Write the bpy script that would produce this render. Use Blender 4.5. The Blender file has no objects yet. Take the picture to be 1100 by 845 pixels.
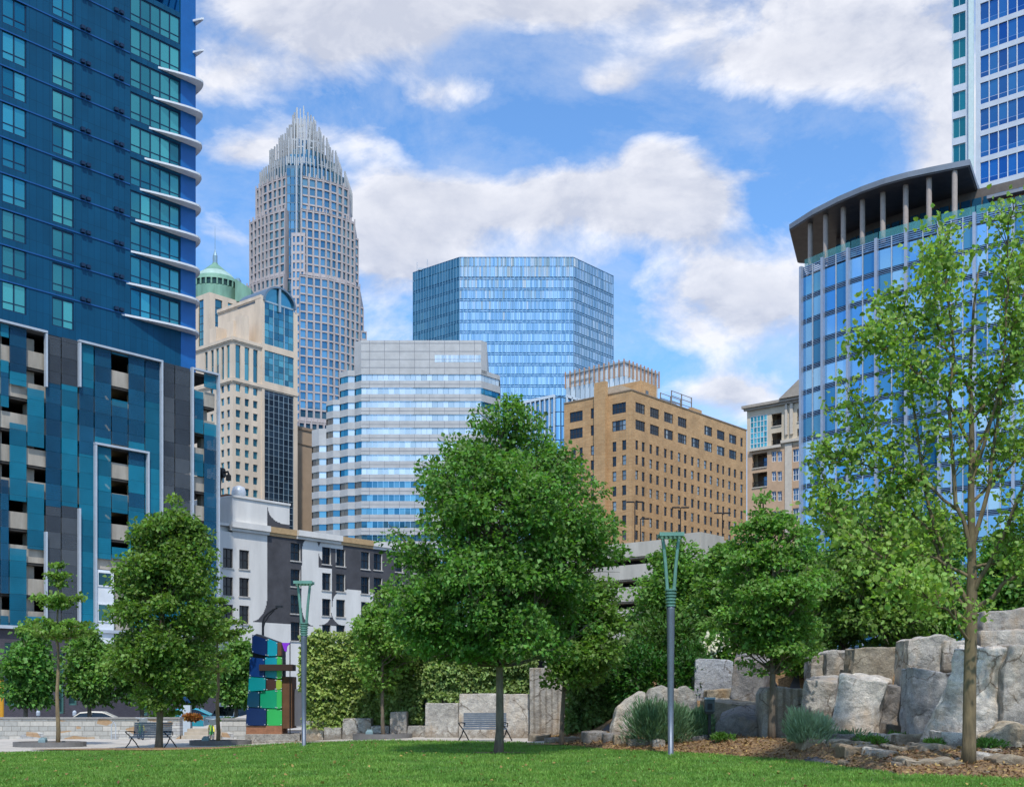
import bpy, bmesh, math, random
import numpy as np
from mathutils import Vector, noise
random.seed(7); RNG = np.random.default_rng(7)
SC = bpy.context.scene
COL = SC.collection
F, CX, HZ, H = 1260.0, 550.0, 748.0, 1.6      # focal length and principal point in photo pixels, eye height
R = math.radians
ANG = R(49.7)                                  # street grid direction
def sm(a, b, x):
    t = np.clip((x - a) / (b - a), 0, 1); return t * t * (3 - 2 * t)
def P(px, py, Y): return Vector(((px - CX) / F * Y, Y, H + (HZ - py) / F * Y))
def PX(px, Y): return (px - CX) / F * Y
# ---------------------------------------------------------------- ground shape
EDGE = [(-80, 38), (-30, 40), (-18.5, 42), (-14, 44.3), (-10.7, 46.6), (-8.3, 46), (-3.4, 42.2), (.3, 40.6), (1.5, 38.8), (3, 34.8), (4.5, 33.4),
        (6, 31.3), (7.0, 29.2), (7.5, 26), (7.9, 23.6), (9.8, 22.4), (14, 21.5), (40, 20)]
EX = np.array([e[0] for e in EDGE], float); EY = np.array([e[1] for e in EDGE], float)
def E(X): return np.interp(X, EX, EY)
R1 = ((1.5, 3.9, 5.5, 6.9, 8.2, 9.0, 9.6, 10.5, 11.4, 14, 30), (41, 38.8, 38, 37.8, 36.2, 35, 33.4, 33.6, 30.9, 30.6, 30))
R2 = ((3.9, 6.5, 8.5, 9.7, 10.9, 11.4, 13.7, 30), (41, 41, 39.6, 37.4, 36, 33.4, 33.6, 33))
def g(X, Y):
    X = np.asarray(X, float); Y = np.asarray(Y, float)
    z = -0.42 * sm(-3, -13, X) * sm(20, 40, Y) - 0.45 * sm(57, 75, Y)
    e = E(X)
    z = z + sm(.8, 3, X) * np.clip((Y - e) * .1, 0, .4) * (1 - sm(60, 80, Y))
    r1 = np.interp(X, R1[0], R1[1]); r2 = np.interp(X, R2[0], R2[1])
    z = z + sm(2.4, 5, X) * (1.1 * sm(r1 + .3, r1 + 1.3, Y) + (.75 + .4 * sm(7, 10, X)) * sm(r2 + .2, r2 + 1.5, Y)) * (1 - sm(62, 85, Y))
    return z
def G(X, Y): return float(g(X, Y))
# ---------------------------------------------------------------- mesh builder
class MB:
    def __init__(s): s.v = []; s.f = []; s.m = []
    def quad(s, a, b, c, d, m=0):
        n = len(s.v); s.v += [tuple(a), tuple(b), tuple(c), tuple(d)]; s.f.append((n, n + 1, n + 2, n + 3)); s.m.append(m)
    def poly(s, pts, m=0):
        n = len(s.v); s.v += [tuple(p) for p in pts]; s.f.append(tuple(range(n, n + len(pts)))); s.m.append(m)
    def hexa(s, p, m=0):                       # 8 corners: bottom ring 0-3, top ring 4-7
        n = len(s.v); s.v += [tuple(q) for q in p]
        for f in ((3, 2, 1, 0), (4, 5, 6, 7), (0, 1, 5, 4), (1, 2, 6, 5), (2, 3, 7, 6), (3, 0, 4, 7)):
            s.f.append(tuple(n + i for i in f)); s.m.append(m)
    def box(s, x0, x1, y0, y1, z0, z1, m=0):
        s.hexa([(x0, y0, z0), (x1, y0, z0), (x1, y1, z0), (x0, y1, z0), (x0, y0, z1), (x1, y0, z1), (x1, y1, z1), (x0, y1, z1)], m)
    def fbox(s, fc, a0, a1, z0, z1, d0, d1, m=0):
        q = fc.P
        s.hexa([q(a0, z0, d0), q(a1, z0, d0), q(a1, z0, d1), q(a0, z0, d1), q(a0, z1, d0), q(a1, z1, d0), q(a1, z1, d1), q(a0, z1, d1)], m)
    def prism(s, pts, z0, z1, m=0, mt=None):   # plan polygon extruded
        n = len(pts); a = [(p[0], p[1], z0) for p in pts]; b = [(p[0], p[1], z1) for p in pts]
        s.poly(a[::-1], m); s.poly(b, m if mt is None else mt)
        for i in range(n):
            j = (i + 1) % n; s.quad(a[i], a[j], b[j], b[i], m)
    def loft(s, a, b, m=0, caps=True):
        n = len(a); k = len(s.v); s.v += [tuple(p) for p in a] + [tuple(p) for p in b]
        if caps:
            s.f.append(tuple(range(k + n - 1, k - 1, -1))); s.m.append(m); s.f.append(tuple(range(k + n, k + 2 * n))); s.m.append(m)
        for i in range(n):
            j = (i + 1) % n; s.f.append((k + i, k + j, k + n + j, k + n + i)); s.m.append(m)
    def tube(s, path, rad, n=6, m=0, cap=True):
        path = [Vector(p) for p in path]; k = len(s.v); L = len(path)
        if not hasattr(rad, '__len__'): rad = [rad] * L
        up = None
        for i, p in enumerate(path):
            t = (path[min(i + 1, L - 1)] - path[max(i - 1, 0)]).normalized()
            if up is None: up = Vector((0, 0, 1)) if abs(t.z) < .9 else Vector((1, 0, 0))
            x = t.cross(up).normalized(); y = x.cross(t).normalized(); up = y
            for j in range(n):
                w = 2 * math.pi * j / n; s.v.append(tuple(p + (x * math.cos(w) + y * math.sin(w)) * rad[i]))
        for i in range(L - 1):
            for j in range(n):
                s.f.append((k + i * n + j, k + i * n + (j + 1) % n, k + (i + 1) * n + (j + 1) % n, k + (i + 1) * n + j)); s.m.append(m)
        if cap:
            s.f.append(tuple(k + j for j in range(n))[::-1]); s.m.append(m); s.f.append(tuple(k + (L - 1) * n + j for j in range(n))); s.m.append(m)
    def lathe(s, cx, cy, prof, n=24, m=0):
        k = len(s.v)
        for r, z in prof:
            for j in range(n):
                w = 2 * math.pi * j / n; s.v.append((cx + r * math.cos(w), cy + r * math.sin(w), z))
        for i in range(len(prof) - 1):
            for j in range(n):
                s.f.append((k + i * n + j, k + i * n + (j + 1) % n, k + (i + 1) * n + (j + 1) % n, k + (i + 1) * n + j)); s.m.append(m)
        s.f.append(tuple(k + (len(prof) - 1) * n + j for j in range(n))); s.m.append(m)
    def wall(s, fc, a0, a1, z0, z1, holes=(), dep=.3, m=0, mr=None):
        holes = [(max(h[0], a0), min(h[1], a1), max(h[2], z0), min(h[3], z1)) for h in holes]
        holes = [h for h in holes if h[1] > h[0] + 1e-3 and h[3] > h[2] + 1e-3]
        A = sorted({round(x, 4) for x in [a0, a1] + [h[0] for h in holes] + [h[1] for h in holes]})
        Z = sorted({round(x, 4) for x in [z0, z1] + [h[2] for h in holes] + [h[3] for h in holes]})
        for i in range(len(Z) - 1):
            zc = (Z[i] + Z[i + 1]) / 2; run = None
            hz = [h for h in holes if h[2] < zc < h[3]]
            for j in range(len(A) - 1):
                ac = (A[j] + A[j + 1]) / 2
                if any(h[0] < ac < h[1] for h in hz):
                    if run is not None: s.quad(fc.P(run, Z[i], 0), fc.P(A[j], Z[i], 0), fc.P(A[j], Z[i + 1], 0), fc.P(run, Z[i + 1], 0), m); run = None
                elif run is None: run = A[j]
            if run is not None: s.quad(fc.P(run, Z[i], 0), fc.P(a1, Z[i], 0), fc.P(a1, Z[i + 1], 0), fc.P(run, Z[i + 1], 0), m)
        r = m if mr is None else mr
        for h in holes:
            q = fc.P
            for (p, t) in (((h[0], h[2]), (h[1], h[2])), ((h[1], h[2]), (h[1], h[3])), ((h[1], h[3]), (h[0], h[3])), ((h[0], h[3]), (h[0], h[2]))):
                s.quad(q(p[0], p[1], 0), q(t[0], t[1], 0), q(t[0], t[1], dep), q(p[0], p[1], dep), r)
    def build(s, name, mats, parent=None, smooth=False):
        me = bpy.data.meshes.new(name)
        off = parent_off(parent)
        v = np.array(s.v, float).reshape(-1, 3) - np.array(off)
        me.from_pydata(v.tolist(), [], s.f)
        if not isinstance(mats, (list, tuple)): mats = [mats]
        for mm in mats: me.materials.append(mm)
        if len(mats) > 1: me.polygons.foreach_set('material_index', s.m)
        if smooth: me.polygons.foreach_set('use_smooth', [True] * len(me.polygons))
        me.update()
        o = bpy.data.objects.new(name, me); COL.objects.link(o)
        if parent is not None: o.parent = parent
        return o
def parent_off(p):
    o = Vector((0, 0, 0))
    while p is not None: o += p.location; p = p.parent
    return o
def tag(o, label=None, cat=None, group=None, kind=None):
    for k, v in (('label', label), ('category', cat), ('group', group), ('kind', kind)):
        if v: o[k] = v
    return o
def empty(name, loc, label, cat, group=None):
    o = bpy.data.objects.new(name, None); o.location = loc; o.empty_display_size = .3; COL.objects.link(o)
    return tag(o, label, cat, group)
def single(mb, name, mats, label, cat, group=None, loc=None, smooth=False):      # a thing that is one mesh, its origin at its base
    v = np.array(mb.v); c = Vector(((v[:, 0].min() + v[:, 0].max()) / 2, (v[:, 1].min() + v[:, 1].max()) / 2, v[:, 2].min())) if loc is None else Vector(loc)
    mb.v = [tuple(Vector(p) - c) for p in mb.v]
    o = mb.build(name, mats, None, smooth); o.location = c
    return tag(o, label, cat, group)
class Face:                                    # a vertical facade: left end p0 (seen from outside), direction to the right, d > 0 goes inward
    def __init__(s, p0, ang=None, p1=None):
        s.p = Vector((p0[0], p0[1]))
        if p1 is not None: ang = math.atan2(p1[1] - p0[1], p1[0] - p0[0]); s.L = math.hypot(p1[0] - p0[0], p1[1] - p0[1])
        s.ang = ang; s.u = Vector((math.cos(ang), math.sin(ang))); s.n = Vector((-math.sin(ang), math.cos(ang)))
    def P(s, a, z, d=0): q = s.p + s.u * a + s.n * d; return Vector((q.x, q.y, z))
    def a(s, px, d=0):
        k = (px - CX) / F; q = s.p + s.n * d
        return (k * q.y - q.x) / (s.u.x - k * s.u.y)
    def z(s, py, a, d=0): return H + (HZ - py) / F * (s.p.y + s.u.y * a + s.n.y * d)
    def zp(s, py, px): return s.z(py, s.a(px))
def corner(px, Y, ang=ANG, W=30):              # right face (along the grid) and left face of a grid-aligned block
    c = Vector((PX(px, Y), Y)); B = Vector((-math.sin(ang), math.cos(ang)))
    rf = Face(c, ang); lf = Face(c + B * W, ang - math.pi / 2); lf.L = W
    return rf, lf
WCACHE = {}
SILL = set()
def pane_mesh(key, w, h, nx, nz, gm, fm, fr):
    k = (key, round(w, 1), round(h, 1), nx, nz)
    if k in WCACHE: return WCACHE[k]
    a = MB()
    for i in range(nx): a.quad((w * i / nx, 0, 0), (w * (i + 1) / nx, 0, 0), (w * (i + 1) / nx, 0, h), (w * i / nx, 0, h))
    b = MB(); t = .05
    if fr:
        for i in range(nx + 1):
            x = fr / 2 + (w - fr) * i / nx; b.box(x - fr / 2, x + fr / 2, -t, t, 0, h)
        for i in range(nz + 1):
            z = fr / 2 + (h - fr) * i / nz
            for j in range(nx): b.box(fr / 2 + (w - fr) * j / nx + fr / 2, fr / 2 + (w - fr) * (j + 1) / nx - fr / 2, -t, t, z - fr / 2, z + fr / 2)
    if key == 'bt': b.box(fr, w - fr, -t * .8, t * .8, h * .27, h * .27 + fr * .7)
    if key in SILL: b.box(-.12, w + .12, -.42, -.06, -.16, .02)
    def mk(m, nm, mt):
        me = bpy.data.meshes.new(nm); me.from_pydata(m.v, [], m.f); me.materials.append(mt); me.update(); return me
    WCACHE[k] = (mk(a, 'window', gm), mk(b, 'window_frame', fm) if fr else None)
    return WCACHE[k]
def windows(parent, items, gm, fm=None, fr=.08, nx=1, nz=1, key='w', name='window', maxn=100, frames=True):
    """items: (face, a0, a1, z0, z1, depth).  The first maxn become parts of their own (frame as sub-part), the rest one stuff part."""
    off = parent_off(parent)
    for it in items[:maxn]:
        fc, a0, a1, z0, z1, d = it[:6]; n1, n2 = (it[6], it[7]) if len(it) > 6 else (nx, nz)
        pm, fmsh = pane_mesh(key, a1 - a0, z1 - z0, n1, n2, gm, fm, fr if fm else 0)
        o = bpy.data.objects.new(name, pm); COL.objects.link(o); o.parent = parent
        o.location = fc.P(a0, z0, d) - off; o.rotation_euler.z = fc.ang
        sx = (a1 - a0) / round(a1 - a0, 1) if round(a1 - a0, 1) else 1
        if fmsh and frames:
            f = bpy.data.objects.new('window_frame', fmsh); COL.objects.link(f); f.parent = o
    rest = items[maxn:]
    if rest:
        mb = MB()
        for it in rest:
            fc, a0, a1, z0, z1, d = it[:6]; n1, n2 = (it[6], it[7]) if len(it) > 6 else (nx, nz)
            mb.quad(fc.P(a0, z0, d), fc.P(a1, z0, d), fc.P(a1, z1, d), fc.P(a0, z1, d))
            if fm and fr:
                for i in range(n1 + 1):
                    x = a0 + fr / 2 + (a1 - a0 - fr) * i / n1; mb.fbox(fc, x - fr / 2, x + fr / 2, z0, z1, d - .05, d - .01, 1)
                for i in range(n2 + 1):
                    z = z0 + fr / 2 + (z1 - z0 - fr) * i / n2; mb.fbox(fc, a0, a1, z - fr / 2, z + fr / 2, d - .045, d - .012, 1)
        o = mb.build('window_field', [gm, fm] if fm else [gm], parent); o['kind'] = 'stuff'
def curtain(mb, fc, a0, a1, z0, z1, nw, d=0, tilt=.004, m=0, gap=0):
    w = (a1 - a0) / nw
    for i in range(nw):
        x0, x1 = a0 + i * w + gap, a0 + (i + 1) * w - gap
        rx, rz = random.gauss(0, tilt) * (x1 - x0) / 2, random.gauss(0, tilt) * (z1 - z0) / 2
        mb.quad(fc.P(x0, z0, d - rx - rz), fc.P(x1, z0, d + rx - rz), fc.P(x1, z1, d + rx + rz), fc.P(x0, z1, d - rx + rz), m)
# ---------------------------------------------------------------- materials
def lin(c):
    if isinstance(c, str): c = [int(c[i:i + 2], 16) / 255 for i in (0, 2, 4)]
    return tuple(x / 12.92 if x <= .04045 else ((x + .055) / 1.055) ** 2.4 for x in c) + (1,)
MC = {}
def newmat(n):
    m = bpy.data.materials.new(n); m.use_nodes = True; nt = m.node_tree; nt.nodes.clear()
    out = nt.nodes.new('ShaderNodeOutputMaterial'); b = nt.nodes.new('ShaderNodeBsdfPrincipled'); nt.links.new(b.outputs[0], out.inputs[0])
    return m, nt, b, out
def nd(nt, t, **k):
    n = nt.nodes.new(t)
    for a, v in k.items(): setattr(n, a, v)
    return n
def mix(nt, f, a, b, bt='MIX'):
    n = nd(nt, 'ShaderNodeMix', data_type='RGBA', blend_type=bt)
    for s, v in ((0, f), (6, a), (7, b)):
        if hasattr(v, 'is_output'): nt.links.new(v, n.inputs[s])
        else: n.inputs[s].default_value = v
    return n.outputs[2]
def ramp(nt, v, p0, p1, c0=(0, 0, 0, 1), c1=(1, 1, 1, 1)):
    n = nd(nt, 'ShaderNodeValToRGB'); e = n.color_ramp.elements; e[0].position = p0; e[1].position = p1; e[0].color = c0; e[1].color = c1
    nt.links.new(v, n.inputs[0]); return n.outputs[0]
def math_(nt, op, a, b=None, c=None):
    n = nd(nt, 'ShaderNodeMath', operation=op)
    for i, v in enumerate((a, b, c)):
        if v is None: continue
        if hasattr(v, 'is_output'): nt.links.new(v, n.inputs[i])
        else: n.inputs[i].default_value = v
    return n.outputs[0]
def tex(nt, scale, detail=5, rough=.6, vec=None, kind='ShaderNodeTexNoise', sc3=None):
    n = nd(nt, kind)
    n.inputs['Scale'].default_value = scale
    if kind == 'ShaderNodeTexNoise': n.inputs['Detail'].default_value = detail; n.inputs['Roughness'].default_value = rough
    tc = nd(nt, 'ShaderNodeTexCoord'); v = tc.outputs['Object'] if vec is None else vec
    if sc3:
        mp = nd(nt, 'ShaderNodeMapping'); mp.inputs['Scale'].default_value = sc3; nt.links.new(v, mp.inputs[0]); v = mp.outputs[0]
    nt.links.new(v, n.inputs['Vector']); return n
def bump(nt, b, h, strength=.4, dist=.05):
    n = nd(nt, 'ShaderNodeBump'); n.inputs['Strength'].default_value = strength; n.inputs['Distance'].default_value = dist
    nt.links.new(h, n.inputs['Height']); nt.links.new(n.outputs[0], b.inputs['Normal'])
def rnd(nt):                                    # random number per island and per object
    gi = nd(nt, 'ShaderNodeNewGeometry'); oi = nd(nt, 'ShaderNodeObjectInfo')
    return math_(nt, 'FRACT', math_(nt, 'ADD', gi.outputs['Random Per Island'], oi.outputs['Random']))
def plain(n, c, rough=.6, metal=0, var=.12, scale=1.5, bmp=0, spec=.4, streak=False):
    """a matte surface with soft blotches of wear"""
    if n in MC: return MC[n]
    m, nt, b, out = newmat(n); c = lin(c)
    t = tex(nt, scale, 6, .65, sc3=(1, 1, .25) if streak else None)
    d = tuple(x * (1 - 2.2 * var) for x in c[:3]) + (1,); l = tuple(min(1, x * (1 + 1.3 * var)) for x in c[:3]) + (1,)
    col = ramp(nt, t.outputs[0], .3, .7, d, l)
    nt.links.new(col, b.inputs['Base Color']); b.inputs['Roughness'].default_value = rough; b.inputs['Metallic'].default_value = metal
    b.inputs['Specular IOR Level'].default_value = spec
    if bmp: bump(nt, b, tex(nt, scale * 8, 4).outputs[0], bmp, .03)
    MC[n] = m; return m
def glass(n, c0, c1, metal=.8, rough=.05, spec=.6, lo=.1):
    """reflective facade glass: tint differs a little from pane to pane (blinds, coatings)"""
    if n in MC: return MC[n]
    m, nt, b, out = newmat(n)
    col = ramp(nt, rnd(nt), lo, .97, lin(c0), lin(c1))
    nt.links.new(col, b.inputs['Base Color']); b.inputs['Metallic'].default_value = metal; b.inputs['Roughness'].default_value = rough
    b.inputs['Specular IOR Level'].default_value = spec
    MC[n] = m; return m
def brickmat(n, c1, c2, cm, bw=.25, bh=.08, ms=.012, sc=1.0, var=.3, swap=0):
    if n in MC: return MC[n]
    m, nt, b, out = newmat(n)
    tc = nd(nt, 'ShaderNodeTexCoord'); sx = nd(nt, 'ShaderNodeSeparateXYZ'); nt.links.new(tc.outputs['Object'], sx.inputs[0])
    cx = nd(nt, 'ShaderNodeCombineXYZ'); k = swap
    nt.links.new(math_(nt, 'ADD', math_(nt, 'MULTIPLY', sx.outputs[0], math.cos(k)), math_(nt, 'MULTIPLY', sx.outputs[1], math.sin(k))), cx.inputs[0])
    nt.links.new(sx.outputs[2], cx.inputs[1])
    br = nd(nt, 'ShaderNodeTexBrick'); nt.links.new(cx.outputs[0], br.inputs[0]); br.inputs['Scale'].default_value = sc
    br.inputs['Brick Width'].default_value = bw; br.inputs['Row Height'].default_value = bh; br.inputs['Mortar Size'].default_value = ms
    br.inputs['Color1'].default_value = lin(c1); br.inputs['Color2'].default_value = lin(c2); br.inputs['Mortar'].default_value = lin(cm)
    t = tex(nt, .35, 6, .6); t2 = tex(nt, 2.5, 5, .7)
    col = mix(nt, .8, br.outputs[0], ramp(nt, t.outputs[0], .3, .7, (1 - var, 1 - var, 1 - var, 1), (1.1, 1.1, 1.1, 1)), 'MULTIPLY')
    col = mix(nt, .5, col, ramp(nt, t2.outputs[0], .3, .7, (.7, .7, .7, 1), (1.15, 1.15, 1.15, 1)), 'MULTIPLY')
    nt.links.new(col, b.inputs['Base Color']); b.inputs['Roughness'].default_value = .85
    bump(nt, b, br.outputs[1], -.3, .02); MC[n] = m; return m
def leafmat(n, dark, light, trans=.35, tl=None):
    if n in MC: return MC[n]
    m, nt, b, out = newmat(n)
    nz = tex(nt, .9, 3, .6); r = math_(nt, 'ADD', math_(nt, 'MULTIPLY', rnd(nt), .62), math_(nt, 'MULTIPLY', math_(nt, 'SUBTRACT', nz.outputs[0], .28), .85))
    col = ramp(nt, r, .05, 1.0, lin(dark), lin(light))
    hue = nd(nt, 'ShaderNodeHueSaturation'); oi = nd(nt, 'ShaderNodeObjectInfo'); nt.links.new(math_(nt, 'ADD', math_(nt, 'MULTIPLY', oi.outputs['Random'], .03), math_(nt, 'ADD', .455, math_(nt, 'MULTIPLY', rnd(nt), .05))), hue.inputs['Hue']); nt.links.new(col, hue.inputs['Color']); col = hue.outputs[0]
    nt.links.new(col, b.inputs['Base Color']); b.inputs['Roughness'].default_value = .48; b.inputs['Specular IOR Level'].default_value = .35
    tr = nd(nt, 'ShaderNodeBsdfTranslucent'); nt.links.new(mix(nt, 1, col, (1.25, 1.4, .62, 1), 'MULTIPLY'), tr.inputs[0])
    ms = nd(nt, 'ShaderNodeMixShader'); ms.inputs[0].default_value = trans
    nt.links.new(b.outputs[0], ms.inputs[1]); nt.links.new(tr.outputs[0], ms.inputs[2]); nt.links.new(ms.outputs[0], out.inputs[0])
    MC[n] = m; return m
def granite(n, c0, c1, stain=(.45, .3, .16), st=.5, drill=False, vscale=1.0):
    if n in MC: return MC[n]
    m, nt, b, out = newmat(n); oi = nd(nt, 'ShaderNodeObjectInfo')
    tc = nd(nt, 'ShaderNodeTexCoord'); va = nd(nt, 'ShaderNodeVectorMath', operation='ADD'); nt.links.new(tc.outputs['Object'], va.inputs[0])
    cb = nd(nt, 'ShaderNodeCombineXYZ')
    for i in range(3): nt.links.new(math_(nt, 'MULTIPLY', oi.outputs['Random'], 37.0 + 11 * i), cb.inputs[i])
    nt.links.new(cb.outputs[0], va.inputs[1]); v = va.outputs[0]
    big = tex(nt, .9 * vscale, 6, .62, v); mid = tex(nt, 5, 6, .7, v); fine = tex(nt, 55, 3, .7, v); rust = tex(nt, 1.3, 5, .65, v, sc3=(1, 1, .45))
    col = ramp(nt, big.outputs[0], .28, .72, lin(c0), lin(c1))
    col = mix(nt, .75, col, ramp(nt, mid.outputs[0], .3, .72, (.5, .5, .53, 1), (1.28, 1.27, 1.24, 1)), 'MULTIPLY')
    col = mix(nt, .8, col, ramp(nt, fine.outputs[0], .35, .65, (.55, .55, .55, 1), (1.25, 1.25, 1.25, 1)), 'MULTIPLY')
    col = mix(nt, math_(nt, 'MULTIPLY', ramp(nt, rust.outputs[0], .5, .68), st), col, stain + (1,))
    if drill:
        w = nd(nt, 'ShaderNodeTexWave', wave_type='BANDS', bands_direction='X'); nt.links.new(tc.outputs['Object'], w.inputs[0])
        w.inputs['Scale'].default_value = 1.4; w.inputs['Distortion'].default_value = 1.2; w.inputs['Detail'].default_value = 2
        col = mix(nt, .55, col, ramp(nt, w.outputs[1], .05, .5, (.45, .4, .33, 1), (1.05, 1.05, 1.05, 1)), 'MULTIPLY')
    wv = nd(nt, 'ShaderNodeVectorMath', operation='ADD'); wn = tex(nt, 2.2, 4, .6, v); ws = nd(nt, 'ShaderNodeVectorMath', operation='SCALE'); ws.inputs['Scale'].default_value = .45; nt.links.new(wn.outputs['Color'], ws.inputs[0]); nt.links.new(v, wv.inputs[0]); nt.links.new(ws.outputs[0], wv.inputs[1])
    vo = nd(nt, 'ShaderNodeTexVoronoi', feature='DISTANCE_TO_EDGE'); vo.inputs['Scale'].default_value = .75; nt.links.new(wv.outputs[0], vo.inputs['Vector']); crack = ramp(nt, vo.outputs['Distance'], .004, .022, (.42, .38, .34, 1), (1, 1, 1, 1)); gate = ramp(nt, big.outputs[0], .46, .54)
    col = mix(nt, gate, col, mix(nt, 1, col, crack, 'MULTIPLY'))
    sz = nd(nt, 'ShaderNodeSeparateXYZ'); nt.links.new(tc.outputs['Object'], sz.inputs[0]); drt = math_(nt, 'MULTIPLY', ramp(nt, math_(nt, 'ADD', sz.outputs[2], math_(nt, 'MULTIPLY', mid.outputs[0], 1.1)), .75, 1.25, (1, 1, 1, 1), (0, 0, 0, 1)), .55); col = mix(nt, drt, col, (.17, .125, .08, 1))
    br = math_(nt, 'ADD', math_(nt, 'MULTIPLY', oi.outputs['Random'], .35), .82)
    bc = nd(nt, 'ShaderNodeCombineXYZ')
    for i in range(3): nt.links.new(br, bc.inputs[i])
    col = mix(nt, 1, col, bc.outputs[0], 'MULTIPLY')
    nt.links.new(col, b.inputs['Base Color']); b.inputs['Roughness'].default_value = .8
    h = math_(nt, 'ADD', mid.outputs[0], math_(nt, 'MULTIPLY', fine.outputs[0], .25)); bump(nt, b, h, .9, .09)
    MC[n] = m; return m
def emis(n, c, s):
    m, nt, b, out = newmat(n); b.inputs['Emission Color'].default_value = lin(c); b.inputs['Emission Strength'].default_value = s
    b.inputs['Base Color'].default_value = lin(c); return m
def panelmat(n, c, bw, bh, var=.08):
    if n in MC: return MC[n]
    m, nt, b, out = newmat(n); tc = nd(nt, 'ShaderNodeTexCoord'); sx = nd(nt, 'ShaderNodeSeparateXYZ'); nt.links.new(tc.outputs['Object'], sx.inputs[0]); cx = nd(nt, 'ShaderNodeCombineXYZ')
    nt.links.new(math_(nt, 'ADD', math_(nt, 'MULTIPLY', sx.outputs[0], math.cos(ANG)), math_(nt, 'MULTIPLY', sx.outputs[1], math.sin(ANG))), cx.inputs[0]); nt.links.new(sx.outputs[2], cx.inputs[1])
    br = nd(nt, 'ShaderNodeTexBrick', offset=0); nt.links.new(cx.outputs[0], br.inputs[0]); br.inputs['Scale'].default_value = 1; br.inputs['Brick Width'].default_value = bw; br.inputs['Row Height'].default_value = bh; br.inputs['Mortar Size'].default_value = .018
    c = lin(c); br.inputs['Color1'].default_value = tuple(x * (1 - var) for x in c[:3]) + (1,); br.inputs['Color2'].default_value = tuple(x * (1 + var) for x in c[:3]) + (1,); br.inputs['Mortar'].default_value = tuple(x * .6 for x in c[:3]) + (1,)
    t = tex(nt, .4, 5, .6); col = mix(nt, .5, br.outputs[0], ramp(nt, t.outputs[0], .3, .7, (.8, .8, .8, 1), (1.15, 1.15, 1.15, 1)), 'MULTIPLY')
    nt.links.new(col, b.inputs['Base Color']); b.inputs['Roughness'].default_value = .5; b.inputs['Specular IOR Level'].default_value = .15; MC[n] = m; return m
def screenmat(n, c, alpha, seed=0):
    """coloured perforated metal screen: partly see-through"""
    if n in MC: return MC[n]
    m, nt, b, out = newmat(n)
    t = tex(nt, .5, 5, .6); cc = lin(c)
    col = mix(nt, .5, cc, ramp(nt, t.outputs[0], .3, .7, (.7, .7, .7, 1), (1.2, 1.2, 1.2, 1)), 'MULTIPLY')
    r = rnd(nt); col = mix(nt, .9, col, ramp(nt, r, 0, 1, (.6, .64, .7, 1), (1.45, 1.4, 1.35, 1)), 'MULTIPLY')
    w = nd(nt, 'ShaderNodeTexWave', wave_type='BANDS', bands_direction='Z'); tc = nd(nt, 'ShaderNodeTexCoord'); nt.links.new(tc.outputs['Object'], w.inputs[0]); w.inputs['Scale'].default_value = 1.6
    col = mix(nt, .25, col, ramp(nt, w.outputs[1], 0, 1, (.75, .75, .75, 1), (1.1, 1.1, 1.1, 1)), 'MULTIPLY')
    nt.links.new(col, b.inputs['Base Color']); b.inputs['Roughness'].default_value = .5; b.inputs['Specular IOR Level'].default_value = .25; b.inputs['Alpha'].default_value = alpha
    MC[n] = m; return m
# ---------------------------------------------------------------- leaves and trees
def leaf_obj(name, mat, parent, c, dr, nr, L, W, fold=.25, six=False):
    N = len(c); off = np.array(parent_off(parent))
    dr = dr / (np.linalg.norm(dr, axis=1, keepdims=True) + 1e-9)
    sd = np.cross(dr, nr); sd /= (np.linalg.norm(sd, axis=1, keepdims=True) + 1e-9)
    up = np.cross(sd, dr); L = L[:, None]; W = W[:, None]
    c = c - off
    if six:
        k = 6; pts = [c, c + dr * L * .3 + sd * W * .5 + up * W * fold, c + dr * L * .68 + sd * W * .42 + up * W * fold, c + dr * L,
                      c + dr * L * .68 - sd * W * .42 + up * W * fold, c + dr * L * .3 - sd * W * .5 + up * W * fold]
        fs = np.array([[0, 1, 2, 3], [3, 4, 5, 0]])
    else:
        k = 4; pts = [c, c + dr * L * .45 + sd * W * .5 + up * W * fold, c + dr * L, c + dr * L * .45 - sd * W * .5 + up * W * fold]
        fs = np.array([[0, 1, 2], [0, 2, 3]])
    v = np.stack(pts, 1).reshape(-1, 3)
    fi = (np.arange(N)[:, None, None] * k + fs[None]).reshape(-1); q = fs.shape[1]
    me = bpy.data.meshes.new(name); me.vertices.add(len(v)); me.vertices.foreach_set('co', v.astype(np.float32).ravel())
    me.loops.add(len(fi)); me.loops.foreach_set('vertex_index', fi.astype(np.int32))
    np_ = N * 2; me.polygons.add(np_); me.polygons.foreach_set('loop_start', np.arange(np_, dtype=np.int32) * q)
    me.update(calc_edges=True); me.validate(); me.materials.append(mat)
    o = bpy.data.objects.new(name, me); COL.objects.link(o)
    if parent is not None: o.parent = parent
    return o
def rdir(n, up=0.0):
    d = RNG.normal(size=(n, 3)); d[:, 2] += up; return d / (np.linalg.norm(d, axis=1, keepdims=True) + 1e-9)
def bez(a, b, c, n=6): return [(a * (1 - t) ** 2 + b * 2 * t * (1 - t) + c * t * t) for t in [i / n for i in range(n + 1)]]
BARK = {}
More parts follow.
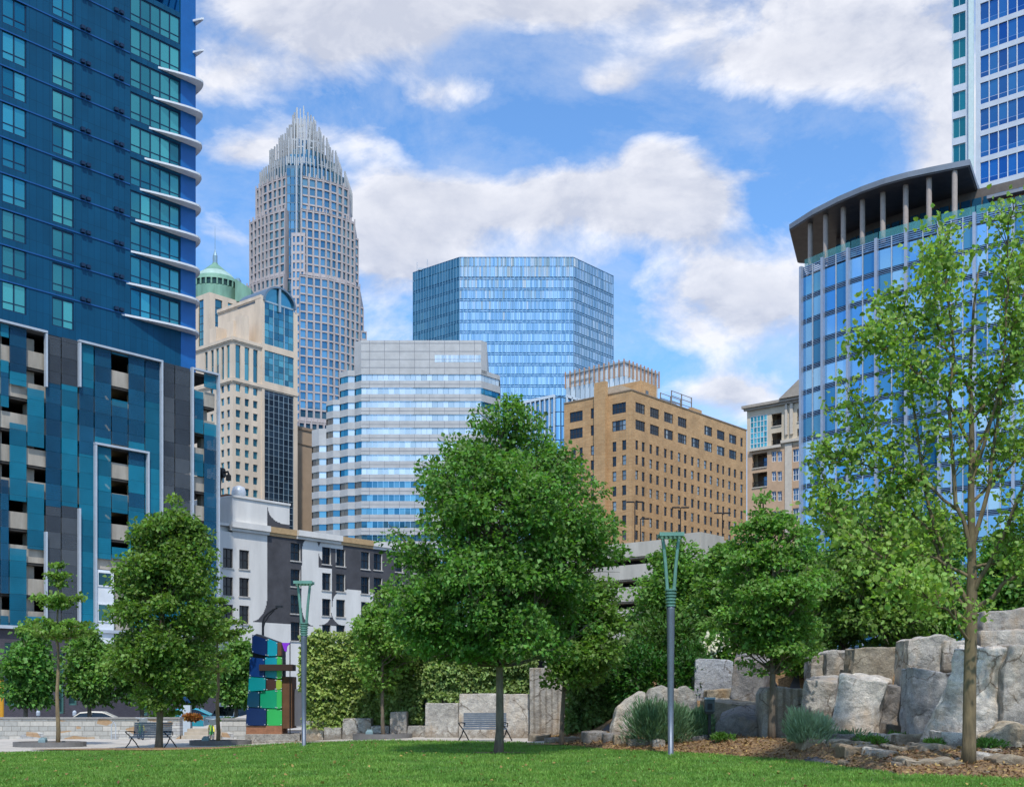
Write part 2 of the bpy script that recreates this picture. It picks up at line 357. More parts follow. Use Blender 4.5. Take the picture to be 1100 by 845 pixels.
def barkmat(n, c):
    if n in MC: return MC[n]
    m, nt, b, out = newmat(n); t = tex(nt, 9, 6, .7, sc3=(1, 1, .22)); t2 = tex(nt, 2, 4, .6); cc = lin(c)
    col = ramp(nt, t.outputs[0], .3, .7, tuple(x * .45 for x in cc[:3]) + (1,), tuple(x * 1.25 for x in cc[:3]) + (1,))
    col = mix(nt, .6, col, ramp(nt, t2.outputs[0], .35, .65, (.7, .72, .7, 1), (1.15, 1.12, 1.05, 1)), 'MULTIPLY')
    nt.links.new(col, b.inputs['Base Color']); b.inputs['Roughness'].default_value = .9; bump(nt, b, t.outputs[0], .8, .03); MC[n] = m; return m
def tree(name, label, px, base, Y, prof, ncl, nleaf, L, mat, bark, r0, group=None, sig=.55, flat=.7, shell=.25, lean=0, X=None, six=False, limb=1.0, topw=.12, cat='tree', zb=None, droop=.15, limb_r=.16, seed=None, inner=.4):
    """prof: rows (py, pxL, pxR) of the crown outline at distance Y.  Clusters of leaves on curved limbs that leave a tapered trunk."""
    if seed is not None:
        random.seed(seed); globals()['RNG'] = np.random.default_rng(seed)
    Xb = PX(px, Y); z0 = (H + (HZ - base) / F * Y) if zb is None else zb
    root = empty(name, (Xb, Y, z0), label, cat, group)
    pr = sorted([(H + (HZ - p[0]) / F * Y, PX(p[1], Y), PX(p[2], Y)) for p in prof])
    zs = np.array([p[0] for p in pr]); xl = np.array([p[1] for p in pr]); xr = np.array([p[2] for p in pr])
    zt, zc0 = zs[-1], zs[0]
    def ctr(z): return (np.interp(z, zs, xl) + np.interp(z, zs, xr)) / 2
    def rad(z): return np.maximum((np.interp(z, zs, xr) - np.interp(z, zs, xl)) / 2, .05)
    # trunk
    top = zt - (zt - zc0) * topw; n = 14; path = []; rr = []
    for i in range(n + 1):
        t = i / n; z = z0 + (top - z0) * t; wx = Xb + (ctr(z) - Xb) * sm(z0 + (zc0 - z0) * .3, top, z) * .8 + lean * t
        path.append(Vector((wx + .05 * math.sin(5 * t + px) * (1 if t > .05 else 0), Y + .04 * math.sin(4 * t + 2 * px), z)))
        rr.append(r0 * (1 + .35 * max(0, 1 - t * n / .8)) * (1 - .86 * t) + .012)
    path[0].z -= .15
    tb = MB(); tb.tube(path, rr, 9)
    def tp(z):
        t = min(max((z - z0) / (top - z0), 0), 1) * n; i = min(int(t), n - 1); return path[i].lerp(path[i + 1], t - i), rr[i]
    # clusters
    zz = np.linspace(zc0, zt, 200); w = rad(zz) ** 1.25; w /= w.sum()
    cz = RNG.choice(zz, ncl, p=w) + RNG.uniform(-.2, .2, ncl); cl = []
    for k in range(ncl):
        z = cz[k]; r = rad(z); a = RNG.uniform(0, 2 * math.pi); q = math.sqrt(RNG.uniform(shell, 1)) * r * RNG.uniform(.78, 1.03)
        s = sig * RNG.uniform(.7, 1.25) * min(1, .35 + r / 2.2)
        q = max(0, q - s * .45)
        c = Vector((ctr(z) + q * math.cos(a), Y + q * math.sin(a) * .95, min(z, zt - s * .8)))
        cl.append((c, s))
        h = max(c.z - (q * .5 + .3) * limb * random.uniform(.7, 1.2), zc0 - (zc0 - z0) * .12); h = min(h, top - .1)
        st, rt = tp(h); mid = st.lerp(c, .5) + Vector((0, 0, -.18 * q * limb)) + Vector((random.gauss(0, .1), random.gauss(0, .1), 0)) * q * .4
        lr = min(rt * .55, limb_r * r0 * 2.2 * (.25 + .75 * q / max(rad(zz).max(), .1)))
        pts = bez(st, mid, c, 6); tb.tube(pts, [lr * (1 - .82 * i / 6) + .006 for i in range(7)], 5, cap=False)
        for _ in range(3):
            e = c + Vector(rdir(1)[0]) * s * 1.2; tb.tube([pts[4], pts[4].lerp(e, .6) + Vector((0, 0, .05)), e], [lr * .35 + .004, lr * .22 + .003, .003], 4, cap=False)
    for j in range(5):
        s = .26 + .07 * j; c = Vector((ctr(zt) + random.gauss(0, .1 + .08 * j), Y + random.gauss(0, .1 + .08 * j), zt - s * .7 - .42 * j)); cl.append((c, s)); b_, _ = tp(min(c.z - .5, top)); tb.tube([b_, b_.lerp(c, .5), c], [.02, .014, .006], 4, cap=False)
    tb.build('trunk', bark, root, True)
    # leaves
    per = RNG.multinomial(nleaf, np.array([s ** 2 for _, s in cl]) / sum(s ** 2 for _, s in cl)); cs = []; ax = []
    for (c, s), m in zip(cl, per):
        d = rdir(m); q = (RNG.uniform(inner ** 3, 1, m) ** (1 / 3))[:, None] * s * RNG.uniform(.75, 1.25, (m, 1)); p = d * q * np.array([1.15, 1.15, flat])
        p[:, 2] -= droop * (p[:, 0] ** 2 + p[:, 1] ** 2) / max(s, .1)
        cs.append(p + np.array(c)); ax.append(np.array([[c.x - ctr(c.z), c.y - Y, .3]] * m) * .25 + d)
    c = np.concatenate(cs); ax = np.concatenate(ax)
    N = len(c); dr = ax * .5 + RNG.normal(size=(N, 3)) * .8; dr[:, 2] -= .35; nr = RNG.normal(size=(N, 3)) * .55 + np.array([0, -.15, .9])
    Ls = L * RNG.uniform(.65, 1.35, N)
    leaf_obj('crown', mat, root, c, dr, nr, Ls, Ls * RNG.uniform(.6, .95, N), six=six)
    return root
def bush(name, label, cx, cy, z0, rx, ry, hz, nleaf, L, W, mat, cat='shrub', group=None, up=.2, stems=6, six=False, parent=None, lumps=9, thin=False):
    root = empty(name, (cx, cy, z0), label, cat, group); cs = []; ds = []
    lum = [(np.array([cx + rx * .62 * math.cos(a) * q, cy + ry * .62 * math.sin(a) * q, z0 + hz * random.uniform(.28, .66) * (1.1 - .45 * q)]), random.uniform(.34, .52)) for a, q in
           [(random.uniform(0, 6.28), math.sqrt(random.uniform(.05, 1))) for _ in range(lumps)]]
    for i in range(lumps):
        m = nleaf // lumps; d = rdir(m, .15); q = RNG.uniform(.35, 1.1, (m, 1)) ** .6
        cs.append(lum[i][0] + d * q * np.array([rx * lum[i][1] * 1.15, ry * lum[i][1] * 1.15, hz * lum[i][1]])); ds.append(d)
    c = np.concatenate(cs); d = np.concatenate(ds); keep = c[:, 2] > z0 + .02; c = c[keep]; d = d[keep]; N = len(c)
    rel = (c - np.array([cx, cy, z0])) / np.array([rx, ry, hz])
    dr = d * .5 + rel * .5 + RNG.normal(size=(N, 3)) * (.25 if thin else .7); dr[:, 2] += up
    nr = RNG.normal(size=(N, 3)) * .6 + np.array([0, -.2, .8]); Ls = L * RNG.uniform(.6, 1.4, N)
    sb = MB()
    for i in range(stems):
        e = Vector(lum[i % lumps][0]); sb.tube([Vector((cx + random.uniform(-.15, .15) * rx, cy + random.uniform(-.15, .15) * ry, z0 - .1)), Vector((cx, cy, z0)).lerp(e, .5) + Vector((0, 0, .05)), e], [.025, .018, .008], 5)
    sb.build('stem', barkmat('bark_shrub', '5a4a3a'), root)
    leaf_obj('foliage', mat, root, c, dr, nr, Ls, Ls * W, six=six); return root
# ================================================================ materials used by the buildings
M_NAVY = panelmat('navy_panel', '0b4a6a', .62, 3.1)
M_BLUE = plain('blue_panel', '1663a6', .45, .1, .06, .6)
M_TEALG = glass('teal_glass', '1a6f84', '4aabb4', .6, .06)
M_DKFR = plain('dark_frame', '14324f', .5, .3, .05)
M_WHITE = plain('white_paint', 'd9dde0', .5, 0, .05, .8)
M_SILV = plain('silver_metal', 'b4bcc4', .4, .15, .05)
M_CONC = plain('concrete', 'a8a093', .85, 0, .16, .8, .3, streak=True)
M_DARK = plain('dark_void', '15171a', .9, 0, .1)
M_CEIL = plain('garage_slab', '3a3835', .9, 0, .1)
M_DBRICK = brickmat('dark_brick', '4a4750', '565159', '3a383d', swap=ANG)
M_GREYFR = plain('grey_frame', '3f474d', .5, .2, .05)
M_BLACK = plain('black_metal', '1d2024', .5, .3, .05)
# ================================================================ 1 blue tower with its garage podium (left)
def blue_tower():
    fc = Face((PX(140, 111), 111), ANG)
    b0 = fc.P(0, -1.5, 0)
    root = empty('apartment_tower', b0, 'navy blue high-rise with teal windows and curved white balcony ledges above a garage', 'building')
    aR = fc.a(210); aL = -42.0; zb = fc.zp(374, 140); zt = 80.0
    # window columns: (px0, px1, top row y at centre, mullions, height)
    items = []; holes = []
    ztop = H + (HZ - 27.4) / F * 111; fh = 3.1
    for (p0, p1, nx, dz, hh) in ((2, 28.5, 2, .5, 2.55), (56, 79.5, 2, .25, 2.6), (140, 193.5, 5, 0, 2.6)):
        a0, a1 = fc.a(p0), fc.a(p1)
        for k in range(-4, 11):
            z1 = ztop + dz - fh * k
            if z1 - hh < zb + .1 or z1 > zt - 1: continue
            holes.append((a0, a1, z1 - hh, z1)); items.append((fc, a0, a1, z1 - hh, z1, .12, nx, 1))
    for a0 in (-19.5, -25.5, -33, -39):
        for k in range(-2, 9):
            z1 = ztop + .5 - fh * k; holes.append((a0, a0 + 2.6, z1 - 2.55, z1))
            if a0 > -20: items.append((fc, a0, a0 + 2.6, z1 - 2.55, z1, .12, 2, 1))
    w = MB(); a_b = fc.a(194)
    w.wall(fc, aL, a_b, zb - 1, zt, holes, .14)
    w.quad(fc.P(aL, zb, 14), fc.P(aR, zb, 14), fc.P(aR, zt, 14), fc.P(aL, zt, 14)); w.quad(fc.P(aL, zt, 0), fc.P(aR, zt, 0), fc.P(aR, zt, 14), fc.P(aL, zt, 14))
    w.quad(fc.P(aL, zb, 0), fc.P(aL, zb, 14), fc.P(aL, zt, 14), fc.P(aL, zt, 0))
    w.quad(fc.P(-21, zb, .3), fc.P(-42, zb, .3), fc.P(-42, zt, .3), fc.P(-21, zt, .3), 0)
    w.build('wall', M_NAVY, root)
    c = MB(); c.fbox(fc, a_b, aR, zb - 1, zt, -.04, 13.9); c.build('corner_panel', M_BLUE, root)
    # lower row glass transom: windows with a thin low bar
    items.sort(key=lambda t: t[3]); vis = [t for t in items if t[3] < 68]
    windows(root, vis, M_TEALG, M_DKFR, .11, key='bt')
    tr = [t for t in vis]
    # floor lines, small vent outlets
    for k in range(-4, 11):
        z = ztop - 2.75 - fh * k + .1
        if z < zb + .3: continue
        l = MB(); l.fbox(fc, fc.a(-2), fc.a(139.5), z - .05, z + .06, -.06, -.003); l.build('floor_joint', plain('joint_blue', '1d5a94', .4, .3, .05), root)
        for px in (86, 122):
            a = fc.a(px)
            for da in (0, .55):
                v = MB(); v.fbox(fc, a + da, a + da + .38, z + .12, z + .42, -.3, -.003); v.build('vent_outlet', M_DKFR, root)
    pl = MB()
    for k in range(-60, 20):
        a = k * .62
        if -14 < a < -.3: pass
    # curved balcony ledges
    wp = M_WHITE
    for k in range(-4, 10):
        z = ztop - .05 - fh * (k - .02) + .35
        if z < zb + 1: continue
        a0 = fc.a(170 - 4.9 * (k - 1)) if k > 0 else aR - .35
        aE = aR + (1.25 if k > 0 else .35)
        pts = []
        for i in range(15):
            t = i / 14; a = a0 + (aE - a0) * math.sin(t * math.pi / 2) ** 1.0; d = -1.05 * math.sin(t * math.pi * .62) ** .8 if t < .8 else None
            pts.append((a, d))
        out = []
        n = 18
        for i in range(n + 1):
            w_ = math.pi * i / n                                   # half ellipse bulging past the corner
            out.append((a0 + (aE - a0) * math.sin(w_ / 2) ** .9, -1.15 * math.sin(w_) ** .9 * (1 if w_ < math.pi / 2 else 1) if w_ < math.pi / 2 else -1.15 + 5.2 * (1 - math.sin(w_))))
        poly = [fc.P(a, 0, d) for a, d in out] + [fc.P(aR, 0, 4.05), fc.P(aR + .02, 0, .0), fc.P(a0, 0, .0)]
        lb = MB(); lb.prism([(p.x, p.y) for p in poly], z - .095, z + .095); lb.build('balcony_ledge', wp, root)
    # ------- podium
    d0 = -.55
    fp = Face(fc.P(0, 0, d0)[:2], ANG)
    zg = fp.zp(676, 60); zbase = -2.0; aE = fp.a(233)
    ztL = fp.zp(345, 0); fl = 2.86
    body = MB(); topz = lambda a: ztL if a < fp.a(205) else fp.zp(397, 212)
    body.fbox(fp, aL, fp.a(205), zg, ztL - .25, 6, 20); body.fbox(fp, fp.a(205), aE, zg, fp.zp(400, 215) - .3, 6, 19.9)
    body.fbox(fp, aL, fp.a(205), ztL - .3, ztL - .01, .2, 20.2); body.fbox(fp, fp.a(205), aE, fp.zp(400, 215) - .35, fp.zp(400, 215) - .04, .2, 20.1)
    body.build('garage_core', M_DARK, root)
    zs0 = fp.z(406.5, fp.a(128))                  # centre of the first concrete parapet
    for k in range(0, 10):
        zc = zs0 - fl * k
        if zc < zg: break
        s = MB(); s.fbox(fp, aL, aE - .1, zc - .72, zc + .72, .25, .5); s.build('concrete_parapet', M_CONC, root)
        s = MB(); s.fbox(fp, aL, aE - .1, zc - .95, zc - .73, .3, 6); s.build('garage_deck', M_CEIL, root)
    for i, px in enumerate((-70, -40, 3, 38, 93, 150, 190, 225)):
        s = MB(); a = fp.a(px); s.fbox(fp, a - .35, a + .35, zg, ztL - .6 if px < 205 else ztL - 3, .9, 1.6); s.build('garage_column', M_CONC, root)
    for py in (427, 458, 491, 522, 555):
        a = fp.a(128); s = MB(); z = fp.z(py, a) + .25; s.tube([fp.P(a - .5, z, 1.5), fp.P(a + .9, z + .02, 3.2)], .09, 6); s.build('light_tube', MC.setdefault('tube', emis('tube_light', 'ffe9a8', 1.2)), root)
    SC_ = {'T': screenmat('screen_teal', '13708a', .76), 'N': screenmat('screen_navy', '104c6a', .76), 'G': screenmat('screen_grey', '4c535a', .76), 'B': screenmat('screen_blue', '1f5f8c', .76)}
    cols = [(-68, -48, 'N352-470 T470-674'), (-47.5, -26, 'T350-420 G420-674'), (-25.5, -.6, 'N348-380 T420-560 N560-674'),
            (0, 9.4, 'T348-362 T387-400 N400-425 T425-437 N515-637 T661-674'), (9.8, 28.5, 'N350-400 T400-414 T455-538 T589-674'), (28.9, 47.4, 'T418-480 T519-590 T662-674'),
            (48.6, 65.3, 'G361-412 N412-544 G544-674'), (65.7, 83.2, 'G364-414 T414-544 G544-674'), (84.5, 100.6, 'T368-416 N416-488 T488-674'),
            (101.2, 119.3, 'N371-470 T470-477 T480-600'), (119.7, 137.2, 'T380-382 T430-437 N437-478 T531-551 T588-600'), (137.6, 155.2, 'N380-475 T475-486 N486-500 T500-530 N530-545 T545-674'),
            (155.6, 171.4, 'N384-432 T432-674'), (173, 187.3, 'G390-600 T600-674'), (187.7, 204, 'G394-600 T600-674'),
            (206.2, 218.4, 'T420-428 N428-450 T450-465 T487-511 T590-674'), (218.8, 232.4, 'T401-417 T455-468 N468-595 B595-674')]
    for p0, p1, spec in cols:
        a0, a1 = fp.a(p0), fp.a(p1); am = (a0 + a1) / 2
        for sg in spec.split():
            y0, y1 = [float(t) for t in sg[1:].split('-')]; z1, z0 = fp.z(y0, am), fp.z(y1, am)
            # each screen is made of storey-high sheets
            cuts = [z0] + [q for q in sorted(zs0 + fl * (kk / 2 + .25) for kk in range(-40, 10)) if z0 + .25 < q < z1 - .25] + [z1]; mb = MB()
            for q0, q1 in zip(cuts, cuts[1:]):
                mb.fbox(fp, a0 + .03, a1 - .03, q0 + .008, q1 - .008, -.05, 0)
            mb.build('screen_panel', SC_[sg[0]], root)
    fr = lambda pts: None
    def rail(pts, w=.095):
        mb = MB()
        for (x0, y0), (x1, y1) in zip(pts, pts[1:]):
            a, b = fp.a(x0), fp.a(x1); za, zb2 = fp.z(y0, a), fp.z(y1, b)
            if abs(x0 - x1) < 1: mb.fbox(fp, a - w, a + w, min(za, zb2), max(za, zb2) - w, -.4, -.06)
            else:
                zm = (za + zb2) / 2; mb.fbox(fp, min(a, b) - w, max(a, b) + w, zm - w, zm + w, -.41, -.055)
        mb.build('white_frame', M_SILV, root)
    rail([(-20, 339.5), (48, 358), (48, 416)]); rail([(84, 416), (84, 367.5), (172, 388), (172, 600)]); rail([(101, 672), (101, 477), (157.3, 486), (157.3, 672)])
    rail([(205, 640), (205, 396), (233, 403), (233, 690)]); rail([(83.7, 674), (83.7, 545)]); rail([(47.8, 570), (47.8, 674)]); rail([(-60, 668), (205, 684)], .14)
    # ground storey of dark brick
    gd = MB(); holes = []
    for p0, p1, y0, y1 in ((-40, -22, 690, 757), (5, 17, 690, 757), (60, 70, 700, 766), (150, 160, 712, 768), (74, 84, 700, 757)):
        holes.append((fp.a(p0), fp.a(p1), fp.zp(y1, (p0 + p1) / 2), fp.zp(y0, (p0 + p1) / 2)))
    gd.wall(fp, aL, aE - .2, zbase, zg - .05, holes, .4); gd.quad(fp.P(aE - .2, zbase, 0), fp.P(aE - .2, zbase, 20), fp.P(aE - .2, zg, 20), fp.P(aE - .2, zg, 0))
    gd.build('brick_base', M_DBRICK, root)
    windows(root, [(fp, h[0], h[1], h[2], h[3], .35, 1, 2) for h in holes], glass('shop_glass', '1d3338', '2f5a5c', .5, .1), plain('green_frame', '4f7a74', .5, .2, .05), .16, key='shop', name='shop_window')
    eb = MB(); eb.fbox(fp, fp.a(101.5), fp.a(121), fp.zp(700, 110), fp.zp(612, 110), -.2, .2)
    eb.build('white_bay', M_WHITE, root)
    windows(root, [(fp, fp.a(103), fp.a(119), fp.zp(630, 110), fp.zp(614, 110), -.22, 1, 1), (fp, fp.a(103), fp.a(119), fp.zp(668, 110), fp.zp(648, 110), -.22, 1, 1)], glass('bay_glass', '27454d', '3d6a70', .6, .08), M_WHITE, .12, key='bay', name='bay_window')
    return fp
FP = blue_tower()
# ================================================================ 2 black and white mural building
def mural_building():
    fc = Face((PX(250, 138), 138), ANG)
    root = empty('mural_building', fc.P(0, -1.5), 'low white building with black curved mural painted across its wall', 'building')
    W = plain('mural_white', 'd9d7d2', .8, 0, .06, .5, .15, streak=True); D = plain('mural_black', '4a4a4e', .8, 0, .14, .6, .15)
    X = lambda zx: fc.a(225 + zx / 4.83)
    def Zz(zx, zy): return fc.z(525 + zy / 4.83, X(zx))
    aL, aR = fc.a(233), fc.a(470)
    ref = 180; zref = lambda zy: None
    holes = []
    for (x0, x1, rows) in ((70, 122, ((308, 408), (456, 552), (600, 692))), (155, 206, ((317, 415), (461, 557), (605, 699))), (422, 472, ((280, 372), (416, 506), (550, 646), (690, 786))),
                           (585, 630, ((302, 390), (436, 525), (570, 657), (704, 780))), (658, 704, ((312, 400), (441, 531), (574, 663), (706, 780))), (787, 831, ((326, 415), (455, 543), (586, 672))), (853, 896, ((335, 420), (460, 547), (590, 676))),
                           (965, 1005, ((345, 430), (470, 556), (596, 680))), (1060, 1100, ((352, 438), (478, 563), (604, 688)))):
        for y0, y1 in rows:
            xm = (x0 + x1) / 2; holes.append((X(x0), X(x1), Zz(xm, y1), Zz(xm, y0)))
    # roofline
    zr = Zz(300, 205); zt = Zz(125, 42)
    # paint: classify small cells of the wall by the mural's outlines (in facade metres)
    def uv(zx, zy): return (X(zx), Zz(zx, zy))
    dark = []
    def curve(p, q, c, n=14):                    # quadratic curve between two points
        p, q, c = [np.array(uv(*t)) for t in (p, q, c)]
        return [tuple((1 - t) ** 2 * p + 2 * t * (1 - t) * c + t * t * q) for t in np.linspace(0, 1, n)]
    d1 = [uv(300, 80)] + curve((300, 80), (415, 186), (305, 178)) + [uv(470, 190), uv(480, 262)] + [uv(478, 600)] + curve((478, 600), (545, 712), (482, 700)) + [uv(420, 700), uv(215, 690)] + curve((215, 690), (300, 545), (300, 672))
    d2 = [uv(470, 190)] + [uv(912, 285), uv(1150, 330), uv(1150, 640), uv(850, 600), uv(850, 535), uv(720, 521)] + curve((720, 521), (638, 600), (640, 525)) + [uv(634, 645)] + [uv(636, 412), uv(566, 404), uv(566, 330)] + [uv(566, 300)] + curve((566, 300), (525, 255), (560, 258)) + curve((525, 255), (482, 300), (487, 258)) + [uv(470, 300)]
    d3 = [uv(634, 640)] + curve((634, 640), (705, 712), (640, 700)) + [uv(565, 708)] + curve((565, 708), (634, 640), (628, 704))
    d4 = [uv(850, 600), uv(1150, 640), uv(1150, 760), uv(850, 720)]
    w1 = curve((600, 268), (566, 320), (566, 270)) + curve((566, 320), (588, 372), (570, 360)) + [uv(588, 300), uv(656, 310), uv(656, 380), uv(694, 385), uv(694, 282), uv(600, 268)]
    d5 = [uv(60, 600)] + [uv(122, 600), uv(122, 690), uv(140, 690)] + curve((140, 690), (60, 640), (80, 688))
    d6 = curve((52, 790), (110, 700), (60, 735)) + [uv(40, 735), uv(40, 790)]
    def inside(poly, x, y):
        p = np.array(poly); r = np.zeros(x.shape, bool); j = len(p) - 1
        for i in range(len(p)):
            c = ((p[i, 1] > y) != (p[j, 1] > y)) & (x < (p[j, 0] - p[i, 0]) * (y - p[i, 1]) / (p[j, 1] - p[i, 1] + 1e-12) + p[i, 0]); r ^= c; j = i
        return r
    A = np.arange(aL, aR + .01, .11); Z = np.arange(-2, zt, .11)
    A = np.unique(np.round(np.concatenate([A, [h[0] for h in holes], [h[1] for h in holes]]), 3)); Z = np.unique(np.round(np.concatenate([Z, [h[2] for h in holes], [h[3] for h in holes]]), 3))
    ac = (A[:-1] + A[1:]) / 2; zc = (Z[:-1] + Z[1:]) / 2; AA, ZZ = np.meshgrid(ac, zc)
    dk = np.zeros(AA.shape, bool)
    for p in (d1, d2, d3, d4, d5, d6): dk |= inside(p, AA, ZZ)
    dk &= ~inside(w1, AA, ZZ)
    hole = np.zeros(AA.shape, bool)
    for h in holes: hole |= (AA > h[0]) & (AA < h[1]) & (ZZ > h[2]) & (ZZ < h[3])
    top = np.where((ac > fc.a(250)) & (ac < fc.a(311)), zt, np.where(ac < fc.a(250), Zz(90, 277), zr)); hole |= ZZ > top[None, :]
    w = MB()
    for i in range(len(zc)):
        j = 0
        while j < len(ac):
            if hole[i, j]: j += 1; continue
            k = j
            while k + 1 < len(ac) and not hole[i, k + 1] and dk[i, k + 1] == dk[i, j]: k += 1
            w.quad(fc.P(A[j], Z[i]), fc.P(A[k + 1], Z[i]), fc.P(A[k + 1], Z[i + 1]), fc.P(A[j], Z[i + 1]), 1 if dk[i, j] else 0); j = k + 1
    for h in holes:
        for (p, t) in (((h[0], h[2]), (h[1], h[2])), ((h[1], h[2]), (h[1], h[3])), ((h[1], h[3]), (h[0], h[3])), ((h[0], h[3]), (h[0], h[2]))):
            w.quad(fc.P(p[0], p[1]), fc.P(t[0], t[1]), fc.P(t[0], t[1], .3), fc.P(p[0], p[1], .3))
    zl = Zz(90, 277)
    w.fbox(fc, aL, aR, -2, zr - .35, .6, 22); w.fbox(fc, fc.a(250), fc.a(311), zr - .4, zt, .02, 12); w.fbox(fc, aL, fc.a(250), zr - 1, zl, .02, 10); w.fbox(fc, aL, aR, zr - .3, zr, .02, 22.1)
    w.fbox(fc, fc.a(236), fc.a(249.9), zl, zt - .1, 3, 11.9)
    w.build('wall', [W, D], root)
    windows(root, [(fc, h[0], h[1], h[2], h[3], .26, 2, 2) for h in holes], glass('black_window', '1a2026', '333d45', .4, .1), plain('window_black', '26262a', .6, .1, .05), .1, key='mural')
    for h in holes:
        s_ = MB(); s_.fbox(fc, h[0] - .12, h[1] + .12, h[2] - .16, h[2] - .004, -.1, .24); s_.build('sill', plain('mural_sill', 'b9b6b0', .8, 0, .15, 2), root)
    T = plain('tan_cornice', 'b79a72', .7, 0, .1)
    for x0, x1, mt, pr in ((105, 305, W, .55), (306, 446, T, .3), (447, 675, W, .7), (676, 845, T, .3), (846, 1100, W, .35)):
        c = MB(); c.fbox(fc, X(x0), X(x1), zr - .45, zr + .25, -pr, -.003); c.fbox(fc, X(x0), X(x1), zr - .8, zr - .453, -pr * .5, -.003); c.build('cornice', mt, root)
    for x0, x1 in ((120, 418),):
        c = MB(); c.fbox(fc, X(x0), X(x1), zt + .003, zt + .25, -.15, 12.1); c.build('coping', W, root)
    v = MB(); v.lathe(*fc.P(fc.a(273), 0, 3)[:2], [(.05, zt + .3), (.7, zt + .35), (.9, zt + 1.2), (.7, zt + 1.9), (.15, zt + 2.1)], 14); v.build('roof_ventilator', M_SILV, root, True)
    v = MB(); v.fbox(fc, fc.a(268), fc.a(281), zt + .25, zt + 1.2, 4.5, 6); v.build('roof_unit', plain('rust_box', '7a5038', .8, 0, .2), root)
    v = MB(); v.fbox(fc, fc.a(288), fc.a(295), zt + .25, zt + .8, 4.5, 6); v.build('roof_unit', MC['rust_box'], root)
mural_building()
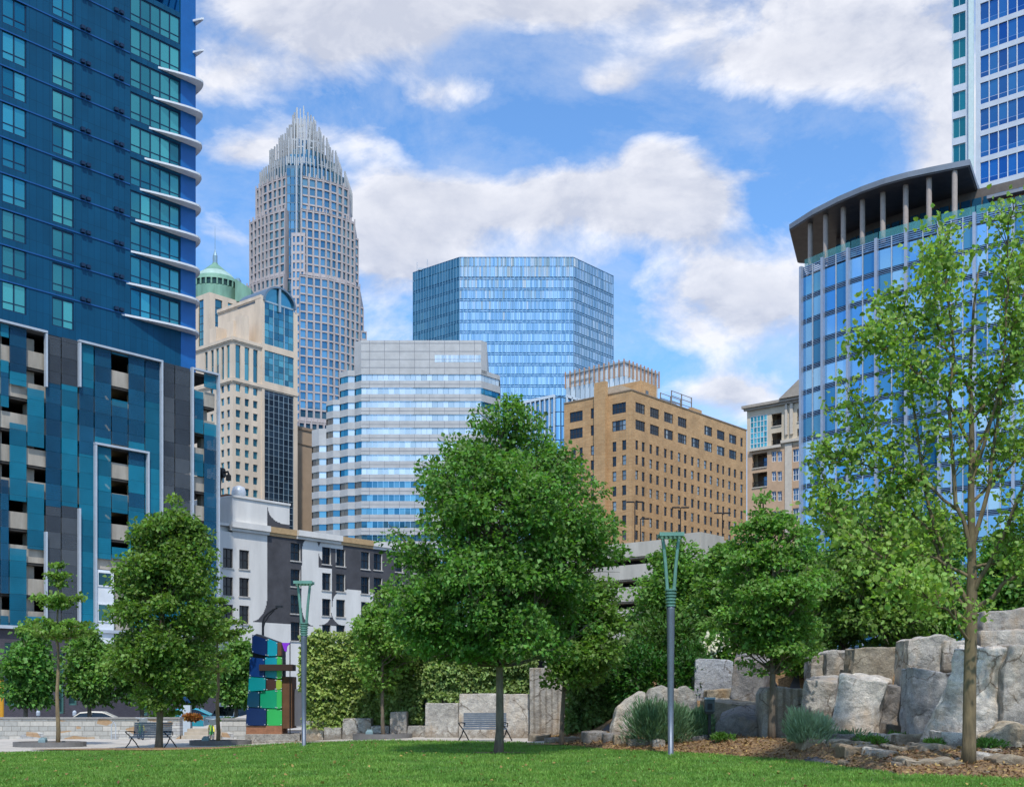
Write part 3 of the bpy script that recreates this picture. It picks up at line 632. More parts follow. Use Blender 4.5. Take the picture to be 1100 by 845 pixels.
# ================================================================ 3 cream tower with arched glass bay
CREAM = plain('cream_stone', 'd6c4ae', .8, 0, .08, .3, .1, streak=True); CGLASS = glass('blue_teal_glass', '2b6a88', '5aa7bf', .75, .05); CDGLASS = glass('smoke_glass', '2a3a4c', '3f566b', .6, .06)
def cream_tower():
    D = 340; rf, lf = corner(250, D, W=27)
    root = empty('cream_tower', rf.P(0, -2), 'cream stone office tower with arched teal glass bay on its corner', 'building')
    z1 = rf.z(407, 0); z2 = rf.z(363, 0); a2 = rf.a(282); aE = rf.a(319); ag0, ag1 = rf.a(283.5), rf.a(315)
    w = MB(); hr = []; hl = []
    for i in range(0, 24):
        zt = rf.z(411, 0) - i * 3.75
        if zt < 8: break
        for p0, p1 in ((253.3, 258.4), (263, 267.6), (272, 276.8)): hr.append((rf.a(p0), rf.a(p1), zt - 2.15, zt))
        for p0, p1 in ((226, 229), (232, 235), (237.3, 240.6), (243.6, 246.8)): hl.append((lf.a(p0), lf.a(p1), zt - 2.15, zt))
    tr = [(rf.a(p0), rf.a(p1), z1 + .6, z2 - 1.6) for p0, p1 in ((253, 258.5), (262.8, 268), (272, 277))]
    tl = [(lf.a(p0), lf.a(p1), z1 + .6, z2 - 1.6) for p0, p1 in ((220, 223), (226.5, 229.5), (232, 235), (237.6, 240.6), (243.2, 246.6))]
    zt3 = rf.z(318, a2)
    w.wall(rf, 0, ag0, -2, z2, hr + tr, .5); w.wall(lf, 0, lf.L, -2, z2, hl + tl, .5)
    w.fbox(rf, .5, aE - .01, z2 - 1, z2 - .05, .5, 26.5)
    w.fbox(rf, ag1, aE, -2, zt3 - 2, -.3, 27)          # right pier
    w.fbox(rf, ag0 - .9, ag0, -2, zt3, -.35, 3)        # left pier
    # upper block, its left face goes back from px 282
    l3p = rf.P(a2, 0, 0); B = rf.n; W3 = 22; l3 = Face((l3p.x + B.x * W3, l3p.y + B.y * W3), ANG - math.pi / 2)
    t3 = []
    for p0, p1 in ((250, 252.6), (256.3, 259.3), (262, 265), (267.6, 270.8), (274.4, 277.6)): t3.append((l3.a(p0), l3.a(p1), z2 + .5, l3.zp(330, (p0 + p1) / 2)))
    w.wall(l3, 0, W3 - .01, z2 - .5, zt3, t3, .5); w.fbox(rf, a2 + .02, aE - .02, z2, zt3 - .6, 1.5, W3)
    for px, py in ((236, 342), (243, 335), (222, 350)):
        a = lf.a(px); w.fbox(lf, a - 1.6, a + 1.6, z2, lf.z(py, a), 2 + (px - 220) * .1, 7)
    w.build('wall', CREAM, root)
    for f_, a0, a1, z, pr in ((rf, -.4, aE + .1, z1, .5), (lf, 0, lf.L - .004, z1, .5), (rf, -.4, ag0 - .9, z2, .5), (lf, 0, lf.L - .004, z2, .5), (l3, 0, W3 - .3, zt3, .45)):
        c = MB(); c.fbox(f_, a0, a1, z - .5, z + .45, -pr, -.004); c.fbox(f_, a0, a1, z - .9, z - .503, -pr * .5, -.004); c.build('ledge', CREAM, root)
    its = [(rf, h[0], h[1], h[2], h[3], .4, 1, 1) for h in hr[:48]] + [(lf, h[0], h[1], h[2], h[3], .4, 1, 1) for h in hl[:44]] + [(rf, h[0], h[1], h[2], h[3], .4, 1, 1) for h in hr[48:]] + [(lf, h[0], h[1], h[2], h[3], .4, 1, 1) for h in hl[44:]]
    windows(root, its, CGLASS, plain('bronze_frame', '31424e', .5, .3, .05), .22, key='cream', maxn=92, frames=False)
    for f_, L in ((rf, tr), (lf, tl), (l3, t3)):
        for h in L:
            g_ = MB(); n = max(2, int((h[3] - h[2]) / 3.6))
            for i in range(n): curtain(g_, f_, h[0], h[1], h[2] + (h[3] - h[2]) * i / n + .12, h[2] + (h[3] - h[2]) * (i + 1) / n, 1, .42)
            g_.build('tall_window', CGLASS, root)
    # glass bay
    zb = rf.z(408, ag0); gl = MB(); FRW = plain('pale_mullion', '9fb3bd', .4, .4, .05); fr = MB()
    zc = rf.z(414, ag0); cz = rf.z(328, (ag0 + ag1) / 2)
    n = int((zc - 2) / 1.85)
    for i in range(n): curtain(gl, rf, ag0, ag1, zc - 1.85 * (i + 1) + .1, zc - 1.85 * i, 6, .1, .004, 1, .06)
    for i in range(n + 1): fr.fbox(rf, ag0, ag1, zc - 1.85 * i - .02, zc - 1.85 * i + .09, .0, .15)
    for i in range(7): x = ag0 + (ag1 - ag0) * i / 6; fr.fbox(rf, x - .06, x + .06, 0, zc, -.05, .14)
    gl.build('dark_glass_bay', [CGLASS, CDGLASS], root); fr.build('bay_mullion_grid', FRW, root)
    sb = MB(); sb.fbox(rf, ag0, ag1, zc, zc + 1.3, -.4, .2); sb.build('stone_band', CREAM, root); sb = MB(); zsb = rf.z(376, ag0); sb.fbox(rf, ag0, ag1, zsb, zsb + 1.9, -.35, .2); sb.build('stone_band', CREAM, root)
    up = MB(); f2 = MB(); zz = zc + 1.3
    def rows(z0, z1, nr):
        for i in range(nr):
            q0, q1 = z0 + (z1 - z0) * i / nr, z0 + (z1 - z0) * (i + 1) / nr; curtain(up, rf, ag0, ag1, q0 + .05, q1 - .05, 6, .0, .004, 0, .05)
        for j in (0, 1.9, 4.1, 6): x = ag0 + (ag1 - ag0) * j / 6; f2.fbox(rf, x - .13, x + .13, z0, z1, -.12, .05)
    rows(zz, zsb, 5); up.build('lower_glazing_pane', CGLASS, root); up = MB(); rows(zsb + 1.9, cz, 6)
    rad = (ag1 - ag0) / 2; cxa = (ag0 + ag1) / 2; N = 16; hh = rf.z(311, cxa) - cz
    pts = [(cxa - rad * math.cos(math.pi * i / N), cz + hh * math.sin(math.pi * i / N)) for i in range(N + 1)]
    up.build('upper_glazing_pane', CGLASS, root); up = MB(); up.poly([rf.P(a, z, .02) for a, z in pts]); up.build('arched_window', CGLASS, root)
    f2.fbox(rf, ag0, ag1, cz - .25, cz + .25, -.2, .04); f2.fbox(rf, cxa - .35, cxa + .35, cz - 2.2, cz + hh + .6, -.7, -.25); f2.build('bay_mullion', FRW, root)
    ar = MB()
    for i in range(N):
        (a, z), (a2_, z2_) = pts[i], pts[i + 1]; k = 1.11
        o = [(a, z), (a2_, z2_), (cxa + (a2_ - cxa) * k, cz + (z2_ - cz) * k), (cxa + (a - cxa) * k, cz + (z - cz) * k)]
        ar.loft([rf.P(x, y, -.8) for x, y in o], [rf.P(x, y, 12) for x, y in o])
    ar.build('arched_roof', plain('slate_metal', '6f8494', .4, .5, .06), root)
cream_tower()
# ================================================================ 4 domed tower behind it
def domed_tower():
    D = 395; cx, cy = PX(231, D), D + 0.0; Zp = lambda py, d=D: H + (HZ - py) / F * d
    root = empty('domed_tower', (cx, cy, -2), 'stone tower with stepped green copper dome and needle spire', 'building')
    rf, lf = corner(225, D - 14, W=25)
    b = MB(); ztop = Zp(329); zs = [Zp(y) for y in (340, 352, 364, 376, 388)]
    hl = [(lf.a(p0), lf.a(p1), Zp(383), Zp(334)) for p0, p1 in ((205, 208), (213, 218.6))]
    b.wall(rf, 0, 18, -2, ztop, [(2.2 + 5 * i, 5 + 5 * i, Zp(383), Zp(334)) for i in range(3)], .5); b.wall(lf, 0, lf.L, -2, ztop, hl, .5); b.fbox(rf, .5, 18, ztop - 1, ztop - .02, .5, 24.9); b.fbox(rf, 17.4, 18, -2, ztop, 0.01, 24)
    b.build('stone_shaft', CREAM, root)
    its = [(rf, 2.2 + 5 * i, 5 + 5 * i, Zp(383), Zp(334), .4, 1, 6) for i in range(3)] + [(lf, h[0], h[1], h[2], h[3], .4, 2, 6) for h in hl]
    windows(root, its, CGLASS, MC['bronze_frame'], .2, key='dome', frames=True)
    k = D / F; GC = plain('green_copper', '729a86', .55, .15, .12, .5, .05, streak=True); GL = plain('pale_copper', 'a3bfb4', .5, .2, .08, .5)
    dm = MB(); dm.lathe(cx, cy, [(27.5 * k, Zp(330)), (27.5 * k, Zp(314.5)), (26.2 * k, Zp(313.5))], 28); dm.build('dome_drum', GC, root)
    wn = MB(); wn.lathe(cx, cy, [(26 * k, Zp(313.5)), (25.6 * k, Zp(307))], 28); wn.build('dome_window_band', plain('dome_glass', '2c4a44', .2, .3, .2), root)
    for i in range(28):
        w = 2 * math.pi * (i + .5) / 28; mb = MB(); x, y = cx + 26.3 * k * math.cos(w), cy + 26.3 * k * math.sin(w); mb.box(x - .25, x + .25, y - .25, y + .25, Zp(313.4), Zp(307))
        if y < cy: mb.build('dome_mullion', GC, root)
    d2 = MB(); d2.lathe(cx, cy, [(27 * k, Zp(307)), (26 * k, Zp(305.5)), (22.5 * k, Zp(301))], 28); d2.build('dome_skirt', GC, root)
    d3 = MB(); d3.lathe(cx, cy, [(22.4 * k, Zp(301)), (18 * k, Zp(296)), (13.5 * k, Zp(293))], 28); d3.build('dome_skylight', GL, root)
    d4 = MB(); d4.lathe(cx, cy, [(13.6 * k, Zp(293)), (8 * k, Zp(288)), (3.2 * k, Zp(284)), (3 * k, Zp(283))], 28); d4.build('dome_cap', GC, root)
    s = MB(); s.lathe(cx, cy, [(2.6 * k, Zp(284)), (2.6 * k, Zp(275)), (1.2 * k, Zp(271)), (.35 * k, Zp(268)), (.15 * k, Zp(243))], 8); s.build('spire', plain('spire_metal', '8aa3ae', .4, .5, .05), root)
    for sg in (1,):
        wg = MB(); a, c = Vector((PX(257, D), D)), Vector((PX(274, D), D + 3))
        wg.loft([(a.x, D - 6, Zp(330)), (c.x, D - 6, Zp(330)), (c.x, D - 6, Zp(317)), (a.x, D - 6, Zp(306))], [(a.x, D + 14, Zp(330)), (c.x, D + 14, Zp(330)), (c.x, D + 14, Zp(317)), (a.x, D + 14, Zp(305))]); wg.build('copper_wing', GC, root)
        tw = MB(); tw.box(PX(256.5, D), PX(260, D), D - 4, D - 1, Zp(330), Zp(303)); tw.build('wing_pier', plain('spire_metal', '8aa3ae'), root)
domed_tower()
# ================================================================ 5 tall pink granite tower with silver crown
def crown_tower():
    D = 527; PINK = plain('pink_granite', 'b5adac', .7, 0, .06, .3, .05); BG = glass('tower_blue_glass', '4c7a92', '7aa6b8', .65, .06); SIL = plain('silver_fin', 'b4b6b6', .45, .2, .04)
    cx, cy = PX(326, 548), 548.0
    root = empty('crown_tower', (cx, cy, -2), 'tallest tower, pink granite with rounded setbacks and silver spiked crown', 'building')
    Zp = lambda py, d=D: H + (HZ - py) / F * d
    def plan(hw, bow, notch=3.1):
        """left face, notch, right face as a point list seen from the camera, then the back"""
        yN = cy - hw * 1.18; pts = []
        lx, rx = cx - hw * 1.12, cx + hw * 1.2
        L = [(lx, cy - hw * .35), (lx + hw * .22, cy - hw * .62), (lx + hw * .52, cy - hw * .88), (cx - notch - .9, yN + notch * .35)]
        Rr = [(cx + notch - .3, yN + notch * .35), (rx - hw * .55, cy - hw * .90), (rx - hw * .24, cy - hw * .66), (rx, cy - hw * .38)]
        return L, Rr
    tiers = [(Zp(180), Zp(226), 18.4), (Zp(226), Zp(298), 20.8), (Zp(298), Zp(455), 22.8), (Zp(455), -2, 24.5)]
    fh = 3.95; w = MB(); fld = []
    for ti, (zt, zb, hw) in enumerate(tiers):
        L, Rr = plan(hw, 0)
        if ti == 0: zt = Zp(188)
        back = [(Rr[-1][0] - 2, cy + hw), (L[0][0] + 2, cy + hw)]
        w.prism(L + [(cx - 3.5, L[-1][1] + 5.5), (cx + 2.6, L[-1][1] + 5.5)] + Rr + back, zt - .6, zt - .1)
        for seg in (L, Rr):
            lens = [math.hypot(seg[i + 1][0] - seg[i][0], seg[i + 1][1] - seg[i][1]) for i in range(3)]
            for i in range(3):
                f = Face(seg[i], p1=seg[i + 1]); nb = max(1, round(f.L / 3.05)); bw = f.L / nb; hs = []
                k = 0
                while True:
                    z1 = zt - 1.1 - fh * k
                    if z1 - 2.9 < max(zb, 60) - .5: break
                    for j in range(nb): hs.append((j * bw + .45, (j + 1) * bw - .45, z1 - 3.25, z1))
                    k += 1
                w.wall(f, 0, f.L, max(zb, -2) - 1, zt + (.0), hs, .7)
                for h in hs: fld.append((f, h[0], h[1], h[2], h[3], .5))
                # piers that run up past each setback
                for j in range(nb + 1): w.fbox(f, max(0, j * bw - .22), min(f.L, j * bw + .22), max(zb, 0), zt + 1.2, -.5, -.004)
        for a_, b_ in ((L[-1], (L[-1][0] + .9, L[-1][1] + 3.4)), ((Rr[0][0] - .9, Rr[0][1] + 3.4), Rr[0])): f = Face(a_, p1=b_); w.wall(f, 0, f.L, max(zb, -2), zt, [], .2)
        f = Face(Rr[-1], p1=(Rr[-1][0] - 2, cy + hw)); w.wall(f, 0, f.L, max(zb, -2), zt, [], .2)
        f = Face((L[0][0] + 2, cy + hw), p1=L[0]); w.wall(f, 0, f.L, max(zb, -2), zt, [], .2)
    w.build('wall', PINK, root)
    fld.sort(key=lambda t: -t[3] if t[0].p.x > cx - 20 else 0)
    windows(root, fld, BG, key='crown', maxn=100)
    # central notch: blue glass with two bright tubes, then a lower granite bay
    hw = 19.6; L, Rr = plan(hw, 0); yN = L[-1][1] + 2.2; nf = Face((cx - 4.2, yN), 0); gn = MB(); zt = Zp(176); zb = Zp(340)
    n = int((zt - zb) / fh)
    for i in range(n):
        curtain(gn, nf, 0, 7.4, zb + fh * i + .5, zb + fh * (i + 1), 4, 0, .006, 0, .15)
    gn.build('notch_glass', BG, root)
    nb = MB(); nb.fbox(nf, 0, 7.4, zb, zt, .4, 1.5); 
    for i in range(n): nb.fbox(nf, 0, 7.4, zb + fh * i, zb + fh * i + .48, -.02, .3)
    nb.build('notch_spandrel', plain('notch_panel', '5b7485', .5, .4, .05), root)
    for px in (319, 324.2):
        t = MB(); x = PX(px, yN - 2); t.tube([(x, yN - 3, Zp(253)), (x, yN - 3, Zp(172))], .42, 8); t.build('silver_tube', SIL, root)
    bay = MB(); by = plan(22, 0)[0][-1][1] + 1.2; bf = Face((PX(313, by), by), p1=(PX(327.5, by), by)); hs = []
    z1 = Zp(255)
    while z1 > 90:
        for j in range(3): hs.append((bf.L * j / 3 + .4, bf.L * (j + 1) / 3 - .4, z1 - 3.2, z1 - .5))
        z1 -= fh
    bay.wall(bf, 0, bf.L, 0, Zp(252.5), hs, .6); bay.fbox(bf, 0, bf.L, Zp(252.5) - 1, Zp(252.5), .6, 8); bay.fbox(bf, .01, .7, 0, Zp(252.5) - 1, .02, 8); bay.fbox(bf, bf.L - .7, bf.L - .01, 0, Zp(252.5) - 1, .02, 8)
    bay.build('centre_bay', PINK, root)
    g_ = MB()
    for h in hs: g_.quad(bf.P(h[0], h[2], .4), bf.P(h[1], h[2], .4), bf.P(h[1], h[3], .4), bf.P(h[0], h[3], .4))
    g_.build('centre_glass', BG, root)
    # small side steps at the right
    for px0, px1, py in ((376, 384.2, 253), (380, 389.5, 327), (376, 393, 353)):
        s = MB(); d = 545; f = Face((PX(px0, d), d), p1=(PX(px1, d), d + 4)); hs = []
        z1 = Zp(py, d) - .8
        while z1 > 70:
            for j in range(max(1, int(f.L / 2.2))): q = f.L / max(1, int(f.L / 2.2)); hs.append((q * j + .4, q * (j + 1) - .4, z1 - 2.8, z1))
            z1 -= fh
        s.wall(f, 0, f.L, 0, Zp(py, d), hs, .5); s.fbox(f, .01, f.L, Zp(py, d) - .5, Zp(py, d) - .01, .5, 12); s.fbox(f, f.L - .3, f.L, 0, Zp(py, d) - .5, .02, 12)
        s.build('side_step', PINK, root); g_ = MB()
        for h in hs: g_.quad(f.P(h[0], h[2], .4), f.P(h[1], h[2], .4), f.P(h[1], h[3], .4), f.P(h[0], h[3], .4))
        g_.build('side_glass', BG, root)
    # crown
    lv = [(16.8, 200, 175, 184, 1.9), (13.0, 176, 152, 170, 1.8), (9.4, 172, 138, 163, 1.7), (6.3, 165, 128, 156, 1.6), (4.0, 158, 115, 150, 1.5)]
    for li, (hw, y0, y1, yg, sp) in enumerate(lv):
        L, Rr = plan(hw, 0, min(3.1, hw * .3)); pts = L + Rr; fin = MB(); body = MB()
        dq = cy - hw * .75; zb = Zp(y0, dq) - 2; zt = Zp(y1, dq); zg = Zp(yg, dq)
        ring = pts + [(Rr[-1][0], cy + hw), (L[0][0], cy + hw)]
        for i in range(len(ring)):
            a, b = ring[i], ring[(i + 1) % len(ring)]; f = Face(a, p1=b); n = max(1, round(f.L / 2.2))
            curtain(body, f, 0, f.L, zb, zg, n, .5, .01)
        body.prism([(p[0] * .98 + cx * .02, p[1] * .98 + cy * .02 + .6) for p in ring], zg - .5, zg)
        body.build('crown_glass', BG, root)
        for i in range(len(ring)):
            a, b = ring[i], ring[(i + 1) % len(ring)]; f = Face(a, p1=b); n = max(1, round(f.L / sp))
            for j in range(n + 1):
                q = f.L * j / n; x = f.P(q, 0).x; e = abs(x - cx) / (hw * 1.2)
                top = zt - (e ** 1.5) * (zt - zg) * .22 - random.uniform(0, .14) * (zt - zg)
                fin.fbox(f, q - .2, q + .2, zb, top, -.5, .2)
                if i < 7 and j < n and random.random() < .55: fin.fbox(f, q + .26, q + f.L / n - .26, zg + (top - zg) * .4, zg + (top - zg) * .48, -.2, 0)
        fin.build('crown_fins', SIL, root)
crown_tower()
# ================================================================ 6 banded white office with stepped side
def banded_office():
    D = 320; WH = plain('white_panel', 'b5b5b3', .55, .1, .07, .35, 0); RG = glass('pale_ribbon_glass', 'b4c3c8', 'dde4e5', .4, .12); TG = glass('teal_ribbon_glass', '20708c', '4f9fb4', .7, .06); BR = glass('brown_glass', '6a5f55', '8a7b6a', .5, .12); BLG = glass('blue_ribbon_glass', '35708a', '77a9ba', .6, .06)
    root = empty('banded_office', (PX(450, D), D, -2), 'white office block with pale ribbon windows and a stepped left side', 'building')
    X = lambda px, d=D: PX(px, d); Z = lambda py, d=D: H + (HZ - py) / F * d
    B = Vector((-math.sin(ANG), math.cos(ANG))); A = Vector((math.cos(ANG), math.sin(ANG)))
    fl = 14.35 / F * D; rib_top = Z(401.9); rh = 6.9 / F * D
    front = Face((X(388), D), p1=(X(517), D))
    # right chamfer along the grid
    p = Vector((X(517), D)); k = (537 - CX) / F; t = (k * p.y - p.x) / (A.x - k * A.y); rc = Face(p, p1=p + A * t)
    # left saw-tooth: from the front's left end going back along B with front-facing returns
    bays = [(388, 381, 365.5, 0), (372.5, 365, 365.5, 1), (358, 350, 399, 2), (343.5, 335, 430, 3)]
    faces = []                                     # (face, glass kind, top z)
    cur = Vector((X(388), D)); 
    tops = [Z(365.5), None, None, None]
    seq = [(381, 'B'), (373.5, 'F'), (365, 'B'), (357.5, 'F'), (350.5, 'B'), (342.5, 'F'), (335, 'B')]
    lft = []
    for px, kind in seq:
        k = (px - CX) / F; d_ = B if kind == 'B' else Vector((-1, 0))
        t = (k * cur.y - cur.x) / (d_.x - k * d_.y); nx = cur + d_ * t; lft.append((kind, Face(nx, p1=cur))); cur = nx
    def zt_at(f, py, px): return H + (HZ - py) / F * f.p.y
    T0 = Z(365.5)
    tops = [T0, zt_at(lft[2][1], 400, 365), zt_at(lft[2][1], 400, 365), zt_at(lft[4][1], 431, 350), zt_at(lft[4][1], 431, 350), zt_at(lft[6][1], 462, 335), zt_at(lft[6][1], 462, 335)]
    TR = Z(397)
    wl = MB(); bands = []
    def facade(f, top, gm, name, lit=None, z_first=None):
        """spandrels as part of the wall, each floor's ribbon a window part"""
        k = 0; zlast = top
        while True:
            z1 = rib_top - fl * k; z0 = z1 - rh; k += 1
            if z0 < 6: break
            if z1 > top - 1.2: continue
            wl.wall(f, 0, f.L, z1, zlast); zlast = z0
            bands.append((f, z0, z1, gm(k - 1) if callable(gm) else gm, name))
        wl.wall(f, 0, f.L, -2, zlast)
    facade(front, T0, lambda k: RG if k < 8 else BLG, 'ribbon_window')
    facade(rc, TR, lambda k: TG if k % 3 else RG, 'chamfer_window')
    for i, ((kind, f), tp) in enumerate(zip(lft, tops)):
        if kind == 'B': facade(f, tp, (lambda k: TG if k < 3 else BR) if i > 2 else (lambda k: TG if k < 8 else BR), 'side_window')
        else: facade(f, tp, lambda k: RG if k < 8 else BLG, 'bay_window')
    # upper solid block over the chamfer, roofs, back
    k = (523 - CX) / F; t = (k * p.y - p.x) / (A.x - k * A.y); ru = Face(p, p1=p + A * t)
    wl.wall(ru, 0, ru.L, TR - 1, T0)
    e = rc.P(rc.L, 0); u = ru.P(ru.L, 0)
    l1 = lft[0][1].p; l2 = lft[2][1].p; l3 = lft[4][1].p; l4 = lft[6][1].p
    def roof(pts, z): wl.prism([(q[0], q[1]) for q in pts], z - .8, z - .02)
    bk = D + 36
    roof([(l1.x, l1.y), (X(388), D + .01), (X(517), D + .01), (u.x, u.y), (u.x, bk), (l1.x, bk)], T0)
    roof([(X(517), D + .02), (e.x, e.y), (e.x, bk), (X(517), bk)], TR)
    for pt, tp, nxt in ((l2, tops[1], l1), (l3, tops[3], l2), (l4, tops[5], l3)): roof([(pt.x + .01, pt.y + .02), (nxt.x, nxt.y), (nxt.x, bk), (pt.x + .01, bk)], tp)
    for pt, tp in ((l1, T0), (l2, tops[1]), (l3, tops[3]), (l4, tops[5])):
        f = Face((pt.x, bk), p1=(pt.x, pt.y + .01)); wl.wall(f, 0, f.L, -2, tp - .8)
    f = Face((e.x, e.y), p1=(e.x, bk)); wl.wall(f, 0, f.L, -2, TR - .8); f = Face((u.x, u.y), p1=(u.x, bk)); wl.wall(f, 0, f.L, TR - .8, T0 - .8)
    wl.build('wall', WH, root)
    # panel joints
    j = MB(); jm = plain('joint_grey', '7d7f86', .7, 0, .05)
    for kx in range(0, 8):
        x = front.L * (kx + .55) / 8
        j.fbox(front, x - .05, x + .05, rib_top, T0, -.03, -.004)
        for q in range(1, 20): j.fbox(front, x - .05, x + .05, rib_top - fl * q, rib_top - fl * (q - 1) - rh, -.03, -.004)
    for q in range(4): z = T0 - .8 - q * 2.2; j.fbox(front, 0, front.L, z - .06, z + .06, -.034, -.003)
    z = rib_top + 3.0
    for q in range(1, 20):
        z = rib_top - fl * q + rh * .55 + 1.2; z2 = rib_top - fl * (q - 1) - rh
        for zz in (z2 - .95,): j.fbox(front, 0, front.L, zz - .05, zz + .05, -.032, -.005)
    j.build('panel_joint', jm, root)
    gl = front
    order = sorted(bands, key=lambda b: -b[1])
    cnt = {}
    for (f, z0, z1, gm, nm) in order:
        mb = MB(); n = max(1, round(f.L / 1.5)); 
        curtain(mb, f, .02, f.L - .02, z0, z1, n, .25, .006, 0, .03)
        cnt[nm] = cnt.get(nm, 0) + 1; mb.build(nm, gm, root)
    pw = MB(); zz = Z(388); fw = Face((X(467), D), p1=(X(516.5), D)); curtain(pw, fw, 0, fw.L, zz - .2, zz + 1.7, 20, -.03, .006, 0, .02); pw.build('ribbon_window', RG, root)
    for px, w in ((407, 5), (461, 7)):
        r = MB(); r.box(X(px) - w / 8, X(px + w), D + 8, D + 12, T0, T0 + .9); r.build('roof_unit', WH, root)
banded_office()
# ================================================================ 7 blue glass tower with slanted corners
def glass_tower():
    D = 410; G1 = glass('hex_glass', '95b3c2', 'cfdde4', .75, .05); G2 = glass('hex_glass_dark', '447a8c', '6c9ba8', .7, .05); DK = plain('hex_band', '24506e', .35, .5, .06); LT = plain('hex_mullion', '7fa6bb', .35, .5, .04)
    root = empty('glass_tower', (PX(555, D), D, -2), 'blue mirrored glass tower with slanted side faces and flat top', 'building')
    fr = Face((PX(493.5, D), D), p1=(PX(616, D), D)); B = Vector((-math.sin(ANG), math.cos(ANG))); A = Vector((math.cos(ANG), math.sin(ANG)))
    p = fr.p; k = (443.5 - CX) / F; t = (k * p.y - p.x) / (B.x - k * B.y); lf = Face(p + B * t, p1=p)
    q = fr.P(fr.L, 0); q = Vector((q.x, q.y)); k = (659 - CX) / F; t = (k * q.y - q.x) / (A.x - k * A.y); rf = Face(q, p1=q + A * t)
    T = fr.z(276, 0); fh = 11.55 / F * D
    core = MB(); e = rf.P(rf.L, 0); l = lf.p; I = .25
    core.prism([(l.x + .3, l.y + .1), (p.x + .1, p.y + I), (q.x - .1, q.y + I), (e.x - .3, e.y + .1), (e.x - 8, e.y + 22), (l.x + 8, l.y + 22)], -2, T - .1)
    core.build('tower_core', DK, root)
    for f, nm, gm, n in ((fr, 'front_curtain_wall', G1, 58), (lf, 'left_curtain_wall', G2, 34), (rf, 'right_curtain_wall', G1, 30)):
        gb = MB(); bb = MB(); mm = MB()
        z = T - .3; curtain(gb, f, 0, f.L, z - 2.9, z, n, 0, .012, 0, .02); z -= 3.1; curtain(gb, f, 0, f.L, z - 3.5, z, n, 0, .008, 0, .02); z -= 3.6
        i = 0
        while z > 15:
            bb.fbox(f, 0, f.L, z - .32, z, -.03, .2); bb.fbox(f, 0, f.L, z - 1.0, z - .72, -.03, .2)
            curtain(gb, f, 0, f.L, z - .72, z - .32, n, 0, .004, 0, .02)
            curtain(gb, f, 0, f.L, z - fh, z - 1.0, n, 0, .007, 0, .02); z -= fh
        for i in range(n // 2 + 1):
            x = f.L * i / (n // 2); mm.fbox(f, max(0, x - .11), min(f.L, x + .11), 15, T, -.09, -.035)
        bb.fbox(f, 0, f.L, T - .3, T, -.03, .2)
        gb.build(nm, gm, root); bb.build('floor_band', DK, root); mm.build('mullion', LT, root)
    for px, d, h in ((448, 8, 6), (459, 8, 8), (612, 6, 4)):
        a = MB(); x = PX(px, D + 20); y = l.y - 1 if px < 500 else D + d; a.tube([(PX(px, y), y, T - .3), (PX(px, y), y, T + h * .55)], .12, 5); a.build('roof_antenna', M_SILV, root)
    rm = MB(); rm.box(PX(449, l.y - 4), PX(462, l.y - 4), l.y - 3, l.y, T - .2, T + .5); rm.build('roof_rail', M_SILV, root)
glass_tower()
# ================================================================ 8 tan slab, rounded glass block, white finned block
def tan_block():
    d = 372; rf, lf = corner(317.5, d, W=20); b = MB(); zt = rf.z(458, 0); aE = rf.a(341)
    T = plain('tan_stone', 'a58f77', .8, 0, .07, .2, .1)
    root = empty('tan_block', rf.P(0, -2), 'plain tan windowless block between the cream tower and the white banded office', 'building')
    b.fbox(rf, 0, aE, -2, zt, 0, 20); b.build('wall', T, root)
    c = MB(); c.fbox(rf, -.02, aE, rf.z(475, 0) - .3, rf.z(475, 0), -.25, -.004); c.fbox(rf, -.2, aE, zt - .6, zt + .3, -.3, -.004); c.build('ledge', plain('tan_ledge', '94806b', .8, 0, .06), root)
tan_block()
def rounded_block():
    d = 300; GG = glass('rb_glass', '5b92b8', 'a9cfe0', .8, .05); Wf = plain('rb_fin', 'd4dde2', .4, .3, .04)
    rf, lf = corner(603, d, W=26); root = empty('rounded_glass_block', rf.P(0, -2), 'low glass block with white vertical fins and a rounded corner beside the brick hotel', 'building')
    zt = rf.z(423, 0); aE = rf.a(624); a0 = lf.a(556); aC = lf.L - 2.2
    b = MB(); b.fbox(rf, .6, aE, -2, zt - .3, .6, lf.L - a0 - .1); b.build('core', DKB := plain('rb_core', '4c6a80', .5, .3, .05), root)
    g_ = MB(); n = 10
    for i in range(14):
        z1 = zt - .8 - i * 3.6; z0 = z1 - 3.4
        if z0 < 8: break
        curtain(g_, lf, a0, aC, z0, z1, n * 2, .1, .005, 0, .04); curtain(g_, rf, 2.2, aE, z0, z1, 5, .1, .005, 0, .04)
        for j in range(6):
            w0, w1 = math.pi / 2 * j / 6, math.pi / 2 * (j + 1) / 6
            c = Vector(lf.P(aC, 0, 2.2)); R_ = 2.1
            pt = lambda w: (c + Vector((lf.u.x, lf.u.y, 0)) * 0 - Vector((lf.n.x, lf.n.y, 0)) * R_ * math.cos(w) + Vector((lf.u.x, lf.u.y, 0)) * R_ * math.sin(w))
            a_, b_ = pt(w0), pt(w1); g_.quad((a_.x, a_.y, z0), (b_.x, b_.y, z0), (b_.x, b_.y, z1), (a_.x, a_.y, z1))
    g_.build('glazing', GG, root)
    for i in range(9):
        a = a0 + (aC - a0) * i / 8; f = MB(); f.fbox(lf, a - .16, a + .16, 5, zt, -.35, .05); f.build('white_fin', Wf, root)
    for i in range(4):
        a = 2.2 + (aE - 2.2) * i / 3; f = MB(); f.fbox(rf, a - .22, a + .22, 5, zt, -.3, .05); f.build('white_fin', Wf, root)
    t = MB(); t.fbox(lf, a0, aC, zt - .5, zt + .2, -.3, .3); t.fbox(rf, 2.2, aE, zt - .5, zt + .2, -.3, .3); t.build('coping', Wf, root)
rounded_block()
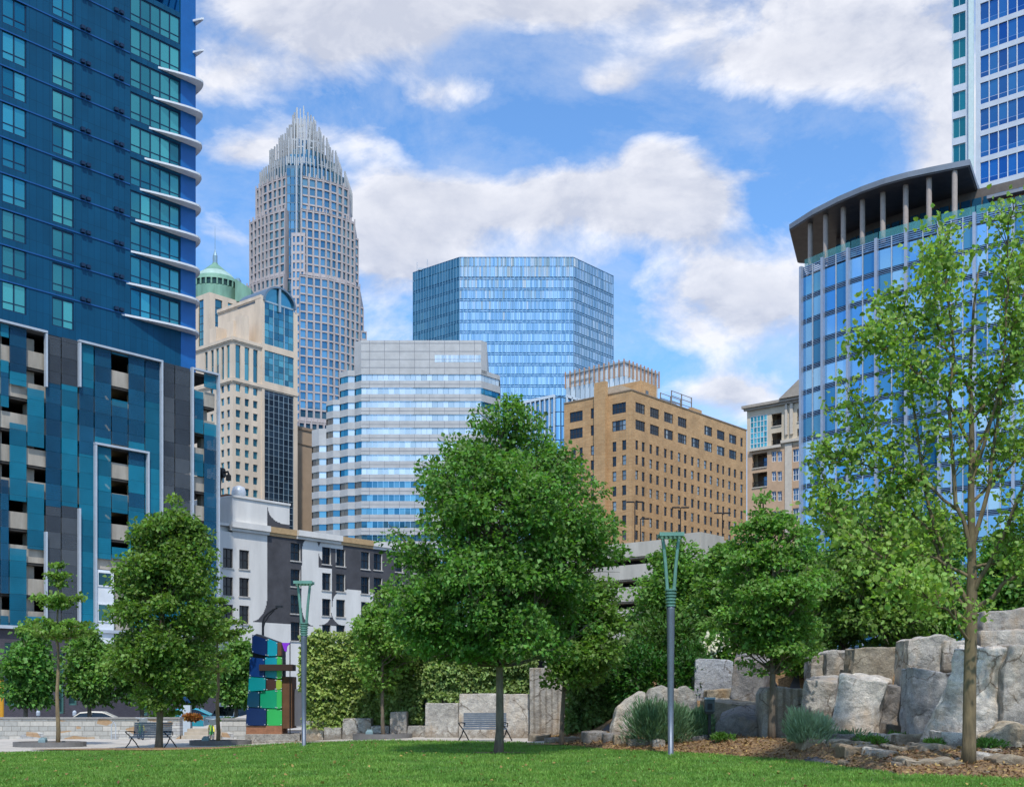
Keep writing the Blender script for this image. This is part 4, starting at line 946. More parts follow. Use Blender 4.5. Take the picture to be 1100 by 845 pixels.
def finned_block():
    d = 312; PN = glass('frosted_panel', 'b9c6cd', 'dfe8ea', .25, .3); CP = plain('copper_fin', 'c79c7c', .5, .4, .08); CR = plain('fb_frame', '9fb0b8', .4, .4, .04)
    rf, lf = corner(671, d, W=34); root = empty('finned_block', rf.P(0, -2), 'white glass block with copper fins along its roof edge, behind the brick hotel', 'building')
    zt = rf.z(387.5, 0); zf = rf.z(403, 0); aE = rf.a(707); a0 = lf.a(608)
    c = MB(); c.fbox(rf, .3, aE - .1, -2, zt - .4, .3, lf.L - a0 - .1); c.build('core', CR, root)
    g_ = MB(); n1, n2 = 12, 8
    for i in range(8):
        z1 = zf - i * 4.2
        curtain(g_, lf, a0, lf.L, z1 - 4.1, z1, n1, 0, .006, 0, .08); curtain(g_, rf, 0, aE, z1 - 4.1, z1, n2, 0, .006, 0, .08)
    curtain(g_, lf, a0, lf.L, zf + .1, zt - .6, n1, .15, .004, 0, .05); curtain(g_, rf, 0, aE, zf + .1, zt - .6, n2, .15, .004, 0, .05)
    g_.build('panel_wall', PN, root)
    for i in range(n1 + 1):
        a = a0 + (lf.L - a0) * i / n1; f = MB(); f.fbox(lf, a - .075, a + .075, zf - .3, zt + .5, -.5, -.05); f.build('copper_fin', CP, root)
    for i in range(1, n2 + 2):
        a = aE * i / (n2 + 1); f = MB(); f.fbox(rf, a - .075, a + .075, zf - .3, zt + .5, -.5, -.05); f.build('copper_fin', CP, root)
    t = MB(); t.fbox(lf, a0, lf.L, zt - .5, zt, -.2, .1); t.fbox(rf, 0, aE, zt - .5, zt, -.2, .1); t.fbox(lf, lf.a(613), lf.a(636), zf + 1.2, zf + 1.5, -.1, 0); t.build('roof_rail', CR, root)
finned_block()
# ================================================================ 9 brick hotel
def brick_hotel():
    d = 250; BK = brickmat('tan_brick', 'cda675', 'bd9362', 'ab9274', .6, .22, .02, swap=ANG + .4, var=.28); G_ = glass('hotel_glass', '26323c', '9aa4a6', .45, .1, lo=.6); FRM = plain('hotel_frame', '3b3a3c', .6, .1, .05)
    rf, lf = corner(678.5, d, W=32); root = empty('brick_hotel', rf.P(0, -2), 'golden tan brick block with rows of small dark windows and a chimney', 'building')
    X = lambda zx: 580 + zx / 3.38; Yp = lambda zy: 370 + zy / 3.38
    zt = rf.z(Yp(166), 0); aE = rf.a(802); hr = []; hl = []
    def zrow(zy): return rf.z(Yp(zy), rf.a(X(350)))           # rows measured at zx = 350
    big = [(209, 245), (272, 308)]; b_ = [(347, 382), (400, 433), (451, 484), (501, 533), (550, 580), (597, 626), (643, 671), (687, 714)]
    for ri, (y0, y1) in enumerate(big):
        for i, (x0, x1) in enumerate(b_):
            if ri == 0 and i == 4: continue
            hr.append((rf.a(X(x0)), rf.a(X(x1)), zrow(y1), zrow(y0), 4, 2))
        hr.append((rf.a(X(728)), rf.a(X(737)), zrow(y1), zrow(y0), 1, 2))
        for x0, x1, n in ((262, 312, 4), (184, 206, 2), (108, 155, 4)): hl.append((lf.a(X(x0)), lf.a(X(x1)), zrow(y1 + 2), zrow(y0), n, 2))
    sm_ = [(347, 357), (370, 381), (398, 408), (422, 433), (451, 461), (474, 484), (501, 511), (523, 533), (549, 559), (572, 581), (596, 606), (617, 626), (642, 651), (662, 670), (684, 693), (704, 713), (728, 737)]
    for k in range(9):
        y0 = 347 + 54.5 * k
        for x0, x1 in sm_: hr.append((rf.a(X(x0)), rf.a(X(x1)), zrow(y0 + 34), zrow(y0), 1, 2))
        for x0, x1 in ((263, 277), (298, 313), (116, 130), (184, 198), (143, 155)): hl.append((lf.a(X(x0)), lf.a(X(x1)), zrow(y0 + 36), zrow(y0), 1, 2))
    a0 = lf.a(606); w = MB(); w.wall(rf, 0, aE, -2, zt, [h[:4] for h in hr], .3); w.wall(lf, a0, lf.L, -2, zt, [h[:4] for h in hl], .3)
    w.fbox(rf, .3, aE, zt - 1.2, zt - .7, .3, lf.L - a0 - .1); w.fbox(rf, aE - .3, aE, -2, zt - .01, .02, lf.L - a0 - .1); w.fbox(rf, .1, aE - .1, -2, zt - .8, lf.L - a0 - .6, lf.L - a0 - .1)
    w.fbox(rf, rf.a(X(555)), rf.a(X(588)), zt - .5, zt + 1.0, .02, 1.2)
    w.build('wall', BK, root)
    cp = MB(); cp.fbox(rf, -.1, aE, zt, zt + .25, -.12, .5); cp.fbox(lf, a0, lf.L - .12, zt, zt + .25, -.12, .5); cp.build('coping', plain('hotel_coping', '8d7a66', .7, 0, .1), root)
    big_ = [h for h in hr if h[4] == 4]; mids = [h for h in hr if h[4] == 1]
    its = [(rf,) + h[:4] + (.2,) + h[4:] for h in big_] + [(lf,) + h[:4] + (.2,) + h[4:] for h in hl[:6]] + [(rf,) + h[:4] + (.2,) + h[4:] for h in mids[:75]] + [(rf,) + h[:4] + (.2,) + h[4:] for h in mids[75:]] + [(lf,) + h[:4] + (.2,) + h[4:] for h in hl[6:]]
    windows(root, its, G_, FRM, .13, key='hotel', maxn=98)
    sl = MB(); SM = plain('hotel_sill', 'b58d5e', .8, 0, .1)
    for i in range(2):
        z = zrow(big[i][1]) - .18; 
        for h in big_: pass
    ch = MB(); ch.fbox(lf, lf.a(X(207)), lf.a(X(247)), -2, lf.z(Yp(140), lf.a(X(225))), -1.1, -.004); ch.build('chimney', BK, root)
    pent = MB(); a_, b2 = rf.a(X(436)), rf.a(X(492)); pent.fbox(rf, a_, b2, zt - .7, rf.z(Yp(152), a_) + 2.2, 5, 14)
    pent.build('penthouse', BK, root); p2 = MB(); p2.fbox(rf, rf.a(X(380)), a_ - .05, zt - .7, zt + 3.1, 6, 13); p2.build('stair_head', plain('hotel_stucco', 'b3a48e', .8, 0, .1), root)
    pw = MB(); pw.fbox(rf, rf.a(X(452)), rf.a(X(462)), zt + 1.2, zt + 3.4, 4.94, 5.05); pw.build('penthouse_window', G_, root)
    ct = MB(); fA, fB = rf.a(X(520)), rf.a(X(592))
    for a in (fA, (fA + fB) / 2, fB):
        for dd in (3, 6): ct.fbox(rf, a - .1, a + .1, zt - .7, zt + 4.6, dd, dd + .2)
    for z in (zt + 2.2, zt + 3.4, zt + 4.5): ct.fbox(rf, fA, fB, z - .06, z + .06, 3.01, 3.15); ct.fbox(rf, fA, fB, z - .06, z + .06, 6.01, 6.15)
    ct.build('roof_cage', plain('cage_steel', '8e877e', .6, .3, .1), root); cu = MB(); cu.fbox(rf, fA - 4, fA + 2.6, zt - .7, zt + 2.0, 3.4, 5.9); cu.build('cooling_unit', plain('unit_blue', '4f6478', .6, .2, .1), root)
brick_hotel()
# ================================================================ 10 concrete parking deck with roof lamps
def parking_deck():
    d = 165; CC = plain('deck_concrete', 'b9b3a6', .85, 0, .1, .4, .15, streak=True); rf, lf = corner(752, d, W=45)
    root = empty('parking_deck', rf.P(0, -2), 'pale concrete parking deck with dark open levels below the brick hotel', 'building')
    zt = rf.z(575, 0); a0 = lf.a(585); aE = rf.a(850); fl = 3.25
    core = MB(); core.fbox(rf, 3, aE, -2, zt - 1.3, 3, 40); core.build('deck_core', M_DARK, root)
    for k in range(8):
        z1 = zt - fl * k
        if z1 < 0: break
        s = MB(); s.fbox(lf, a0, lf.L - 6.4, z1 - 2.1, z1, 0, .3); s.build('parapet', CC, root); s = MB(); s.fbox(rf, 6.4, aE, z1 - 2.1, z1, 0, .3); s.build('parapet', CC, root)
        s = MB(); s.fbox(rf, .5, aE, z1 - 2.3, z1 - 2.1, .5, 40); s.build('deck_slab', CC, root)
    c = MB(); c.fbox(rf, 0, 6.35, -2, zt + .5, -.15, 3); c.fbox(lf, lf.L - 6.35, lf.L - .004, -2, zt + .5, -.15, 3.0); c.build('corner_pier', CC, root)
    pl = [(682, 539, 'tallest twin-headed black roof lamp, furthest left on the parking deck'), (688, 557, 'short black roof lamp close beside the tallest one on the parking deck'), (731, 545, 'black roof lamp at the middle of the parking deck, before the brick hotel'), (776, 551, 'black roof lamp on the parking deck nearest the tan balcony block')]
    for px, py, lb in pl:
        Y = d + (14 if px < 760 else 20); x = PX(px, Y); zz = H + (HZ - py) / F * Y; r = empty('roof_lamp', (x, Y, zt - 2.1), lb, 'lamp', 'black lamps on the parking deck roof')
        m_ = MB(); m_.tube([(x, Y, zt - 2.1), (x, Y, zz)], [.1, .07], 6); m_.build('pole', M_BLACK, r)
        for sg in ((-1, 1) if px != 688 else (1,)):
            m_ = MB(); m_.box(x + sg * .1 if sg > 0 else x - 1.3, x + 1.3 if sg > 0 else x - .1, Y - .25, Y + .25, zz - .07, zz + .09); m_.build('lamp_head', M_BLACK, r)
parking_deck()
# ================================================================ 11 tan balcony block
def balcony_block():
    ST = plain('condo_stone', 'd2c3aa', .8, 0, .07, .4, .1, streak=True); LS = plain('condo_trim', 'd0c6b6', .75, 0, .06); BR = plain('condo_buff', 'c9a989', .8, 0, .07, .5, .1)
    B = Vector((-math.sin(ANG), math.cos(ANG))); c = Vector((PX(880, 226), 226)); lf = Face(c + B * 46, ANG - math.pi / 2)
    k = (802.5 - CX) / F; a0 = lf.a(802.5); aE = lf.a(900)
    root = empty('balcony_block', lf.P(a0, -2), 'tan apartment block with recessed balconies and teal bay beside the curved glass building', 'building')
    X = lambda zx: lf.a(790 + zx / 5.28)
    def Z(zx, zy): return lf.z(400 + zy / 5.28, X(zx))
    holes = [(X(85), X(180), Z(130, 432), Z(130, 246))]; bal = [(205, 262, 232, 306), (205, 262, 341, 416), (95, 180, 458, 542), (95, 180, 566, 652), (350, 372, 205, 282), (350, 372, 318, 365), (395, 440, 205, 282), (395, 440, 318, 390)]
    win = []
    for y0, y1 in ((446, 505), (560, 615), (673, 728), (786, 840)):
        for x0, x1 in ((205, 230), (238, 263)): win.append((x0, x1, y0, y1, 2, 2))
    for y0, y1 in ((432, 505), (542, 612), (654, 726), (768, 838)): win.append((325, 371, y0, y1, 3, 2))
    for x0, x1, y0, y1 in bal: holes.append((X(x0), X(x1), Z((x0 + x1) / 2, y1), Z((x0 + x1) / 2, y0)))
    wh = [(X(x0), X(x1), Z((x0 + x1) / 2, y1), Z((x0 + x1) / 2, y0), nx, nz) for x0, x1, y0, y1, nx, nz in win]
    zt = Z(65, 208); zs = Z(130, 440)
    w = MB(); allh = holes + [h[:4] for h in wh]
    w.wall(lf, a0, aE, zs, zt, allh, .5); w.wall(lf, a0, aE, -2, zs, allh, .5, 1)
    w.fbox(lf, a0, aE, -2, zt - .3, 3, 20, 0); w.quad(lf.P(a0, -2, 0), lf.P(a0, -2, 3), lf.P(a0, zt, 3), lf.P(a0, zt, 0), 0); w.fbox(lf, a0, aE, zt - .25, zt - .02, .05, 20, 0)
    w.build('wall', [ST, BR], root)
    rf_ = MB(); rf_.fbox(lf, a0 - .8, aE, zt, zt + .55, -.9, 20); rf_.fbox(lf, a0 - .5, aE, zt - .45, zt, -.5, -.004)
    g0, g1 = X(262), X(490); gm = (g0 + g1) / 2; gz = zt + .55; gh = 3.1
    rf_.loft([lf.P(g0, gz, -1.3), lf.P(g1, gz, -1.3), lf.P(gm, gz + gh, -1.3)], [lf.P(g0, gz, 14), lf.P(g1, gz, 14), lf.P(gm, gz + gh, 14)]); rf_.build('roof', plain('condo_roof', 'aaa092', .7, 0, .08), root)
    pp = MB(); pp.fbox(lf, g0, X(490), Z(320, 400), zt, -.35, -.004) if False else None
    for x0, x1 in ((285, 298), (313, 329)):
        p_ = MB(); p_.fbox(lf, X(x0), X(x1), Z(305, 352), zt - .45, -.35, -.003); p_.build('pilaster', LS, root)
    p_ = MB(); p_.fbox(lf, X(283), X(322), -2, Z(300, 405), -.2, -.003); p_.build('stone_strip', LS, root)
    for x0, x1, y in ((85, 262, 440), (262, 480, 393)):
        p_ = MB(); p_.fbox(lf, X(x0), X(x1), Z(x0, y) - .35, Z(x0, y) + .2, -.5, -.005); p_.build('ledge', LS, root)
    for x0, x1, y0, y1 in bal:
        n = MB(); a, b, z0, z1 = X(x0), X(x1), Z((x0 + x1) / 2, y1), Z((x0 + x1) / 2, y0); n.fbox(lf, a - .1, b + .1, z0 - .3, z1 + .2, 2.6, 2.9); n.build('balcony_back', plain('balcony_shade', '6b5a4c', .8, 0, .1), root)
        n = MB(); n.fbox(lf, a, b, z0 - .02, z0 + .15, -.15, 2.6); n.build('balcony_floor', LS, root)
        gq = MB(); gq.fbox(lf, a + (b - a) * .3, b - .1, z0 + .2, z1 - .5, 2.5, 2.58); gq.build('balcony_door', glass('condo_glass', '2f4a63', '4f7390', .6, .06), root)
        r_ = MB()
        r_.fbox(lf, a, b, z0 + 1.1, z0 + 1.18, .02, .1); r_.fbox(lf, a, b, z0 + .2, z0 + .26, .02, .1); nb = max(3, int((b - a) / .22))
        for i in range(nb + 1): x = a + (b - a) * i / nb; r_.fbox(lf, x - .02, x + .02, z0 + .2, z0 + 1.1, .03, .08)
        r_.build('railing', M_BLACK, root)
    windows(root, [(lf,) + h[:4] + (.25,) + h[4:] for h in wh], MC['condo_glass'], plain('condo_white', 'd6dbdd', .5, 0, .04), .12, key='condo')
    h = holes[0]; gq = MB(); nr = 6
    for i in range(nr): curtain(gq, lf, h[0], h[1], h[2] + (h[3] - h[2]) * i / nr + .04, h[2] + (h[3] - h[2]) * (i + 1) / nr - .04, 5, .1, .006, 0, .05)
    gq.build('teal_bay_window', glass('condo_teal', '2f8d90', '74c9c4', .75, .06), root)
    fq = MB()
    for i in range(6): x = h[0] + (h[1] - h[0]) * i / 5; fq.fbox(lf, x - .07, x + .07, h[2], h[3], -.02, .14)
    for i in range(nr + 1): z = h[2] + (h[3] - h[2]) * i / nr; fq.fbox(lf, h[0], h[1], z - .06, z + .06, -.01, .13)
    fq.build('teal_bay_frame', MC['condo_white'], root)
balcony_block()
# ================================================================ 12 curved glass building with roof terrace
def curved_building():
    GL = glass('sky_glass', '58a2d6', 'a4d2ee', .7, .04); GD = glass('sky_glass_dark', '357ba6', '5aa0c4', .65, .05); MU = plain('mullion_grey', 'aab3c0', .4, .5, .05); LV = plain('louvre_blue', '7e9fc0', .4, .5, .05)
    pts = [(44.6, 177.0), (42.7, 172.5), (44.9, 168.9), (47.5, 165.3), (50.4, 161.9), (53.5, 158.9), (56.9, 156.0), (60.5, 153.3), (64.4, 150.6), (68.4, 147.9), (72.5, 145.3), (76.6, 142.7), (80.7, 140.1), (84.8, 137.5), (88.9, 134.9)]
    zt = H + (HZ - 257) / F * 161.6; root = empty('curved_glass_building', (pts[0][0], pts[0][1], -2), 'blue glass building with curved front and a flat roof canopy on slim columns', 'building')
    fl = 3.45; segs = [Face(a, p1=b) for a, b in zip(pts, pts[1:])]
    core = MB(); core.prism([(x + 1.0, y + 1.2) for x, y in pts] + [(pts[-1][0] + 25, 165), (70, 200), (58, 194)], -2, zt - .6); core.build('core', plain('core_dark', '2a3d52', .7, 0, .1), root)
    for i, f in enumerate(segs):
        g_ = MB(); z = zt - 1.5; k = 0
        while z > 3:
            n = 2 if i < 6 else 3
            w = f.L / n
            for j in range(n):
                mt = 1 if random.random() < (.3 if j == 1 else .15) else 0
                x0, x1 = j * w + .06, (j + 1) * w - .06; rx = random.gauss(0, .006)
                g_.quad(f.P(x0, z - fl + .75, rx), f.P(x1, z - fl + .75, -rx), f.P(x1, z - .02, -rx), f.P(x0, z - .02, rx), mt)
            z -= fl; k += 1
        g_.build('glass_bay', [GL, GD], root)
        m_ = MB(); p = Vector(f.P(0, 0)); m_.fbox(f, -.2, .2, 2, zt + .15, -.5, .1); m_.build('mullion_column', MU, root)
        for j in range(1, (2 if i < 6 else 3)):
            x = f.L * j / (2 if i < 6 else 3); m_ = MB(); m_.fbox(f, x - .06, x + .06, 2, zt, -.16, .06); m_.build('mullion', M_SILV, root)
    lv = MB()
    for f in segs:
        for q in range(5): lv.fbox(f, .0, f.L, zt - .12 - .28 * q, zt - .28 * q, -.06, .12)
    lv.build('louvre_band', LV, root); z = zt - 1.5
    while z > 3:
        z -= fl; lv = MB()
        for f in segs:
            for q in range(3): lv.fbox(f, .0, f.L, z + .06 + .24 * q, z + .14 + .24 * q, -.06, .1)
        lv.build('louvre_band', LV, root)
    # roof terrace: railing, columns, back wall, canopy
    zr = zt; cz = 71.5
    rg = screenmat('rail_glass', '5fa8ac', .3)
    for i, f in enumerate(segs[:11]):
        r_ = MB(); r_.fbox(f, .1, f.L - .1, zr + .1, zr + 1.25, .35, .39); r_.build('rail_glass', rg, root)
    for px, i in ((870.5, 0), (887, 1), (906, 2), (926.5, 3), (948.5, 4), (973, 5), (998, 6), (1025.5, 7)):
        f = segs[i]; a = f.a(px, 1.0); p = f.P(a, 0, 1.0); c_ = MB(); c_.tube([(p.x, p.y, zr - .3), (p.x, p.y, cz - .1)], .36, 14); c_.build('terrace_column', plain('column_stone', 'a79a90', .6, 0, .06), root)
    tw = MB(); off = [(x + 6.5, y + 6) for x, y in pts[1:9]]
    for a, b in zip(off, off[1:]):
        f = Face(a, p1=b); tw.fbox(f, 0, f.L, zr - .5, cz, .2, .4); 
    tw.build('terrace_wall', plain('terrace_dark', '6b635c', .8, 0, .1), root)
    for a, b in zip(off, off[1:]):
        f = Face(a, p1=b); q = MB(); curtain(q, f, 0, f.L, zr + .2, cz - 1.3, 3, 0, .004, 0, .12); q.build('terrace_glass', GD, root)
    wd = MB(); f = segs[7]; wd.fbox(f, 1.5, f.L + 9, zr + 1.6, zr + 2.9, 4.0, 9); wd.build('terrace_pavilion', plain('cedar', '9a6647', .6, 0, .1, 2), root)
    wr = MB(); wr.fbox(f, .8, f.L + 10, zr + 2.9, zr + 3.3, 3.0, 10); wr.build('pavilion_roof', plain('pavilion_grey', '8b8f96', .5, .2, .05), root)
    outer = [(41.5, 175.6), (43.6, 170.2), (46.05, 165.8), (48.4, 162.5), (50.8, 159.9), (53.3, 158), (55.9, 156.5), (58.2, 155.3), (60.25, 154.3), (64, 161.3), (72, 175), (62, 192), (46, 189)]
    ro = MB(); ro.prism(outer, cz, cz + .75); ro.build('canopy_roof', plain('canopy_fascia', '7d858e', .5, .3, .06, .6), root)
    so = MB(); so.prism([(p[0] * .985 + 52 * .015, p[1] * .985 + 168 * .015) for p in outer], cz - .2, cz - .003); so.build('canopy_soffit', plain('soffit_brown', '55504d', .45, 0, .15, .8), root)
    # white pergola beside the canopy
    pg = MB(); f = segs[9]
    base = f.P(0, 0, 6)
    for i in range(9):
        pg.fbox(f, -2 + i * 1.6, -2 + i * 1.6 + .22, zr + 3.2, zr + 3.5, 2, 12)
    for dd in (2.5, 7, 11.5): pg.fbox(f, -3, 13, zr + 3.5, zr + 3.75, dd, dd + .25)
    for a in (-2, 4, 10): pg.fbox(f, a, a + .25, zr, zr + 3.2, 2.5, 2.75)
    pg.build('pergola', M_WHITE, root)
curved_building()
# ================================================================ 13 white banded high-rise (top right)
def right_tower():
    BG = glass('royal_glass', '14549a', '2b74b4', .6, .05); TG = glass('corner_teal', '1c6a72', '2f8a8c', .7, .06); WP = plain('white_cladding', 'c9d0d8', .45, .1, .05, .4)
    B = Vector((-math.sin(ANG), math.cos(ANG))); c = Vector((PX(1048, 222), 222)); lf = Face((c.x + B.x * 8, c.y + B.y * 8), ANG - math.pi / 2); a8 = 8.0
    aE = 34.0; sf = Face((PX(1023.5, 224), 224.5), p1=(c.x - .25, c.y + .1)); root = empty('white_high_rise', (c.x, c.y, -2), 'high-rise with white bands and royal blue glass rising behind the roof canopy', 'building')
    zt = H + HZ / F * 222 + 14; X = lambda zx: lf.a(1000 + zx / 3.52); fh = 28.4 / F * 222; w = MB(); hs = []; hl = []
    zt0 = lf.z(25 / 3.52, a8 + 2)                              # top of the first full glass row is about y 7 at the corner
    for k in range(-3, 14):
        z1 = lf.z(34.5, a8) - fh * (k)
        if z1 > zt - 1: continue
        if z1 < 55: break
        hs.append((a8 + .8, aE, z1 - fh * .8, z1)); z2 = sf.z(17.2, 1) + fh * .1 - fh * k; hl.append((sf.L * .04, sf.L * .62, z2 - fh * .74, z2))
    w.wall(lf, a8 + .02, aE, 40, zt, hs, .4); w.wall(sf, 0, sf.L, 40, zt, hl, .4); w.fbox(sf, .4, sf.L, zt - .5, zt - .02, .5, 12); w.fbox(lf, a8 + .3, aE, zt - .5, zt - .02, .5, 16)
    w.fbox(lf, 6, aE, 0, 55, .8, 20); w.build('wall', WP, root)
    for h in hs:
        g_ = MB(); curtain(g_, lf, h[0], h[1], h[2], h[2] + (h[3] - h[2]) * .24, 15, .25, .004, 0, .05); curtain(g_, lf, h[0], h[1], h[2] + (h[3] - h[2]) * .25, h[3], 15, .25, .004, 0, .05)
        o = g_.build('ribbon_glass', BG, root); m_ = MB(); n = 15
        for i in range(n + 1): x = h[0] + (h[1] - h[0]) * i / n; m_.fbox(lf, x - .07, x + .07, h[2], h[3], .02, .3)
        m_.build('ribbon_mullion', M_WHITE, o)
    windows(root, [(sf, h[0], h[1], h[2], h[3], .3, 2, 1) for h in hl], TG, plain('teal_frame', '8fb4b6', .4, .3, .04), .14, key='rt', name='corner_window')
    cs = MB(); cs.fbox(sf, sf.L * .78, sf.L, 40, zt, -.5, -.004); cs.build('corner_fin', plain('pale_green_fin', 'cfe0dc', .4, .1, .04), root)
right_tower()
# ================================================================ ground
def gridmesh(name, xs, ys, zf, mat, kind='structure', mask=None):
    XX, YY = np.meshgrid(xs, ys); ZZ = zf(XX, YY); v = np.stack([XX, YY, ZZ], -1).reshape(-1, 3); nx, ny = len(xs), len(ys)
    f = [(j * nx + i, j * nx + i + 1, (j + 1) * nx + i + 1, (j + 1) * nx + i) for j in range(ny - 1) for i in range(nx - 1)]
    me = bpy.data.meshes.new(name); me.from_pydata(v.tolist(), [], f); me.polygons.foreach_set('use_smooth', [True] * len(f)); me.materials.append(mat); me.update()
    o = bpy.data.objects.new(name, me); COL.objects.link(o); o['kind'] = kind; return o
def strip(name, xs, lo, hi, n, dz, mat, kind='structure'):
    v = []; f = []
    for x in xs:
        a, b = lo(x), hi(x)
        for j in range(n + 1):
            y = a + (b - a) * j / n; v.append((x, y, G(x, y) + dz))
    m = n + 1
    for i in range(len(xs) - 1):
        for j in range(n): f.append((i * m + j, (i + 1) * m + j, (i + 1) * m + j + 1, i * m + j + 1))
    me = bpy.data.meshes.new(name); me.from_pydata(v, [], f); me.polygons.foreach_set('use_smooth', [True] * len(f)); me.materials.append(mat); me.update()
    o = bpy.data.objects.new(name, me); COL.objects.link(o); o['kind'] = kind; return o
def paver(n, c):
    m, nt, b, out = newmat(n); tc = nd(nt, 'ShaderNodeTexCoord'); br = nd(nt, 'ShaderNodeTexBrick', offset=0); nt.links.new(tc.outputs['Object'], br.inputs[0]); br.inputs['Scale'].default_value = 1; br.inputs['Brick Width'].default_value = 1.5; br.inputs['Row Height'].default_value = 1.5; br.inputs['Mortar Size'].default_value = .02
    c = lin(c); br.inputs['Color1'].default_value = c; br.inputs['Color2'].default_value = tuple(x * .88 for x in c[:3]) + (1,); br.inputs['Mortar'].default_value = tuple(x * .55 for x in c[:3]) + (1,)
    t = tex(nt, .8, 6, .7); t2 = tex(nt, 9, 4, .7); col = mix(nt, .8, br.outputs[0], ramp(nt, t.outputs[0], .3, .7, (.72, .7, .67, 1), (1.1, 1.1, 1.1, 1)), 'MULTIPLY'); col = mix(nt, .5, col, ramp(nt, t2.outputs[0], .35, .65, (.85, .85, .85, 1), (1.08, 1.08, 1.08, 1)), 'MULTIPLY')
    nt.links.new(col, b.inputs['Base Color']); b.inputs['Roughness'].default_value = .85; return m
M_ASPH = plain('asphalt', '55555a', .9, 0, .12, .4, .2); M_PATH = paver('path_concrete', 'bfb9b0')
def soilmat():
    m, nt, b, out = newmat('mulch'); a = tex(nt, 14, 5, .75); c = tex(nt, 1.1, 4, .6)
    col = ramp(nt, a.outputs[0], .32, .68, lin('584634'), lin('b0926c')); col = mix(nt, .55, col, ramp(nt, c.outputs[0], .35, .65, (.6, .6, .6, 1), (1.2, 1.1, .95, 1)), 'MULTIPLY')
    nt.links.new(col, b.inputs['Base Color']); b.inputs['Roughness'].default_value = .95; bump(nt, b, a.outputs[0], 1, .06); return m
def lawnmat():
    m, nt, b, out = newmat('lawn'); a = tex(nt, 30, 4, .7); c = tex(nt, .35, 5, .6)
    col = ramp(nt, a.outputs[0], .3, .7, lin('35521f'), lin('68923c')); col = mix(nt, .6, col, ramp(nt, c.outputs[0], .35, .65, (.75, .8, .7, 1), (1.15, 1.1, 1, 1)), 'MULTIPLY')
    nt.links.new(col, b.inputs['Base Color']); b.inputs['Roughness'].default_value = .9; bump(nt, b, a.outputs[0], .8, .05); return m
M_SOIL = soilmat(); M_LAWN = lawnmat()
gx = np.unique(np.concatenate([np.arange(-40, 40.1, .5), np.arange(-100, 101, 5), [-4000, -1500, -600, -250, 250, 600, 1500, 4000]]))
gy = np.unique(np.concatenate([np.arange(14, 66, .5), np.arange(-30, 140, 4), [-4000, -1000, -300, -100, 200, 300, 500, 900, 2000, 5000]]))
gridmesh('ground', gx, gy, lambda X, Y: g(X, Y) - .02, M_ASPH)
xs = [x for x in np.arange(-34, 26.01, .35)]
strip('lawn', xs, lambda x: -6, lambda x: float(E(x)), 60, .02, M_LAWN)
strip('path', [x for x in np.arange(-40, 2.01, .4)], lambda x: float(E(x)) - .5, lambda x: 57.2 if x < -8 else 50.0 - (x + 8) * .2, 14, .004, M_PATH)
strip('planting_bed', [x for x in np.arange(1.2, 30, .3)], lambda x: float(E(x)) - .4, lambda x: float(E(x)) + 17, 30, .012, M_SOIL)
strip('sidewalk', [x for x in np.arange(-70, -5, 1)], lambda x: 86, lambda x: 104, 6, .03, M_PATH)
# mulch ring at the lawn's back edge under the left tree
mu = MB(); cx, cy = PX(165, 45), 44.2
for px_, Y_, rx_, ry_ in ((535, 32.7, .75, .5), (590, 38.6, 1.1, .45), (345, 45.2, 1.6, .3), (470, 41.5, 1.4, .25)):
    X_ = PX(px_, Y_); mu2 = MB(); mu2.poly([(X_ + rx_ * math.cos(w) * (1 + .18 * math.sin(3 * w + px_)), Y_ + ry_ * math.sin(w) * (1 + .2 * math.sin(2 * w + px_)), G(X_, Y_) + .05) for w in [i * math.pi / 12 for i in range(24)]]); o = mu2.build('soil_patch', M_SOIL); o['kind'] = 'structure'
ring = [(cx + 4.3 * math.cos(w) * (1 + .12 * math.sin(3 * w)), cy + .85 * math.sin(w) * (1 + .2 * math.sin(2 * w + 1))) for w in [i * math.pi / 16 for i in range(32)]]
mu.poly([(x, y, G(x, y) + .05) for x, y in ring]); o = mu.build('mulch_patch', M_SOIL); o['kind'] = 'structure'
# grass: many short blades
def blades(name, n, ylo, yhi, L, mat):
    X = []; Y = []
    while len(X) < n:
        y = ylo + (yhi - ylo) * RNG.uniform(0, 1, n) ** 1.2; x = RNG.uniform(-.52, .52, n) * y * 1.05
        k = (y < E(x) + .12 * np.sin(x * 7) - .02) & (((x - cx) / 4.4) ** 2 + ((y - cy) / .85) ** 2 > RNG.uniform(.6, 1.1, n))
        for px_, Y_, rx_, ry_ in ((535, 32.7, .75, .5), (590, 38.6, 1.1, .45), (345, 45.2, 1.6, .3), (470, 41.5, 1.4, .25)): k &= (((x - PX(px_, Y_)) / rx_) ** 2 + ((y - Y_) / ry_) ** 2 > RNG.uniform(.15, 1.5, n))
        X += list(x[k]); Y += list(y[k])
    x = np.array(X[:n]); y = np.array(Y[:n]); c = np.stack([x, y, g(x, y) + .015], -1)
    pn = np.sin(x * 1.7 + np.sin(y * 1.3)) * np.sin(y * 1.1 + np.sin(x * .9))
    Ls = L * RNG.uniform(.5, 1.3, n) * (1 + .25 * pn); dr = RNG.normal(size=(n, 3)) * .55; dr[:, 2] = 1; nr = RNG.normal(size=(n, 3)); nr[:, 2] = .3
    o = leaf_obj(name, mat, None, c, dr, nr, Ls, Ls * .16 + .004, .1); o['kind'] = 'stuff'; return o
